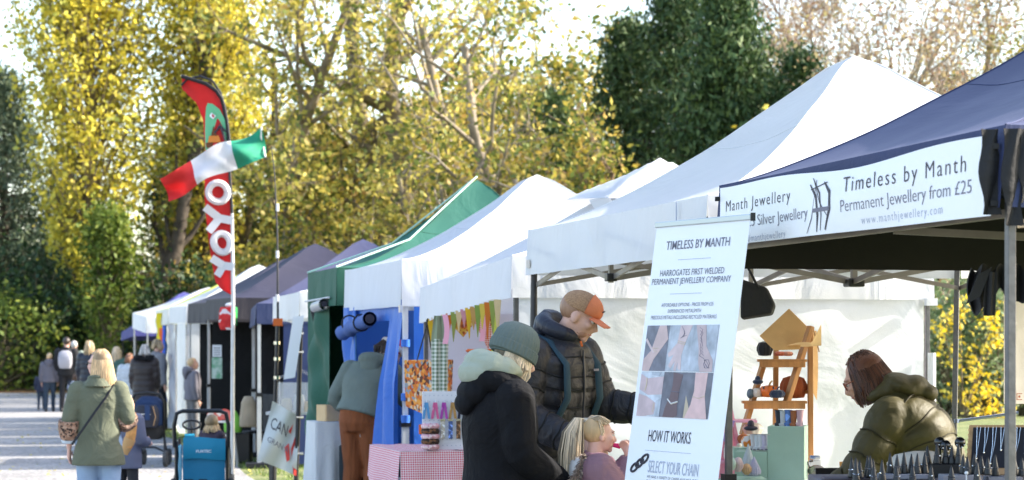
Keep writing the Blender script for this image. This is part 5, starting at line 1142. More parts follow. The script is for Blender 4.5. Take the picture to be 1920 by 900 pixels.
def itf(u, v):   # u 0 = hoist (green), 1 = fly (red)
    tx = 490+(300-490)*u+ (8*(1-u)*v); ty0 = 238+(92)*u+6*math.sin(u*9)+(-4)*math.sin(u*4)
    h = 52+(44-52)*u if u > .2 else 52; bx = 497-(497-318)*u; by = 290+(84)*u+5*math.sin(u*7+1)
    return IP(tx+(bx-tx)*v, ty0+(by-ty0)*v, .10*math.sin(u*13+v*3)+.05*math.sin(u*5-v*6))
for i, (n_, c) in enumerate((('green_band', (.03, .33, .20)), ('white_band', (.78, .78, .80)), ('red_band', (.72, .05, .05)))):
    a, b = [0, .30, .70][i], [.30, .70, 1][i]
    MB().sheet(lambda u, v: itf(a+(b-a)*u, v), 16, 12, .003, (0, 1, 0)).build(n_, fabric('flag_'+n_, c, trans=.4, wr=.008, ws=5), fl)
MB().tube([itf(0, 0), itf(0, .3)+Vector((-.03, 0, 0)), itf(0, .6)+Vector((-.03, 0, 0)), itf(0, 1)], .012, 5).build('hoist_cord', wht, fl)

# ================================================================ things by the middle stalls
def put(mb, name, m, loc, label, cat, group=None, rot=None, **k):
    o = mb.build(name, m, None, **k); o.location = loc
    if rot: o.rotation_euler = rot
    return tag(o, label, cat, group)
# white advertising sheet between two poles
sz = 24.2
sg = empty('advertising_sheet', (at(527, 800, sz).x, sz, 0), 0, 'white sheet banner with red edge tied between dark poles on the grass', 'banner'); sb = sg.location.copy()
q4 = [at(511, 752, sz)-sb, at(563, 782, sz)-sb, at(556, 892, sz)-sb, at(483, 862, sz)-sb]
def sgf(u, v): return q4[0].lerp(q4[1], u).lerp(q4[3].lerp(q4[2], u), v)+Vector((0, .03*math.sin(u*8+v*4)+.02*math.sin(v*7), 0))
MB().sheet(sgf, 24, 24, .002, (0, 1, 0)).build('sheet', fabric('sheet_white', (.72, .74, .73), wr=.01, trans=.2), sg)
sx = (q4[1]-q4[0]).normalized(); sy = (q4[0]-q4[3]).normalized()
text('CAN', M['ink'], sg, sgf(.12, .42)-Vector((0, .04, 0)), sx, sy, .20, .13)
text('GRAN A', M['ink2'], sg, sgf(.14, .64)-Vector((0, .04, 0)), sx, sy, .26, .06)
redp = mat('sign_red', (.7, .06, .05), rough=.6)
for pts in ([(.86, 0), (1, 0), (1, 1), (.93, 1), (.8, .6), (.9, .3)], [(.66, .34), (.78, .18), (.74, .36)], [(.62, .62), (.72, .52), (.8, .78), (.72, .84)]):
    P = [sgf(*a)-Vector((0, .022, 0)) for a in pts]; n = len(P); MB().add(P+[p-Vector((0, .002, 0)) for p in P], [tuple(range(n)), tuple(range(2*n-1, n-1, -1))]).build('red_print', redp, sg, False)
MB().tube([at(564, 590, sz)-sb, at(560, 760, sz)-sb, at(554, 930, sz)-sb], .026, 8).build('dark_post', M['darksteel'], sg)
for y in (625, 660, 782, 850): MB().tube([at(561, y, sz)-sb-Vector((.03, .02, 0)), at(561, y, sz)-sb+Vector((.05, -.02, 0))], .014, 6).build('post_clip', M['silver'], sg)
put(MB().sheet(lambda u, v: (-.06+.12*u-.10*v, 0, .33-.66*v+.02*u), 3, 10, .002, (0, 1, 0)), 'paper_strip', M['banner'], at(560, 653, 23.7), 'long white paper strip hanging from the scalloped canopy', 'paper strip')
# clear display box on its table
cz = 24.6
cb = empty('display_box', at(558, 770, cz), 0, 'clear plastic display box with a gabled lid under the scalloped canopy', 'display box')
clr = mat('clear_plastic', (.85, .87, .9), rough=.08, alpha=.22); 
for nm, c, s in (('box_side', (-.22, 0, .14), (.008, .40, .34)), ('box_side', (.22, 0, .14), (.008, .40, .34)), ('box_front', (0, -.20, .14), (.43, .008, .34)), ('box_back', (0, .20, .14), (.43, .008, .34))): MB().box(c, s).build(nm, clr, cb, False)
for sgn in (-1, 1): MB().box((sgn*.12, 0, .40), (.28, .44, .008), Matrix.Rotation(R(sgn*28), 3, 'Y')).build('lid_pane', clr, cb, False)
for x in (-.22, .22):
    for y in (-.2, .2): MB().bar((x, y, -.03), (x, y, .32), .012).build('corner_edge', M['whitesteel'], cb, False)
ct = empty('table', (at(566, 800, cz).x, cz+.1, 0), R(0), 'small table under the clear display box', 'table')
MB().box((0, 0, .86), (.75, .6, .03)).build('table_top', M['whitesteel'], ct, False)
for x in (-.33, .33):
    for y in (-.25, .25): MB().bar((x, y, 0), (x, y, .845), .03).build('leg', M['steel'], ct, False)
for i, (dx, m_, h) in enumerate([(-.12, 'cream', .16), (.02, 'white_val', .2), (.13, 'kraft2', .13)]):
    put(MB().loft([(0, 0, 0), (0, 0, h*.5), (0, 0, h)], [.06, .065, .05], [.05, .055, .04], pw=3), 'wrapped_cake', M[m_], at(558, 770, cz)+Vector((dx, 0, -.025)), ['cream wrapped cake at the left in the clear display box', 'tall white wrapped cake in the middle of the clear display box', 'small tan wrapped cake at the right in the clear display box'][i], 'cake', 'cakes in the clear display box')
# table with long white cloth and a wooden box, by the green stall
tz = 20.4
tt = empty('table', (at(616, 800, tz).x, tz+.3, 0), ROW, 'narrow table between the green and blue stall doors', 'table')
MB().box((0, 0, .885), (.34, .5, .02)).build('table_top', M['wood2'], tt, False)
for x in (-.14, .14):
    for y in (-.2, .2): MB().bar((x, y, 0), (x, y, .875), .03).build('leg', M['steel'], tt, False)
def clothf(hx, hy, zt, zb, fl=.03, fq=6):
    def fn(u, v):
        a = 2*PI*u; c, s = math.cos(a), math.sin(a); m = max(abs(c)/hx, abs(s)/hy); x, y = c/m, s/m
        if v < .3: f = v/.3; return (x*f, y*f, zt)
        f = (v-.3)/.7; w_ = 1+(fl*math.sin(a*fq)+fl*.6*math.sin(a*fq*2.3+1)+fl)*f/max(hx, hy)
        return (x*w_, y*w_, zt+(zb-zt)*f)
    return fn
tc = MB().grid(clothf(.19, .27, .902, .03), 120, 20).build('tablecloth', fabric('cloth_white', (.68, .67, .66), wr=.015, ws=5)); tc.location = tt.location; tc.rotation_euler = (0, 0, ROW)
tag(tc, 'long white cloth over the narrow table beside the green stall wall', 'tablecloth')
wb = empty('wooden_box', tt.location+Vector((.0, -.02, .905)), ROW+R(20), 'small open wooden box on the long white cloth', 'box')
for c, s in (((0, -.09, .075), (.2, .01, .15)), ((0, .09, .075), (.2, .01, .15)), ((-.1, 0, .075), (.01, .17, .15)), ((.1, 0, .075), (.01, .17, .15)), ((0, 0, .006), (.19, .17, .01))): MB().box(c, s).build('box_board', M['kraft2'], wb, False)
# gingham table
gz = 15.9
M['gingR'] = gingham('gingham_red', (.62, .05, .09), (.80, .72, .74), 62)
M['gingR2'] = gingham('gingham_red_side', (.62, .05, .09), (.80, .72, .74), 62, (1, 2))
M['gingG'] = gingham('gingham_green', (.13, .20, .12), (.66, .68, .60), 34)
gt = empty('table', (at(800, 800, gz).x-.02, gz+.35, 0), ROW, 'folding table under the red gingham cloth', 'table')
MB().box((0, 0, .84), (.56, 1.1, .03)).build('table_top', M['whitesteel'], gt, False, bevel=.005)
for x in (-.24, .24):
    for y in (-.5, .5): MB().bar((x, y, 0), (x, y, .825), .03).build('leg', M['steel'], gt, False)
gc = empty('tablecloth', gt.location, ROW, 'red and white gingham cloth draped over the folding table of hair ties', 'tablecloth')
MB().grid(lambda u, v: (-.30+.62*u, -.58+1.16*v, .862+.003*math.sin(u*20)), 20, 20).build('cloth_top', gingham('gingham_red_top', (.62, .05, .09), (.80, .72, .74), 62, (0, 1)), gc)
MB().grid(lambda u, v: (-.305-.02*v*math.sin(u*11)-.03*v, -.58+1.16*u-.04*v*(1 if u < .5 else -1), .862-(.28+.06*math.sin(u*4))*v), 40, 10).build('cloth_front', M['gingR2'], gc)
MB().grid(lambda u, v: (-.305+.62*u, -.585-.02*v*math.sin(u*13)-.03*v, .862-(.30+.05*math.sin(u*5+2))*v), 40, 10).build('cloth_side', M['gingR'], gc)
put(MB().box((0, 0, .2), (.5, .9, .4)), 'storage_box', M['banner'], gt.location+Vector((.02, .0, .22)), 'pale box stored under the gingham table', 'box', rot=(0, 0, ROW), bevel=.01)
# pegboard display with things hanging on it
pz = 15.75
pb = empty('pegboard', (at(830, 800, pz).x, pz, .868), R(8), 'white peg board display of keyrings standing on the gingham cloth', 'display board')
PBW, PBH = .29, .41
MB().box((0, 0, PBH/2), (PBW, .012, PBH)).build('board', mat('board_white', (.70, .70, .74), rough=.5), pb, False, bevel=.003)
for r_ in range(9):
    for c in range(9): MB().lathe([(.004, -.001), (.004, .001)], ((c-4)*.031, -.007, .03+r_*.044), 6, rot=Matrix.Rotation(R(90), 3, 'X')).build('peg_hole', M['ink3'], pb, False)
for x in (-.10, .10): MB().bar((x, .01, .0), (x, .10, .0), .012).build('board_foot', M['steel'], pb, False)
pl = pb.location
cols = [((.10, .30, .55), (.6, .7, .8)), ((.62, .12, .28), (.75, .35, .5)), ((.40, .06, .36), (.6, .2, .55)), ((.45, .25, .08), (.6, .4, .2)), ((.02, .02, .05), (.4, .4, .5))]
nms = ['pale blue patterned', 'rose pink', 'purple', 'mustard striped', 'dark navy spotted']
for i, (a, b) in enumerate(cols):
    x = -.115+.062*i; m_ = spots('keyfob_%d' % i, [a, b, a, a], 60)
    t_ = empty('hanging_key_fob', pl+Vector((x*math.cos(R(8)), x*math.sin(R(8))-.02, .345)), R(8), nms[i]+' ribbon key fob on the upper row of the peg board', 'key fob', 'key fobs on the peg board')
    for sgn in (-1, 1): MB().sheet(lambda u, v, sgn=sgn: (sgn*(.004+.016*v)+(-.009+.018*u), -.004-.01*sgn*.4, -.012-.115*v), 2, 6, .003, (0, -1, 0)).build('ribbon', m_, t_)
    MB().tube([(.0, .012, .0), (0, -.015, .002), (0, -.018, -.012)], .003, 6).build('hook', M['silver'], t_)
for i, (c, n_) in enumerate([((.55, .50, .42), 'cream'), ((.08, .12, .28), 'blue and white'), ((.12, .06, .03), 'brown leopard')]):
    x = -.01+.055*i+.01; m_ = spots('fob2_%d' % i, [c, tuple(min(1, q*4) for q in c), c], 70)
    t_ = empty('key_strap', pl+Vector((x, -.02+x*.14, .205)), R(8), n_+' key strap on the lower row of the peg board', 'key strap', 'key straps on the peg board')
    MB().box((0, -.006, -.065), (.030, .006, .125)).build('strap', m_, t_, False, bevel=.002); MB().box((0, -.006, .004), (.034, .009, .014)).build('clasp', M['silver'], t_, False)
for i in range(5):
    pk = i % 2 == 0; mb = MB().tube([(math.cos(t)*.045, math.sin(t)*.045, 0) for t in [k*PI/10 for k in range(21)]], [.018+.004*math.sin(k*2.6) for k in range(21)], 8)
    put(mb, 'scrunchie', spots('scrunchie_%s' % i, [(.62, .30, .34), (.8, .6, .6), (.7, .4, .45)] if pk else [(.03, .015, .01), (.20, .09, .04), (.04, .02, .01)], 55), pl+Vector((-.085, -.075, .025+.036*i)),
        '%s scrunchie, %s in the little tower on the gingham cloth' % ('pink' if pk else 'leopard', ['bottom one', 'second from the bottom', 'middle one', 'second from the top', 'topmost'][i]), 'scrunchie', 'stacked scrunchies')
# tote bag, check apron, black straps and bunting at the front of the vented stall
def hang(px, py, z): return at(px, py, z)
tb = empty('tote_bag', hang(800, 600, 17.0), ROW, 'orange floral tote bag hanging from the stall edge by black straps', 'bag')
flo = spots('floral_print', [(.62, .16, .02), (.72, .30, .05), (.65, .48, .30), (.12, .04, .02), (.62, .20, .03), (.45, .08, .02), (.25, .28, .3)], 42)
q_ = [at(757, 675, 17.0), at(845, 674, 16.6), at(842, 745, 16.6), at(812, 785, 16.75), at(760, 762, 17.0)]
q_ = [tb.matrix_world.inverted() @ v for v in q_] if False else [v-tb.location for v in q_]
tb.rotation_euler = (0, 0, 0); n = 5
MB().add([v for v in q_]+[v+Vector((.02, .07, 0)) for v in q_], [(0, 1, 2, 3, 4), (9, 8, 7, 6, 5)]+[(i, i+5, (i+1) % 5+5, (i+1) % 5) for i in range(5)]).build('bag_body', flo, tb, False, bevel=.01)
for a, b, c in (((782, 676), (800, 612), (802, 598)), ((812, 676), (804, 625), (800, 600))): MB().tube([at(*a, 16.8)-tb.location-Vector((0, .02, 0)), at(*b, 16.8)-tb.location-Vector((0, .02, 0)), at(*c, 16.8)-tb.location], .017, 6, sq=.3).build('handle', M['black_cloth'], tb)
ap = empty('apron', at(822, 600, 16.5), 0, 'green and cream gingham cloth hanging in front of the floral tote bag', 'apron'); 
def apf(u, v): l, r = 807+3*v, 842-4*v; l, r = (814+(l-814)*min(1, v*3.5), 832+(r-832)*min(1, v*3.5)); return at(l+(r-l)*u, 592+168*v, 16.5)-ap.location+Vector((0, .012*math.sin(u*12+v*2), 0))
MB().sheet(lambda u, v: apf(u, .26+.74*v), 14, 20, .004, (0, 1, 0)).build('apron_cloth', M['gingG'], ap)
MB().sheet(lambda u, v: apf(u, .28*v), 6, 8, .006, (0, 1, 0)).build('apron_strap', trs('sage_strap', (.24, .28, .18)), ap)
bu = empty('bunting', at(870, 575, 17.0), 0, 'autumn bunting of narrow yellow, green and orange pennants along the valance', 'bunting'); bl_ = bu.location
pc = [(.75, .50, .03), (.60, .36, .12), (.28, .38, .08), (.75, .60, .10), (.70, .22, .03), (.35, .42, .10), (.78, .62, .35), (.70, .35, .40)]
pcm = [fabric('pennant_%d' % i, c, trans=.3, wr=.004, ws=8) for i, c in enumerate(pc)]
MB().tube([at(800+13.5*i, 597-3.7*i+2*math.sin(i*2), 17.4-.24*i)-bl_ for i in range(11)], .004, 5).build('cord', M['cream'], bu)
for i in range(15):
    px = 806+9.0*i; py = 598-2.6*i; z = 17.25-.17*i; L = [52, 30, 46, 60, 38, 56, 40, 34, 58, 44, 60, 48, 70, 62, 74][i]; wd = 6.5
    a, b, c = at(px-wd, py, z)-bl_, at(px+wd, py, z)-bl_, at(px+1.5*math.sin(i), py+L, z)-bl_; d = Vector((.004, .012, 0))
    MB().add([a, b, c, a+d, b+d, c+d], [(0, 1, 2), (5, 4, 3), (0, 3, 4, 1), (1, 4, 5, 2), (2, 5, 3, 0)]).build('pennant', pcm[i % 8], bu, False)
for i, (pxs, m_, lb_) in enumerate([(((880, 585), (935, 565), (915, 655)), gingham('kerchief_red', (.6, .05, .05), (.8, .68, .6), 60), 'red and cream check kerchief hanging behind the bunting'), (((800, 612), (838, 606), (812, 655)), pcm[0], 'plain mustard kerchief hanging behind the bunting'), (((838, 600), (900, 590), (868, 632)), spots('autumn_print', [(.55, .14, .02), (.6, .35, .05), (.3, .07, .02), (.7, .5, .2)], 55), 'rust patterned kerchief hanging behind the bunting'), (((905, 572), (938, 562), (932, 640)), spots('autumn_print2', [(.62, .2, .02), (.35, .1, .02), (.6, .45, .1)], 55), 'orange patterned cloth hanging by the stall corner')]):
    P = [at(*q, 17.3-.25*i) for q in pxs]; o = P[0].copy(); d = Vector((.004, .015, 0))
    mb = MB().add([v-o for v in P]+[v-o+d for v in P], [(0, 1, 2), (5, 4, 3), (0, 3, 4, 1), (1, 4, 5, 2), (2, 5, 3, 0)]); put(mb, 'kerchief', m_, o, lb_, 'kerchief', 'kerchiefs at the front of the vented stall', smooth=False)
for i, (px, y0, y1, m_, lb_) in enumerate([(834, 590, 645, 'pink', 'thin pink ribbon hanging beside the check apron'), (903, 560, 640, 'pink', 'long pale pink ribbon hanging near the beanie'), (925, 572, 660, 'lime', 'long lime ribbon hanging near the beanie')]):
    z = 16.3-.3*i; o = at(px, y0, z); put(MB().sheet(lambda u, v, px=px, y0=y0, y1=y1, z=z, o=o: at(px-5+10*u+4*math.sin(v*3), y0+(y1-y0)*v, z)-o, 2, 8, .004, (0, 1, 0)), 'ribbon', M[m_], o, lb_, 'ribbon', 'ribbons at the front of the vented stall')
ob_ = empty('basket', at(915, 664, 16.4), 0, 'shallow orange trimmed basket behind the beanie', 'basket')
MB().lathe([(.10, 0), (.15, .05), (.16, .055), (.145, .05), (.09, .01)], (0, 0, -.03), 20).build('bowl', M['navy_val'], ob_); MB().lathe([(.15, .0), (.165, .012), (.15, .026)], (0, 0, .012), 24).build('rim', M['orange'], ob_)
put(MB().box((0, 0, 0), (.05, .03, .07)), 'card_reader', M['orange'], at(792, 805, 15.9), 'small red device beside the peg board', 'device', bevel=.004)

# ================================================================ big white stall: ladder shelf and goods
tz2 = 12.6
def table(px, z, w_, d_, h, label, rz=ROW, mt='banner'):
    t = empty('table', ((px-960)/FPX*z, z, 0), rz, label, 'table')
    MB().box((0, 0, h-.015), (w_, d_, .03)).build('table_top', M[mt], t, False, bevel=.005)
    for x in (-w_/2+.05, w_/2-.05):
        for y in (-d_/2+.05, d_/2-.05): MB().bar((x, y, 0), (x, y, h-.03), .03).build('leg', M['steel'], t, False)
    return t
table(1430, 12.75, 1.0, .75, .78, 'long table carrying the ladder shelf and the mint steps', 0)
# ladder shelf on the table
lz = 13.0; lx = at(1480, 700, lz)
ls = empty('ladder_shelf', (lx.x, lz, .78), 0, 'orange wooden folding ladder shelf on the goods table', 'shelf'); lo = ls.location.copy()
LP = lambda px, py, dy=0: at(px, py, lz+dy)-lo-Vector((0, 0, 0))
def rail(a, b, w_=.042, t_=.03): return MB().bar(a, b, w_, t_)
rail(LP(1519, 612), LP(1520, 902), .045, .03).build('rail', M['wood'], ls, False, bevel=.004)
rail(LP(1455, 640, .28), LP(1453, 905, .28), .045, .03).build('rail', M['wood'], ls, False, bevel=.004)
rail(LP(1520, 612, -.02), LP(1474, 757, -.10), .045, .03).build('rail', M['wood'], ls, False, bevel=.004)
rail(LP(1432, 680, .1), LP(1392, 815, .05), .04, .03).build('rail', M['wood'], ls, False, bevel=.004)
rail(LP(1520, 735, .0), LP(1455, 735, .28), .03, .02).build('cross_bar', M['wood'], ls, False)
for (xl, xr, y, nm) in ((1420, 1512, 676, 'top'), (1391, 1512, 754, 'low')):
    for k_ in range(4):
        a, b = LP(xl, y, -.09+.085*k_), LP(xr, y, -.09+.085*k_); rail(a, b, .072, .016).build('shelf_slat', M['wood'], ls, False, bevel=.003)
    rail(LP(xl+4, y+7, -.12), LP(xr-2, y+7, -.12), .018, .035).build('shelf_front', M['wood'], ls, False, bevel=.003)
topz = lambda y: at(960, y, lz).z+.008
def pumpkin(px, y, r, m_, label, squ=.8, stem=True, sm='wood2', dy=-.05, nm='pumpkin', lobes=9, zb=None):
    z = lz+dy; p_ = at(px, 0, z); zb = topz(y) if zb is None else zb
    o = empty(nm, (p_.x, z, zb), 0, label, 'pumpkin', 'pumpkins on the goods table')
    prof = [(.25*r, 0), (.75*r, .06*r*squ), (r, .55*r*squ+.1*r), (.98*r, 1.0*r*squ), (.75*r, 1.45*r*squ), (.3*r, 1.6*r*squ), (.05*r, 1.52*r*squ)]
    MB().lathe(prof, (0, 0, 0), 45, lambda a, zz: 1-.10*abs(math.cos(a*lobes/2))**3).build('flesh', m_, o)
    if stem: MB().tube([(0, 0, 1.5*r*squ), (.1*r, 0, 1.9*r*squ), (.3*r, 0, 2.2*r*squ)], [.12*r, .09*r, .08*r], 7).build('stem', M[sm], o)
    return o
m_bp = mat('black_velvet', (.008, .008, .01), rough=.9, sheen=.3); m_np = mat('navy_velvet', (.012, .025, .06), rough=.9, sheen=.4); m_op = mat('orange_ceramic', (.75, .17, .03), rough=.25, var=.15, vscale=10); m_rp = mat('rust_knit', (.30, .07, .02), rough=.9, bump=.004, bscale=40); m_wp = mat('white_ceramic', (.68, .60, .52), rough=.3)
pumpkin(1434, 670, .048, m_bp, 'black velvet pumpkin under the kraft paper on the top shelf', 1.1)
pumpkin(1462, 670, .034, mat('coral_ceramic', (.6, .16, .09), rough=.4), 'small coral pumpkin on the top shelf', .5, False)
pumpkin(1477, 670, .033, mat('coral_ribbed', (.7, .30, .2), rough=.5), 'ribbed coral dish beside the small coral pumpkin on the top shelf', .5, False)
pumpkin(1442, 747, .060, m_op, 'bright orange ceramic pumpkin with a face on the lower shelf', .72)
for a, b in ((1432, 727), (1450, 727)): MB().ell(at(a, b, lz-.12)-bpy.data.objects['pumpkin.003'].location, (.006, .01, .008)).build('cut_eye', M['ink'], bpy.data.objects['pumpkin.003'])
pumpkin(1457, 748, .048, m_np, 'dark navy velvet pumpkin in front of the orange one on the lower shelf', .62, sm='navy_val', dy=-.10)
pumpkin(1488, 750, .082, m_rp, 'large rust knitted pumpkin behind the ladder rail on the lower shelf', 1.0, dy=.06)
pumpkin(1420, 747, .030, m_wp, 'cream and orange gnome pumpkin at the left of the lower shelf', 1.1, False)
put(MB().ell((0, 0, 0), (.032, .03, .016)).ell((0, 0, .014), (.018, .018, .022)), 'witch_hat', m_np, at(1421, 716, lz-.05), 'dark blue hat on the cream gnome pumpkin', 'hat')
put(MB().ell((0, 0, .0), (.022, .022, .03)), 'small_gourd', mat('slate_gourd', (.12, .16, .2), rough=.6), at(1407, 738, lz-.05), 'small slate gourd at the left end of the lower shelf', 'gourd')
# kraft papers
kz = 12.75
P = [at(a, b, kz) for a, b in ((1424, 630), (1479, 579), (1512, 612), (1499, 655), (1452, 657))]; o = P[0].copy()
put(MB().add([v-o for v in P]+[v-o+Vector((.003, .01, .002)) for v in P], [(0, 1, 2, 3, 4), (9, 8, 7, 6, 5)]+[(i, i+5, (i+1) % 5+5, (i+1) % 5) for i in range(5)]), 'kraft_sheet', M['kraft'], o, 'large kraft paper sheet leaning on the top shelf', 'paper', smooth=False)
o = at(1505, 640, kz-.05)
def kf(u, v): a = u*1.0; return at(1476+64*u, 648-6*math.sin(u*PI)-(40*max(0, u-.72)/.28*(1-v))+8*v*math.sin(u*PI), kz-.06+.10*v)-o
put(MB().sheet(kf, 16, 6, .002, (0, 0, 1)), 'curled_paper', M['kraft2'], o, 'curled pale kraft paper hooked over the ladder top', 'paper')
o = at(1530, 700, lz+.02)
put(MB().sheet(lambda u, v: at(1522+9*u+3*math.sin(v*3), 620+130*v-18*(1-u)*v, lz+.02+.04*u)-o, 5, 14, .006, (0, 1, 0)), 'hanging_kraft_bag', M['kraft'], o, 'narrow kraft paper bag hanging behind the ladder rail', 'paper bag')
MB().tube([at(1524+3*i, 612+12*i, lz-.01)-o for i in range(5)], .004, 5).build('bag_string', M['wood2'], bpy.data.objects['hanging_kraft_bag'])
# mint steps
mz = 12.35
ms = empty('stepped_plinth', (at(1460, 800, mz).x, mz, .78), R(-12), 'mint green stepped display plinth', 'plinth'); mo = ms.location
sc_ = mz/FPX
MB().box((.045, 0, (at(0, 798, mz).z-.78)/2), (.20, .26, at(0, 798, mz).z-.78)).build('step_block', M['mint'], ms, False, bevel=.003)
MB().box((-.145, 0, (at(0, 845, mz).z-.78)/2), (.178, .26, at(0, 845, mz).z-.78)).build('step_block', M['mint'], ms, False, bevel=.003)
MB().box((-.30, -.02, .04), (.08, .25, .08)).build('step_block', M['mint'], ms, False, bevel=.003)
ms.location.x = at(1462, 0, mz).x
def boot(px, py, z, m_, label, k_=1.0, grp='small ceramic boots on the mint steps'):
    mb = MB().tube([(0, 0, 0), (0, 0, .03*k_), (0, 0, .085*k_), (0, 0, .10*k_)], [.018*k_, .0165*k_, .022*k_, .023*k_], 14)
    mb.loft([(-.024*k_, -.004, .012*k_), (-.008*k_, -.002, .016*k_), (.014*k_, 0, .02*k_)], [.008*k_, .014*k_, .016*k_], [.010*k_, .013*k_, .019*k_], right=(0, 1, 0), n=12)
    mb.lathe([(.024*k_, .094*k_), (.026*k_, .10*k_), (.018*k_, .10*k_)], (0, 0, 0), 14)
    o = mb.build('ceramic_boot', m_, None); o.location = at(px, py, z); tag(o, label, 'boot', grp)
    MB().box((-.004*k_, 0, .002), (.05*k_, .028*k_, .006)).build('boot_sole', M['ink2'], o, False, bevel=.002)
    return o
for i, (px, c, n_) in enumerate([(1460, (.02, .03, .05), 'black'), (1468, (.55, .58, .62), 'pale grey'), (1478, (.10, .20, .50), 'blue and white'), (1488, (.35, .12, .05), 'tan leather coloured'), (1500, (.62, .40, .46), 'dusty pink')]):
    boot(px, 800+(i % 2), mz-.05-.01*i, spots('boot_glaze_%d' % i, [c, c, tuple(min(1, v*2.2) for v in c), c], 30, .35) if i in (2,) else mat('boot_%d' % i, c, rough=.35), n_+' ceramic boot on the top mint step', .92)
for i, (px, c, n_) in enumerate([(1413, (.62, .60, .60), 'off white'), (1420, (.62, .66, .70), 'icy white'), (1427, (.64, .66, .70), 'white'), (1434, (.52, .48, .62), 'lilac'), (1442, (.60, .58, .54), 'ivory')]):
    boot(px, 843+(i % 2), mz-.05-.012*i, mat('boot_l%d' % i, c, rough=.35), n_+' ceramic boot on the lower mint step', .85)
pumpkin(1403, 0, .040, mat('gnome_orange', (.72, .28, .04), rough=.4, stops=[(.45, (.75, .7, .65)), (.5, (.75, .22, .02))], vscale=14), 'orange and white gnome pumpkin in front of the boots', 1.0, False, dy=-.6, zb=at(0, 838, 12.4).z)
put(MB().ell((0, 0, 0), (.040, .038, .014)).ell((0, 0, .02), (.020, .02, .026)), 'witch_hat', M['ink'], at(1408, 803, 12.38), 'black hat on the gnome pumpkin by the boots', 'hat')
pumpkin(1412, 0, .060, m_wp, 'white pumpkin with a curved stem above the boots', .7, True, 'cream', dy=-.2, zb=at(0, 815, 12.8).z)
pumpkin(1394, 0, .036, mat('terracotta', (.45, .16, .05), rough=.6), 'terracotta pumpkin left of the gnome pumpkin', .9, False, dy=-.25, zb=at(0, 832, 12.7).z)
put(MB().box((0, 0, -.06), (.20, .22, .12)), 'display_riser', M['mint'], at(1405, 838, 12.6), 'low mint block under the gnome and white pumpkins', 'display block', smooth=False)
# pleated paper ornaments
for i, (px, pb_, h, r, c, n_) in enumerate([(1403, 893, .175, .040, (.50, .56, .58), 'tall pale blue cone'), (1414, 893, .105, .036, (.42, .42, .56), 'lavender teardrop'), (1400, 890, .06, .026, (.55, .36, .20), 'tan round'), (1384, 885, .08, .027, (.60, .46, .48), 'blush round'), (1373, 882, .07, .02, (.48, .60, .55), 'mint round')]):
    prof = [(r*.5, 0), (r*.95, h*.12), (r, h*.28), (r*.72, h*.5), (r*.34, h*.78), (r*.06, h)] if i < 2 else [(r*.4, 0), (r*.95, h*.3), (r, h*.55), (r*.6, h*.9), (r*.1, h)]
    put(MB().lathe(prof, (0, 0, 0), 64, lambda a, zz: 1+.06*math.cos(a*16)), 'pleated_ornament', mat('pleat_%d' % i, c, rough=.8), at(px, pb_, 12.0-.03*i), n_+' pleated paper ornament', 'ornament', 'pleated paper ornaments')
put(MB().box((0, 0, -.02), (.22, .30, .04)), 'display_tray', M['mint'], at(1395, 896, 12.0), 'flat mint tray carrying the pleated ornaments', 'tray', smooth=False)
# pink stand, camera, tablet behind the pull up banner
ps = empty('pink_stand', (at(1370, 800, 12.7).x, 12.75, .78), 0, 'pink A shaped display stand partly hidden by the pull up banner', 'stand'); po = ps.location
for s_ in (-1, 1): MB().bar((s_*.13-.03, .02, 0), (s_*.015-.03, .02, .57), .04, .018).build('side_leg', M['pink'], ps, False)
for y in (789, 864): MB().box((at(1360, y, 12.75)-po), (.34, .22, .014)).build('shelf_board', M['pink'], ps, False, bevel=.002)
MB().add([(-.16, .06, 0), (.10, .06, 0), (-.02, .06, .56), (-.16, .07, 0), (.10, .07, 0), (-.02, .07, .56)], [(0, 1, 2), (5, 4, 3), (0, 3, 4, 1), (1, 4, 5, 2), (2, 5, 3, 0)]).build('back_panel', M['pink'], ps, False)
cmr = empty('toy_camera', at(1374, 850, 12.6), R(6), 'white toy camera with an oval grey lens on the pink stand', 'toy camera')
MB().box((0, 0, 0), (.10, .05, .075)).build('body', m_wp, cmr, False, bevel=.014); MB().ell((-.012, -.025, 0), (.022, .01, .022)).build('lens', M['ink2'], cmr); 
for s_ in (-1, 1): MB().ell((s_*.035, 0, .042), (.014, .012, .014)).build('ear', m_wp, cmr)
put(MB().box((0, 0, 0), (.035, .012, .13), Matrix.Rotation(R(18), 3, 'Y')), 'pink_book', mat('pink_violet_cover', (.62, .15, .42), rough=.3, stops=[(.4, (.7, .2, .4)), (.6, (.3, .25, .6))], vscale=20), at(1366, 808, 12.6), 'pink and violet booklet leaning on the upper pink shelf', 'booklet', bevel=.002)
# small things right of the ladder
put(MB().box((0, 0, .0), (.06, .06, .035)).box((0, 0, .032), (.055, .055, .02)), 'trinket_box', mat('striped_tin', (.18, .22, .36), rough=.4, stops=[(.45, (.1, .15, .3)), (.55, (.5, .5, .52))], vscale=14), at(1528, 868, 12.7), 'small blue and grey trinket box at the foot of the ladder', 'box', bevel=.004)
put(MB().ell((0, 0, .02), (.05, .03, .035)).tube([(-.03, 0, .02), (-.05, 0, .07), (-.02, 0, .075)], .006, 6), 'silver_jug', mat('tarnished', (.25, .23, .22), rough=.25, metal=1), at(1531, 890, 12.4), 'tarnished metal jug beside the black case', 'jug')
bc = empty('black_case', at(1556, 894, 12.0), R(6), 'open black case near the elbow of the stallholder', 'case'); MB().box((0, 0, -.02), (.13, .10, .05)).build('base', M['black_plastic'], bc, False, bevel=.004); MB().box((0, .055, .02), (.13, .008, .05)).build('lid', M['black_plastic'], bc, False, bevel=.002)
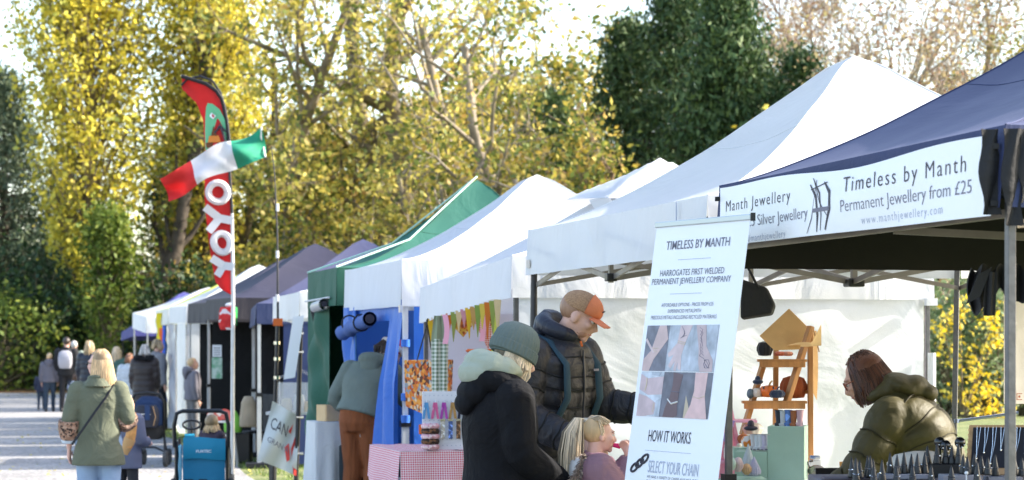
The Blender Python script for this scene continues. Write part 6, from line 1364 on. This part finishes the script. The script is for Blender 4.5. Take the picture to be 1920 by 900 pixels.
cp = put(MB().lathe([(.022, 0), (.026, .05), (.0, .05)], (0, 0, 0), 16), 'paper_cup', mat('amber_cup', (.75, .35, .08), rough=.4), at(1583, 884, 11.6), 'amber cup at the hand of the stallholder', 'cup')
table(1600, 12.2, .9, .6, .86, 'low table under the black case and amber cup', 0)
# black tote bag hanging in the white stall, bundle on the near pole
bt = empty('black_tote', at(1418, 500, 12.2), 0, 'black cloth bag hanging from the truss behind the pull up banner', 'bag')
P = [at(a, b, 12.2)-bt.location for a, b in ((1388, 522), (1437, 538), (1452, 570), (1446, 588), (1388, 597))]; 
MB().add(P+[v+Vector((.02, .08, -.01)) for v in P], [(0, 1, 2, 3, 4), (9, 8, 7, 6, 5)]+[(i, i+5, (i+1) % 5+5, (i+1) % 5) for i in range(5)]).build('bag_body', M['black_cloth'], bt, False, bevel=.012)
MB().tube([at(1396, 490, 12.2)-bt.location, at(1408, 512, 12.2)-bt.location, at(1422, 540, 12.2)-bt.location], .007, 6).build('handle', M['black_cloth'], bt)
bz = 8.6
bk = empty('folded_side_wall', at(1885, 520, bz), 0, 'black folded side wall bunched and tied behind the near pole', 'folded cloth')
MB().sheet(lambda u, v: at(1822+100*u+(1-u)*(-8)*math.sin(v*3), 502+8*math.sin(u*20)+(72-20*u+16*math.sin(u*9))*v, bz+.03*math.sin(u*23))-bk.location, 30, 10, .02, (0, 1, 0)).build('bunched_cloth', M['black_cloth'], bk)
MB().sheet(lambda u, v: at(1848+22*u-4*v, 510+82*v, bz-.05+.01*math.sin(u*9))-bk.location, 5, 8, .01, (0, 1, 0)).build('hanging_tie', M['black_cloth'], bk)
MB().sheet(lambda u, v: at(1812+26*u+22*(1-v), 515+55*v-14*u, bz-.05)-bk.location, 5, 8, .01, (0, 1, 0)).build('hanging_tie', M['black_cloth'], bk)
# cream wall and brace rod on the right
cw = empty('canvas_screen', at(1885, 700, 13.2), R(10), 'cream canvas screen with a small brown mark at the right edge of the photograph', 'screen')
MB().sheet(lambda u, v: (-.01+1.1*u, .0+.01*math.sin(u*8), .60-.80*v+.02), 10, 8, .003, (0, -1, 0)).build('canvas', M['cream'], cw)
MB().bar((1.07, .02, -1.3), (1.07, .02, .65), .03).build('frame_post', M['steel'], cw, False)
for x, z_, w_, h_ in ((.085, -.12, .035, .004), (.085, -.155, .035, .004), (.07, -.137, .004, .035), (.085, -.137, .012, .012)): MB().box((x, -.006, z_), (w_, .002, h_)).build('printed_mark', mat('mark_brown', (.35, .1, .04)), cw, False)
put(MB().tube([(-.16, 0, -.022), (.17, 0, .022)], .008, 8).lathe([(.014, -.01), (.014, .01)], (-.15, 0, -.02), 8), 'brace_rod', mat('blue_rod', (.35, .42, .65), rough=.3, metal=.6), at(1848, 782, 11.6), 'thin blue metal rod bracing between the back pole and the cream screen', 'rod')
table(2000, 13.2, 1.2, .6, .86, 'table behind the stall at the far right')

# ================================================================ jewellery counter
jz = 9.2
jt = empty('counter', (at(1760, 0, jz).x, jz, 0), 0, 'high counter at the lower right, covered with ring stands', 'counter'); CH = 1.045
MB().box((.05, .1, CH-.02), (1.05, .75, .04)).build('counter_top', mat('grey_cloth_top', (.14, .13, .15), rough=.8), jt, False, bevel=.005)
MB().box((.05, .12, CH/2-.03), (.98, .68, CH-.06)).build('counter_body', M['black_cloth'], jt, False)
jp = lambda px, z: Vector((at(px, 0, z).x, z, CH+.002))
def tray(px, z, w_, d_, h, m_, label):
    return put(MB().box((0, 0, h/2), (w_, d_, h)), 'display_tray', m_, jp(px, z), label, 'tray', 'trays on the jewellery counter', bevel=.004)
grt = mat('grey_velvet', (.28, .27, .30), rough=.85); blt = M['black_plastic']
tray(1590, 9.25, .21, .10, .012, mat('plum_tray', (.09, .075, .09), rough=.7), 'dark plum tray at the left end of the counter')
tray(1693, 9.3, .20, .10, .022, grt, 'long pale grey tray in the middle of the counter')
tray(1757, 9.45, .175, .09, .055, blt, 'raised black tray under the round black stands')
tray(1800, 9.1, .16, .10, .03, grt, 'pale grey tray right of the raised black tray')
tray(1880, 9.15, .14, .10, .02, grt, 'pale grey tray in front of the near pole')
cone = mat('cone_black', (.012, .012, .014), rough=.35)
cm = MB().lathe([(.0175, 0), (.0175, .004), (.0125, .03), (.0065, .062), (.0015, .082), (.0001, .083)], (0, 0, 0), 14).mesh('cone'); cm.materials.append(cone); cm.polygons.foreach_set('use_smooth', [True]*len(cm.polygons))
rm = MB().tube([(math.cos(t)*.0128, math.sin(t)*.0128, 0) for t in [i*PI/8 for i in range(17)]], .0017, 5).mesh('ring'); rm.materials.append(M['silver'])
gm = MB().ell((0, -.0145, .002), (.004, .003, .004), None, 8, 6).mesh('gem'); gm.materials.append(M['silver'])
where = {0: 'on the plum tray', 1: 'on the long grey tray', 2: 'on the raised black tray', 3: 'on the grey tray right of centre', 4: 'beside the near pole', 5: 'on the counter cloth in front'}
cones = [(1597, 9.2, 0), (1605, 9.26, 0), (1612, 9.18, 0), (1627, 9.27, 0), (1632, 9.2, 0), (1637, 9.24, 0), (1654, 9.12, 5), (1669, 9.33, 1), (1682, 9.27, 1), (1695, 9.3, 1), (1709, 9.33, 1), (1720, 9.28, 1), (1734, 9.3, 1), (1739, 9.47, 2), (1757, 9.44, 2), (1773, 9.45, 2), (1785, 9.44, 2), (1797, 9.42, 2),
         (1711, 9.05, 5), (1746, 9.0, 5), (1784, 8.98, 5), (1806, 9.12, 3), (1814, 9.08, 3), (1827, 9.14, 3), (1840, 9.1, 3), (1852, 9.06, 3), (1866, 9.16, 4), (1896, 9.1, 4), (1903, 9.18, 4), (1916, 9.14, 4), (1681, 9.0, 5), (1605, 9.05, 5), (1638, 9.0, 5), (1832, 8.98, 5)]
hts = {0: .012, 1: .022, 2: .055, 3: .03, 4: .02, 5: 0}
ordn = ['leftmost', 'second from the left', 'third from the left', 'fourth from the left', 'fifth from the left', 'sixth from the left', 'seventh from the left', 'eighth from the left', 'ninth from the left']
cnt = {}
for i, (px, z, t_) in enumerate(sorted(cones)):
    k_ = cnt.get(t_, 0); cnt[t_] = k_+1
    o = bpy.data.objects.new('ring_cone', cm); COL.objects.link(o); o.location = jp(px, z)+Vector((0, 0, hts[t_])); s_ = 1.0+.12*math.sin(i*1.7); o.scale = (1, 1, s_)
    tag(o, 'black ring cone, %s %s' % (ordn[k_], where[t_]), 'ring stand', 'black ring cones')
    r_ = bpy.data.objects.new('ring', rm); COL.objects.link(r_); r_.parent = o; r_.location = (0, 0, .030); r_.rotation_euler = (R(8*math.sin(i)), R(6), 0)
    g_ = bpy.data.objects.new('ring_stone', gm); COL.objects.link(g_); g_.parent = r_; g_.rotation_euler = (0, 0, i*.7)
for i, (px, z, h, n_) in enumerate([(1762, 9.52, .075, 'left'), (1773, 9.50, .062, 'middle'), (1800, 9.50, .075, 'right')]):
    o = empty('round_display_stand', jp(px, z)+Vector((0, 0, .055)), 0, 'glossy black round display stand with silver pieces, the %s of three' % n_, 'display stand', 'round black display stands')
    MB().tube([(0, 0, 0), (0, 0, h)], .008, 8).build('stem', M['gloss_black'], o); MB().ell((0, 0, h+.012), (.024, .018, .024)).build('head', M['gloss_black'], o)
    for k_ in range(4): MB().ell((-.015+.010*k_, -.018, h-.005+.008*math.sin(k_*2+i)), .004).build('silver_stud', M['silver'], o)
for i, (px, z, h) in enumerate([(1784, 9.1, .035), (1812, 9.0, .035)]): put(MB().tube([(0, 0, 0), (0, 0, h)], .003, 6).ell((0, 0, h+.006), .008), 'white_pin_stand', M['banner'], jp(px, z)+Vector((0, 0, hts[5])), '%s small white ball pin stand among the ring cones' % ['left', 'right'][i], 'pin stand')
cu2 = MB().loft([(0, 0, 0), (0, 0, .05), (0, 0, .085), (0, 0, .10)], [.15, .155, .12, .04], [.06, .06, .045, .02], pw=2.6).build('cushion', M['cream']); cu2.location = jp(1730, 9.62); tag(cu2, 'cream domed cushion behind the ring cones', 'cushion')
# necklace board
nz = 9.55
nb_ = empty('necklace_board', jp(1880, nz)+Vector((.0, .0, 0)), 0, 'navy board in a pale wood frame with hanging silver necklaces', 'necklace board')
Rt = Matrix.Rotation(R(-14), 3, 'X'); sh = .0
def NP(u, v, o_=0): q = Rt @ Vector((0, o_, v*.215)); return Vector((-.155+.36*u+.025*v, q.y, q.z+.004))
fr_ = MB(); MB().add([NP(0, 0), NP(1, 0), NP(1, 1), NP(0, 1), NP(0, 0, .012), NP(1, 0, .012), NP(1, 1, .012), NP(0, 1, .012)], [(0, 1, 2, 3), (7, 6, 5, 4), (0, 4, 5, 1), (1, 5, 6, 2), (2, 6, 7, 3), (3, 7, 4, 0)]).build('frame_board', M['wood2'], nb_, False)
MB().add([NP(.045, .13, -.003), NP(.97, .13, -.003), NP(.97, .95, -.003), NP(.045, .95, -.003), NP(.045, .13, .002), NP(.97, .13, .002), NP(.97, .95, .002), NP(.045, .95, .002)], [(0, 1, 2, 3), (7, 6, 5, 4), (0, 4, 5, 1), (1, 5, 6, 2), (2, 6, 7, 3), (3, 7, 4, 0)]).build('velvet_panel', mat('panel_navy', (.018, .02, .032), rough=.9), nb_, False)
for k_ in range(9): MB().box(NP(-.005, .1+.1*k_), (.006, .008, .010)).build('frame_notch', M['kraft2'], nb_, False)
for i in range(9):
    u = .10+.095*i; l = [.62, .5, .72, .45, .8, .6, .52, .78, .66][i]
    o = empty('necklace', nb_.location.copy(), 0, 'fine silver necklace on the navy board, %s' % ordn[i], 'necklace', 'necklaces on the board')
    MB().tube([NP(u-.012, .95, -.006), NP(u-.005, .95-l*.5, -.006), NP(u+.002-.01*(i % 3), .95-l, -.006)], .0011, 4).build('chain', M['silver'], o)
    MB().tube([NP(u+.03, .95, -.006), NP(u+.018, .95-l*.5, -.006), NP(u+.002-.01*(i % 3), .95-l, -.006)], .0011, 4).build('chain', M['silver'], o)
    MB().ell(NP(u+.002-.01*(i % 3), .95-l-.02, -.008), (.0042, .002, .0055)).build('pendant', M['silver'], o)

# ================================================================ pushchair and wagon
st = empty('pushchair', (at(279, 0, 29.6).x, 29.6, 0), R(-4), 'dark blue pushchair with a quilted changing bag on its handle', 'pushchair')
fm = M['black_plastic']; nv = trs('pushchair_navy', (.015, .035, .10))
MB().tube([(-.21, .0, .62), (-.215, -.05, .86), (-.17, -.08, .96), (0, -.09, .98), (.17, -.08, .96), (.215, -.05, .86), (.21, .0, .62)], .02, 10).build('handle', fm, st)
MB().loft([(0, .10, .50), (0, .08, .62), (0, .06, .76), (0, .05, .86), (0, .06, .92)], [.17, .20, .205, .18, .11], [.12, .16, .18, .16, .10], pw=2.6).build('canopy', nv, st, vox=.015)
MB().loft([(0, .08, .36), (0, .08, .45), (0, .06, .56)], [.15, .19, .19], [.15, .16, .14], pw=3).build('basket', M['black_cloth'], st, vox=.02)
for s_ in (-1, 1):
    MB().tube([(s_*.2, .0, .66), (s_*.19, .08, .38), (s_*.24, -.10, .12)], .016, 8).build('frame_leg', fm, st); MB().tube([(s_*.19, .05, .42), (s_*.16, .38, .12)], .016, 8).build('frame_leg', fm, st)
    for y, x in ((-.12, .255), (.42, .17)):
        w_ = MB().lathe([(.05, -.022), (.105, -.022), (.112, 0), (.105, .022), (.05, .022)], (0, 0, 0), 24, rot=Matrix.Rotation(R(90), 3, 'Y')).build('wheel', mat('tyre_grey', (.06, .06, .062), rough=.8), st); w_.location = (s_*x, y, .114)
        MB().lathe([(.012, -.026), (.05, -.024), (.05, .024), (.012, .026)], (0, 0, 0), 12, rot=Matrix.Rotation(R(90), 3, 'Y')).build('hub', M['steel'], w_)
MB().tube([(-.24, -.10, .2), (-.1, -.06, .26), (.1, -.06, .26), (.24, -.10, .2)], .014, 8).build('axle_bar', fm, st)
qb = empty('changing_bag', st.location+Vector((.0, -.16, .72)), 0, 'dark quilted changing bag hanging on the pushchair handle', 'bag')
MB().loft([(0, 0, -.20), (0, 0, -.1), (0, 0, .03), (0, 0, .10)], [.14, .165, .16, .12], [.06, .075, .07, .05], pw=3.2).build('bag_body', mat('quilted_ink', (.018, .02, .035), rough=.6, bump=.01, bscale=30), qb, vox=.012)
MB().box((-.02, -.078, -.02), (.16, .006, .012)).build('zip', M['whitesteel'], qb, False); MB().tube([(.09, -.07, .08), (.13, -.09, -.05), (.10, -.08, -.17)], .014, 6, sq=.4).build('strap', M['wood2'], qb); MB().box((.02, -.083, -.0), (.07, .012, .20)).build('front_panel', nv, qb, False, bevel=.005)

wg = empty('folding_wagon', (at(375, 0, 22.5).x, 22.5, 0), R(6), 'bright blue folding wagon with black push bar, a small child sitting inside', 'wagon')
bluw = mat('wagon_blue', (.008, .17, .30), rough=.6, bump=.012, bscale=6, var=.08); bl2 = mat('wagon_blue_light', (.01, .23, .37), rough=.6, bump=.008, bscale=6)
hwx = .27
MB().sheet(lambda u, v: (-.17+.42*u, -.02+.01*math.sin(u*6), .18+.40*v), 10, 8, .01, (0, -1, 0)).build('rear_panel', bluw, wg)
MB().sheet(lambda u, v: (-.165+.42*u+.0*v, -.045-.02*math.sin(v*3)+.006*math.sin(u*7), .46+.215*v+.01*math.sin(u*5)), 12, 8, .012, (0, -1, 0)).build('storage_flap', bl2, wg)
text('FUXTEC', mat('logo_white', (.8, .85, .88), rough=.5), wg, (-.035, -.086, .53), (1, 0, 0), (0, 0, 1), .15, .028, spacing=.95, bold=.02)
for s_ in (-1, 1): MB().sheet(lambda u, v, s_=s_: (s_*.22+.04+(-.06*u if s_ < 0 else 0), .0+.75*u, .2+.38*v+.02*math.sin(u*6)), 10, 6, .01, (s_, 0, 0)).build('side_panel', bluw if s_ > 0 else bl2, wg)
MB().sheet(lambda u, v: (-.2+.42*u, .75, .2+.40*v), 4, 4, .01, (0, 1, 0)).build('front_panel', bl2, wg)
MB().box((.03, .37, .2), (.44, .74, .02)).build('floor_panel', M['black_cloth'], wg, False)
MB().tube([(-.25, -.03, .58), (-.255, -.05, .80), (-.23, -.06, .92), (-.17, -.06, .945), (.2, -.06, .945), (.26, -.06, .92), (.285, -.05, .80), (.28, -.03, .58)], .021, 10).build('push_bar', fm, wg)
for x in (-.235, .27):
    for y in (-.03, .74): MB().tube([(x, y, .1), (x, y, .64)], .016, 8).build('frame_post', fm, wg)
for x in (-.245, .28): MB().tube([(x, -.03, .12), (x, .36, .36), (x, .74, .6)], .012, 6).build('cross_strut', fm, wg); MB().tube([(x, -.03, .6), (x, .36, .36), (x, .74, .12)], .012, 6).build('cross_strut', fm, wg)
for x in (-.26, .30):
    for y in (.02, .7):
        w_ = MB().lathe([(.06, -.03), (.125, -.03), (.135, 0), (.125, .03), (.06, .03)], (0, 0, 0), 28, rot=Matrix.Rotation(R(90), 3, 'Y')).build('wheel', mat('wagon_tyre', (.02, .02, .022), rough=.7), wg); w_.location = (x, y, .137)
        MB().lathe([(.012, -.034), (.06, -.03), (.06, .03), (.012, .034)], (0, 0, 0), 14, rot=Matrix.Rotation(R(90), 3, 'Y')).build('hub', M['steel'], w_)
MB().tube([(-.16+.09*math.cos(t)+.05, .72+.02*math.sin(t), .78+.045*math.sin(t)) for t in [i*PI/10 for i in range(21)]], .012, 8).build('front_handle', fm, wg)
MB().tube([(-.11, .72, .62), (-.11, .72, .76)], .012, 6).build('front_handle_stem', fm, wg)
for x0, x1 in ((-.18, -.08), (-.02, .06)): MB().tube([(x0, .70, .66), (x1, .70, .66)], .028, 10).build('rolled_shade', bl2, wg)
for x in (-.14, .0, .1): MB().box((x+.03, -.03, .255), (.085, .006, .012)).build('panel_slot', M['black_cloth'], wg, False)
MB().tube([(.30, -.02, .58), (.31, -.05, .45), (.305, -.04, .3)], .006, 5).build('side_strap', fm, wg)
p = Person('small child with tousled blond hair sitting in the blue wagon', 398, 22.75, -30, .97, vox=.012, zoff=-.09, legs=False, skin='skin_pink', pose=dict(pelvis=(0, 0, .72), eR=(.2, .1, 1.15), wR=(.12, .25, 1.1), eL=(-.2, .1, 1.15), wL=(-.12, .25, 1.1)))
p.body().top(trs('plum_jumper', (.06, .04, .06)), hem=.62, e=.03, name='jumper').hair(H_blond, n=260, L=.19, ang=(30, 330), flare=.09, g=1.42, z0=.11, r0=.014)

# ---- odds and ends by the far stalls
def signcol(px0, px1, py0, py1, z, m_, nm, label, cat, th=.04): 
    a, b = at(px0, py0, z), at(px1, py1, z); c = (a+b)/2
    return put(MB().box((0, 0, 0), (b.x-a.x, th, a.z-b.z)), nm, m_, c, label, cat, bevel=.01)
rs = empty('cool_bag', at(427, 597, 31.6), R(-10), 'red and white printed bag hanging at the front of the purple grey stall', 'bag')
MB().loft([(0, 0, -.16), (0, 0, -.08), (0, 0, .08), (0, 0, .16)], [.10, .125, .12, .10], [.05, .07, .07, .05], pw=3.4).build('bag_body', spots('red_print', [(.55, .02, .02), (.6, .03, .03), (.7, .6, .6), (.5, .02, .02)], 16), rs)
MB().box((.11, .01, .03), (.035, .08, .26)).build('green_side', mat('side_green', (.02, .3, .06)), rs, False, bevel=.006)
MB().ell((.03, 0, .19), (.07, .03, .03)).build('white_lid', M['banner'], rs)
sc = empty('price_board', at(407, 690, 34), 0, 'green and white board hung on a pole in front of the black interior', 'sign'); MB().box((0, 0, 0), (.16, .02, .32)).build('board', mat('board_green', (.20, .42, .26), rough=.5, stops=[(.4, (.15, .4, .22)), (.6, (.55, .65, .58))], vscale=9), sc, False, bevel=.005); MB().box((0, 0, .26), (.14, .02, .18)).build('notice', M['banner'], sc, False)
for k_ in range(4): MB().box((0, -.012, .20+.035*k_), (.10, .002, .010)).build('text_line', M['ink'], sc, False)
ch = empty('step_stool', (at(414, 0, 29.5).x, 29.5, 0), R(-10), 'white metal step frame draped with a red and white cloth', 'step stool')
for s_ in (-1, 1): MB().bar((s_*.17, -.15, 0), (s_*.13, .0, .72), .03).build('front_rail', M['whitesteel'], ch, False); MB().bar((s_*.17, .2, 0), (s_*.13, .02, .72), .03).build('rear_rail', M['whitesteel'], ch, False)
for z_ in (.2, .42, .60): MB().box((0, -.15+.2*z_, z_), (.30, .12, .025)).build('tread', M['whitesteel'], ch, False)
cl = MB().sheet(lambda u, v: (-.17+.34*u, -.06-.02*math.sin(u*9), .74-.14*v-.03*math.sin(u*7)), 8, 4, .01, (0, -1, 0)).build('draped_cloth', spots('red_white_cloth', [(.6, .08, .06), (.7, .6, .55), (.55, .12, .1)], 18)); cl.location = ch.location; tag(cl, 'red and white cloth draped over the white step frame', 'cloth')
put(MB().loft([(0, 0, 0), (0, 0, .12), (0, 0, .3)], [.12, .13, .05], [.08, .08, .03]), 'green_bag', mat('acid_green', (.25, .6, .08)), (at(437, 0, 30.4).x, 30.4, .42), 'acid green bag behind the white step frame', 'bag', vox=.02)
put(MB().box((0, 0, .2), (.5, .4, .4)), 'storage_crate', M['black_plastic'], (at(437, 0, 30.6).x, 30.6, .01), 'black crate under the acid green bag', 'crate', bevel=.01)
cj = empty('camping_chair', (at(459, 0, 30.6).x+.15, 30.7, 0), R(-60), 'dark folding chair with a beige coat beside the navy stall pole', 'chair')
MB().box((0, 0, .42), (.45, .42, .03)).build('seat', M['black_cloth'], cj, False, bevel=.01); MB().box((0, .2, .68), (.45, .03, .5)).build('backrest', M['black_cloth'], cj, False, bevel=.01)
for x in (-.2, .2):
    for y in (-.19, .19): MB().bar((x, y, 0), (x, y, .42), .02).build('leg', M['darksteel'], cj, False)
bg_ = MB().loft([(0, 0, -.22), (0, 0, -.05), (0, 0, .12), (0, 0, .2)], [.13, .12, .10, .06], [.06, .06, .06, .03]).build('beige_coat', trs('beige_coat', (.42, .33, .23)), None, vox=.02); bg_.location = (at(466, 0, 30.2).x, 30.2, .72); tag(bg_, 'beige coat hung over the dark folding chair', 'coat')
wl = MB().sheet(lambda u, v: (.25*u-.12, .02*math.sin(u*7), .55-.5*v), 8, 8, .01, (0, -1, 0)).build('white_coat', trs('white_coat', (.6, .56, .52))); wl.location = at(700, 830, 19.9); tag(wl, 'white sleeve and hand of a coat glimpsed inside the blue doorway', 'coat')
put(MB().box((0, 0, .35), (.6, .5, .7)), 'storage_crate', trs('dark_crate', (.03, .04, .045)), (at(700, 0, 20.2).x, 20.3, .005), 'dark green crate on the floor inside the blue doorway', 'crate', bevel=.01)
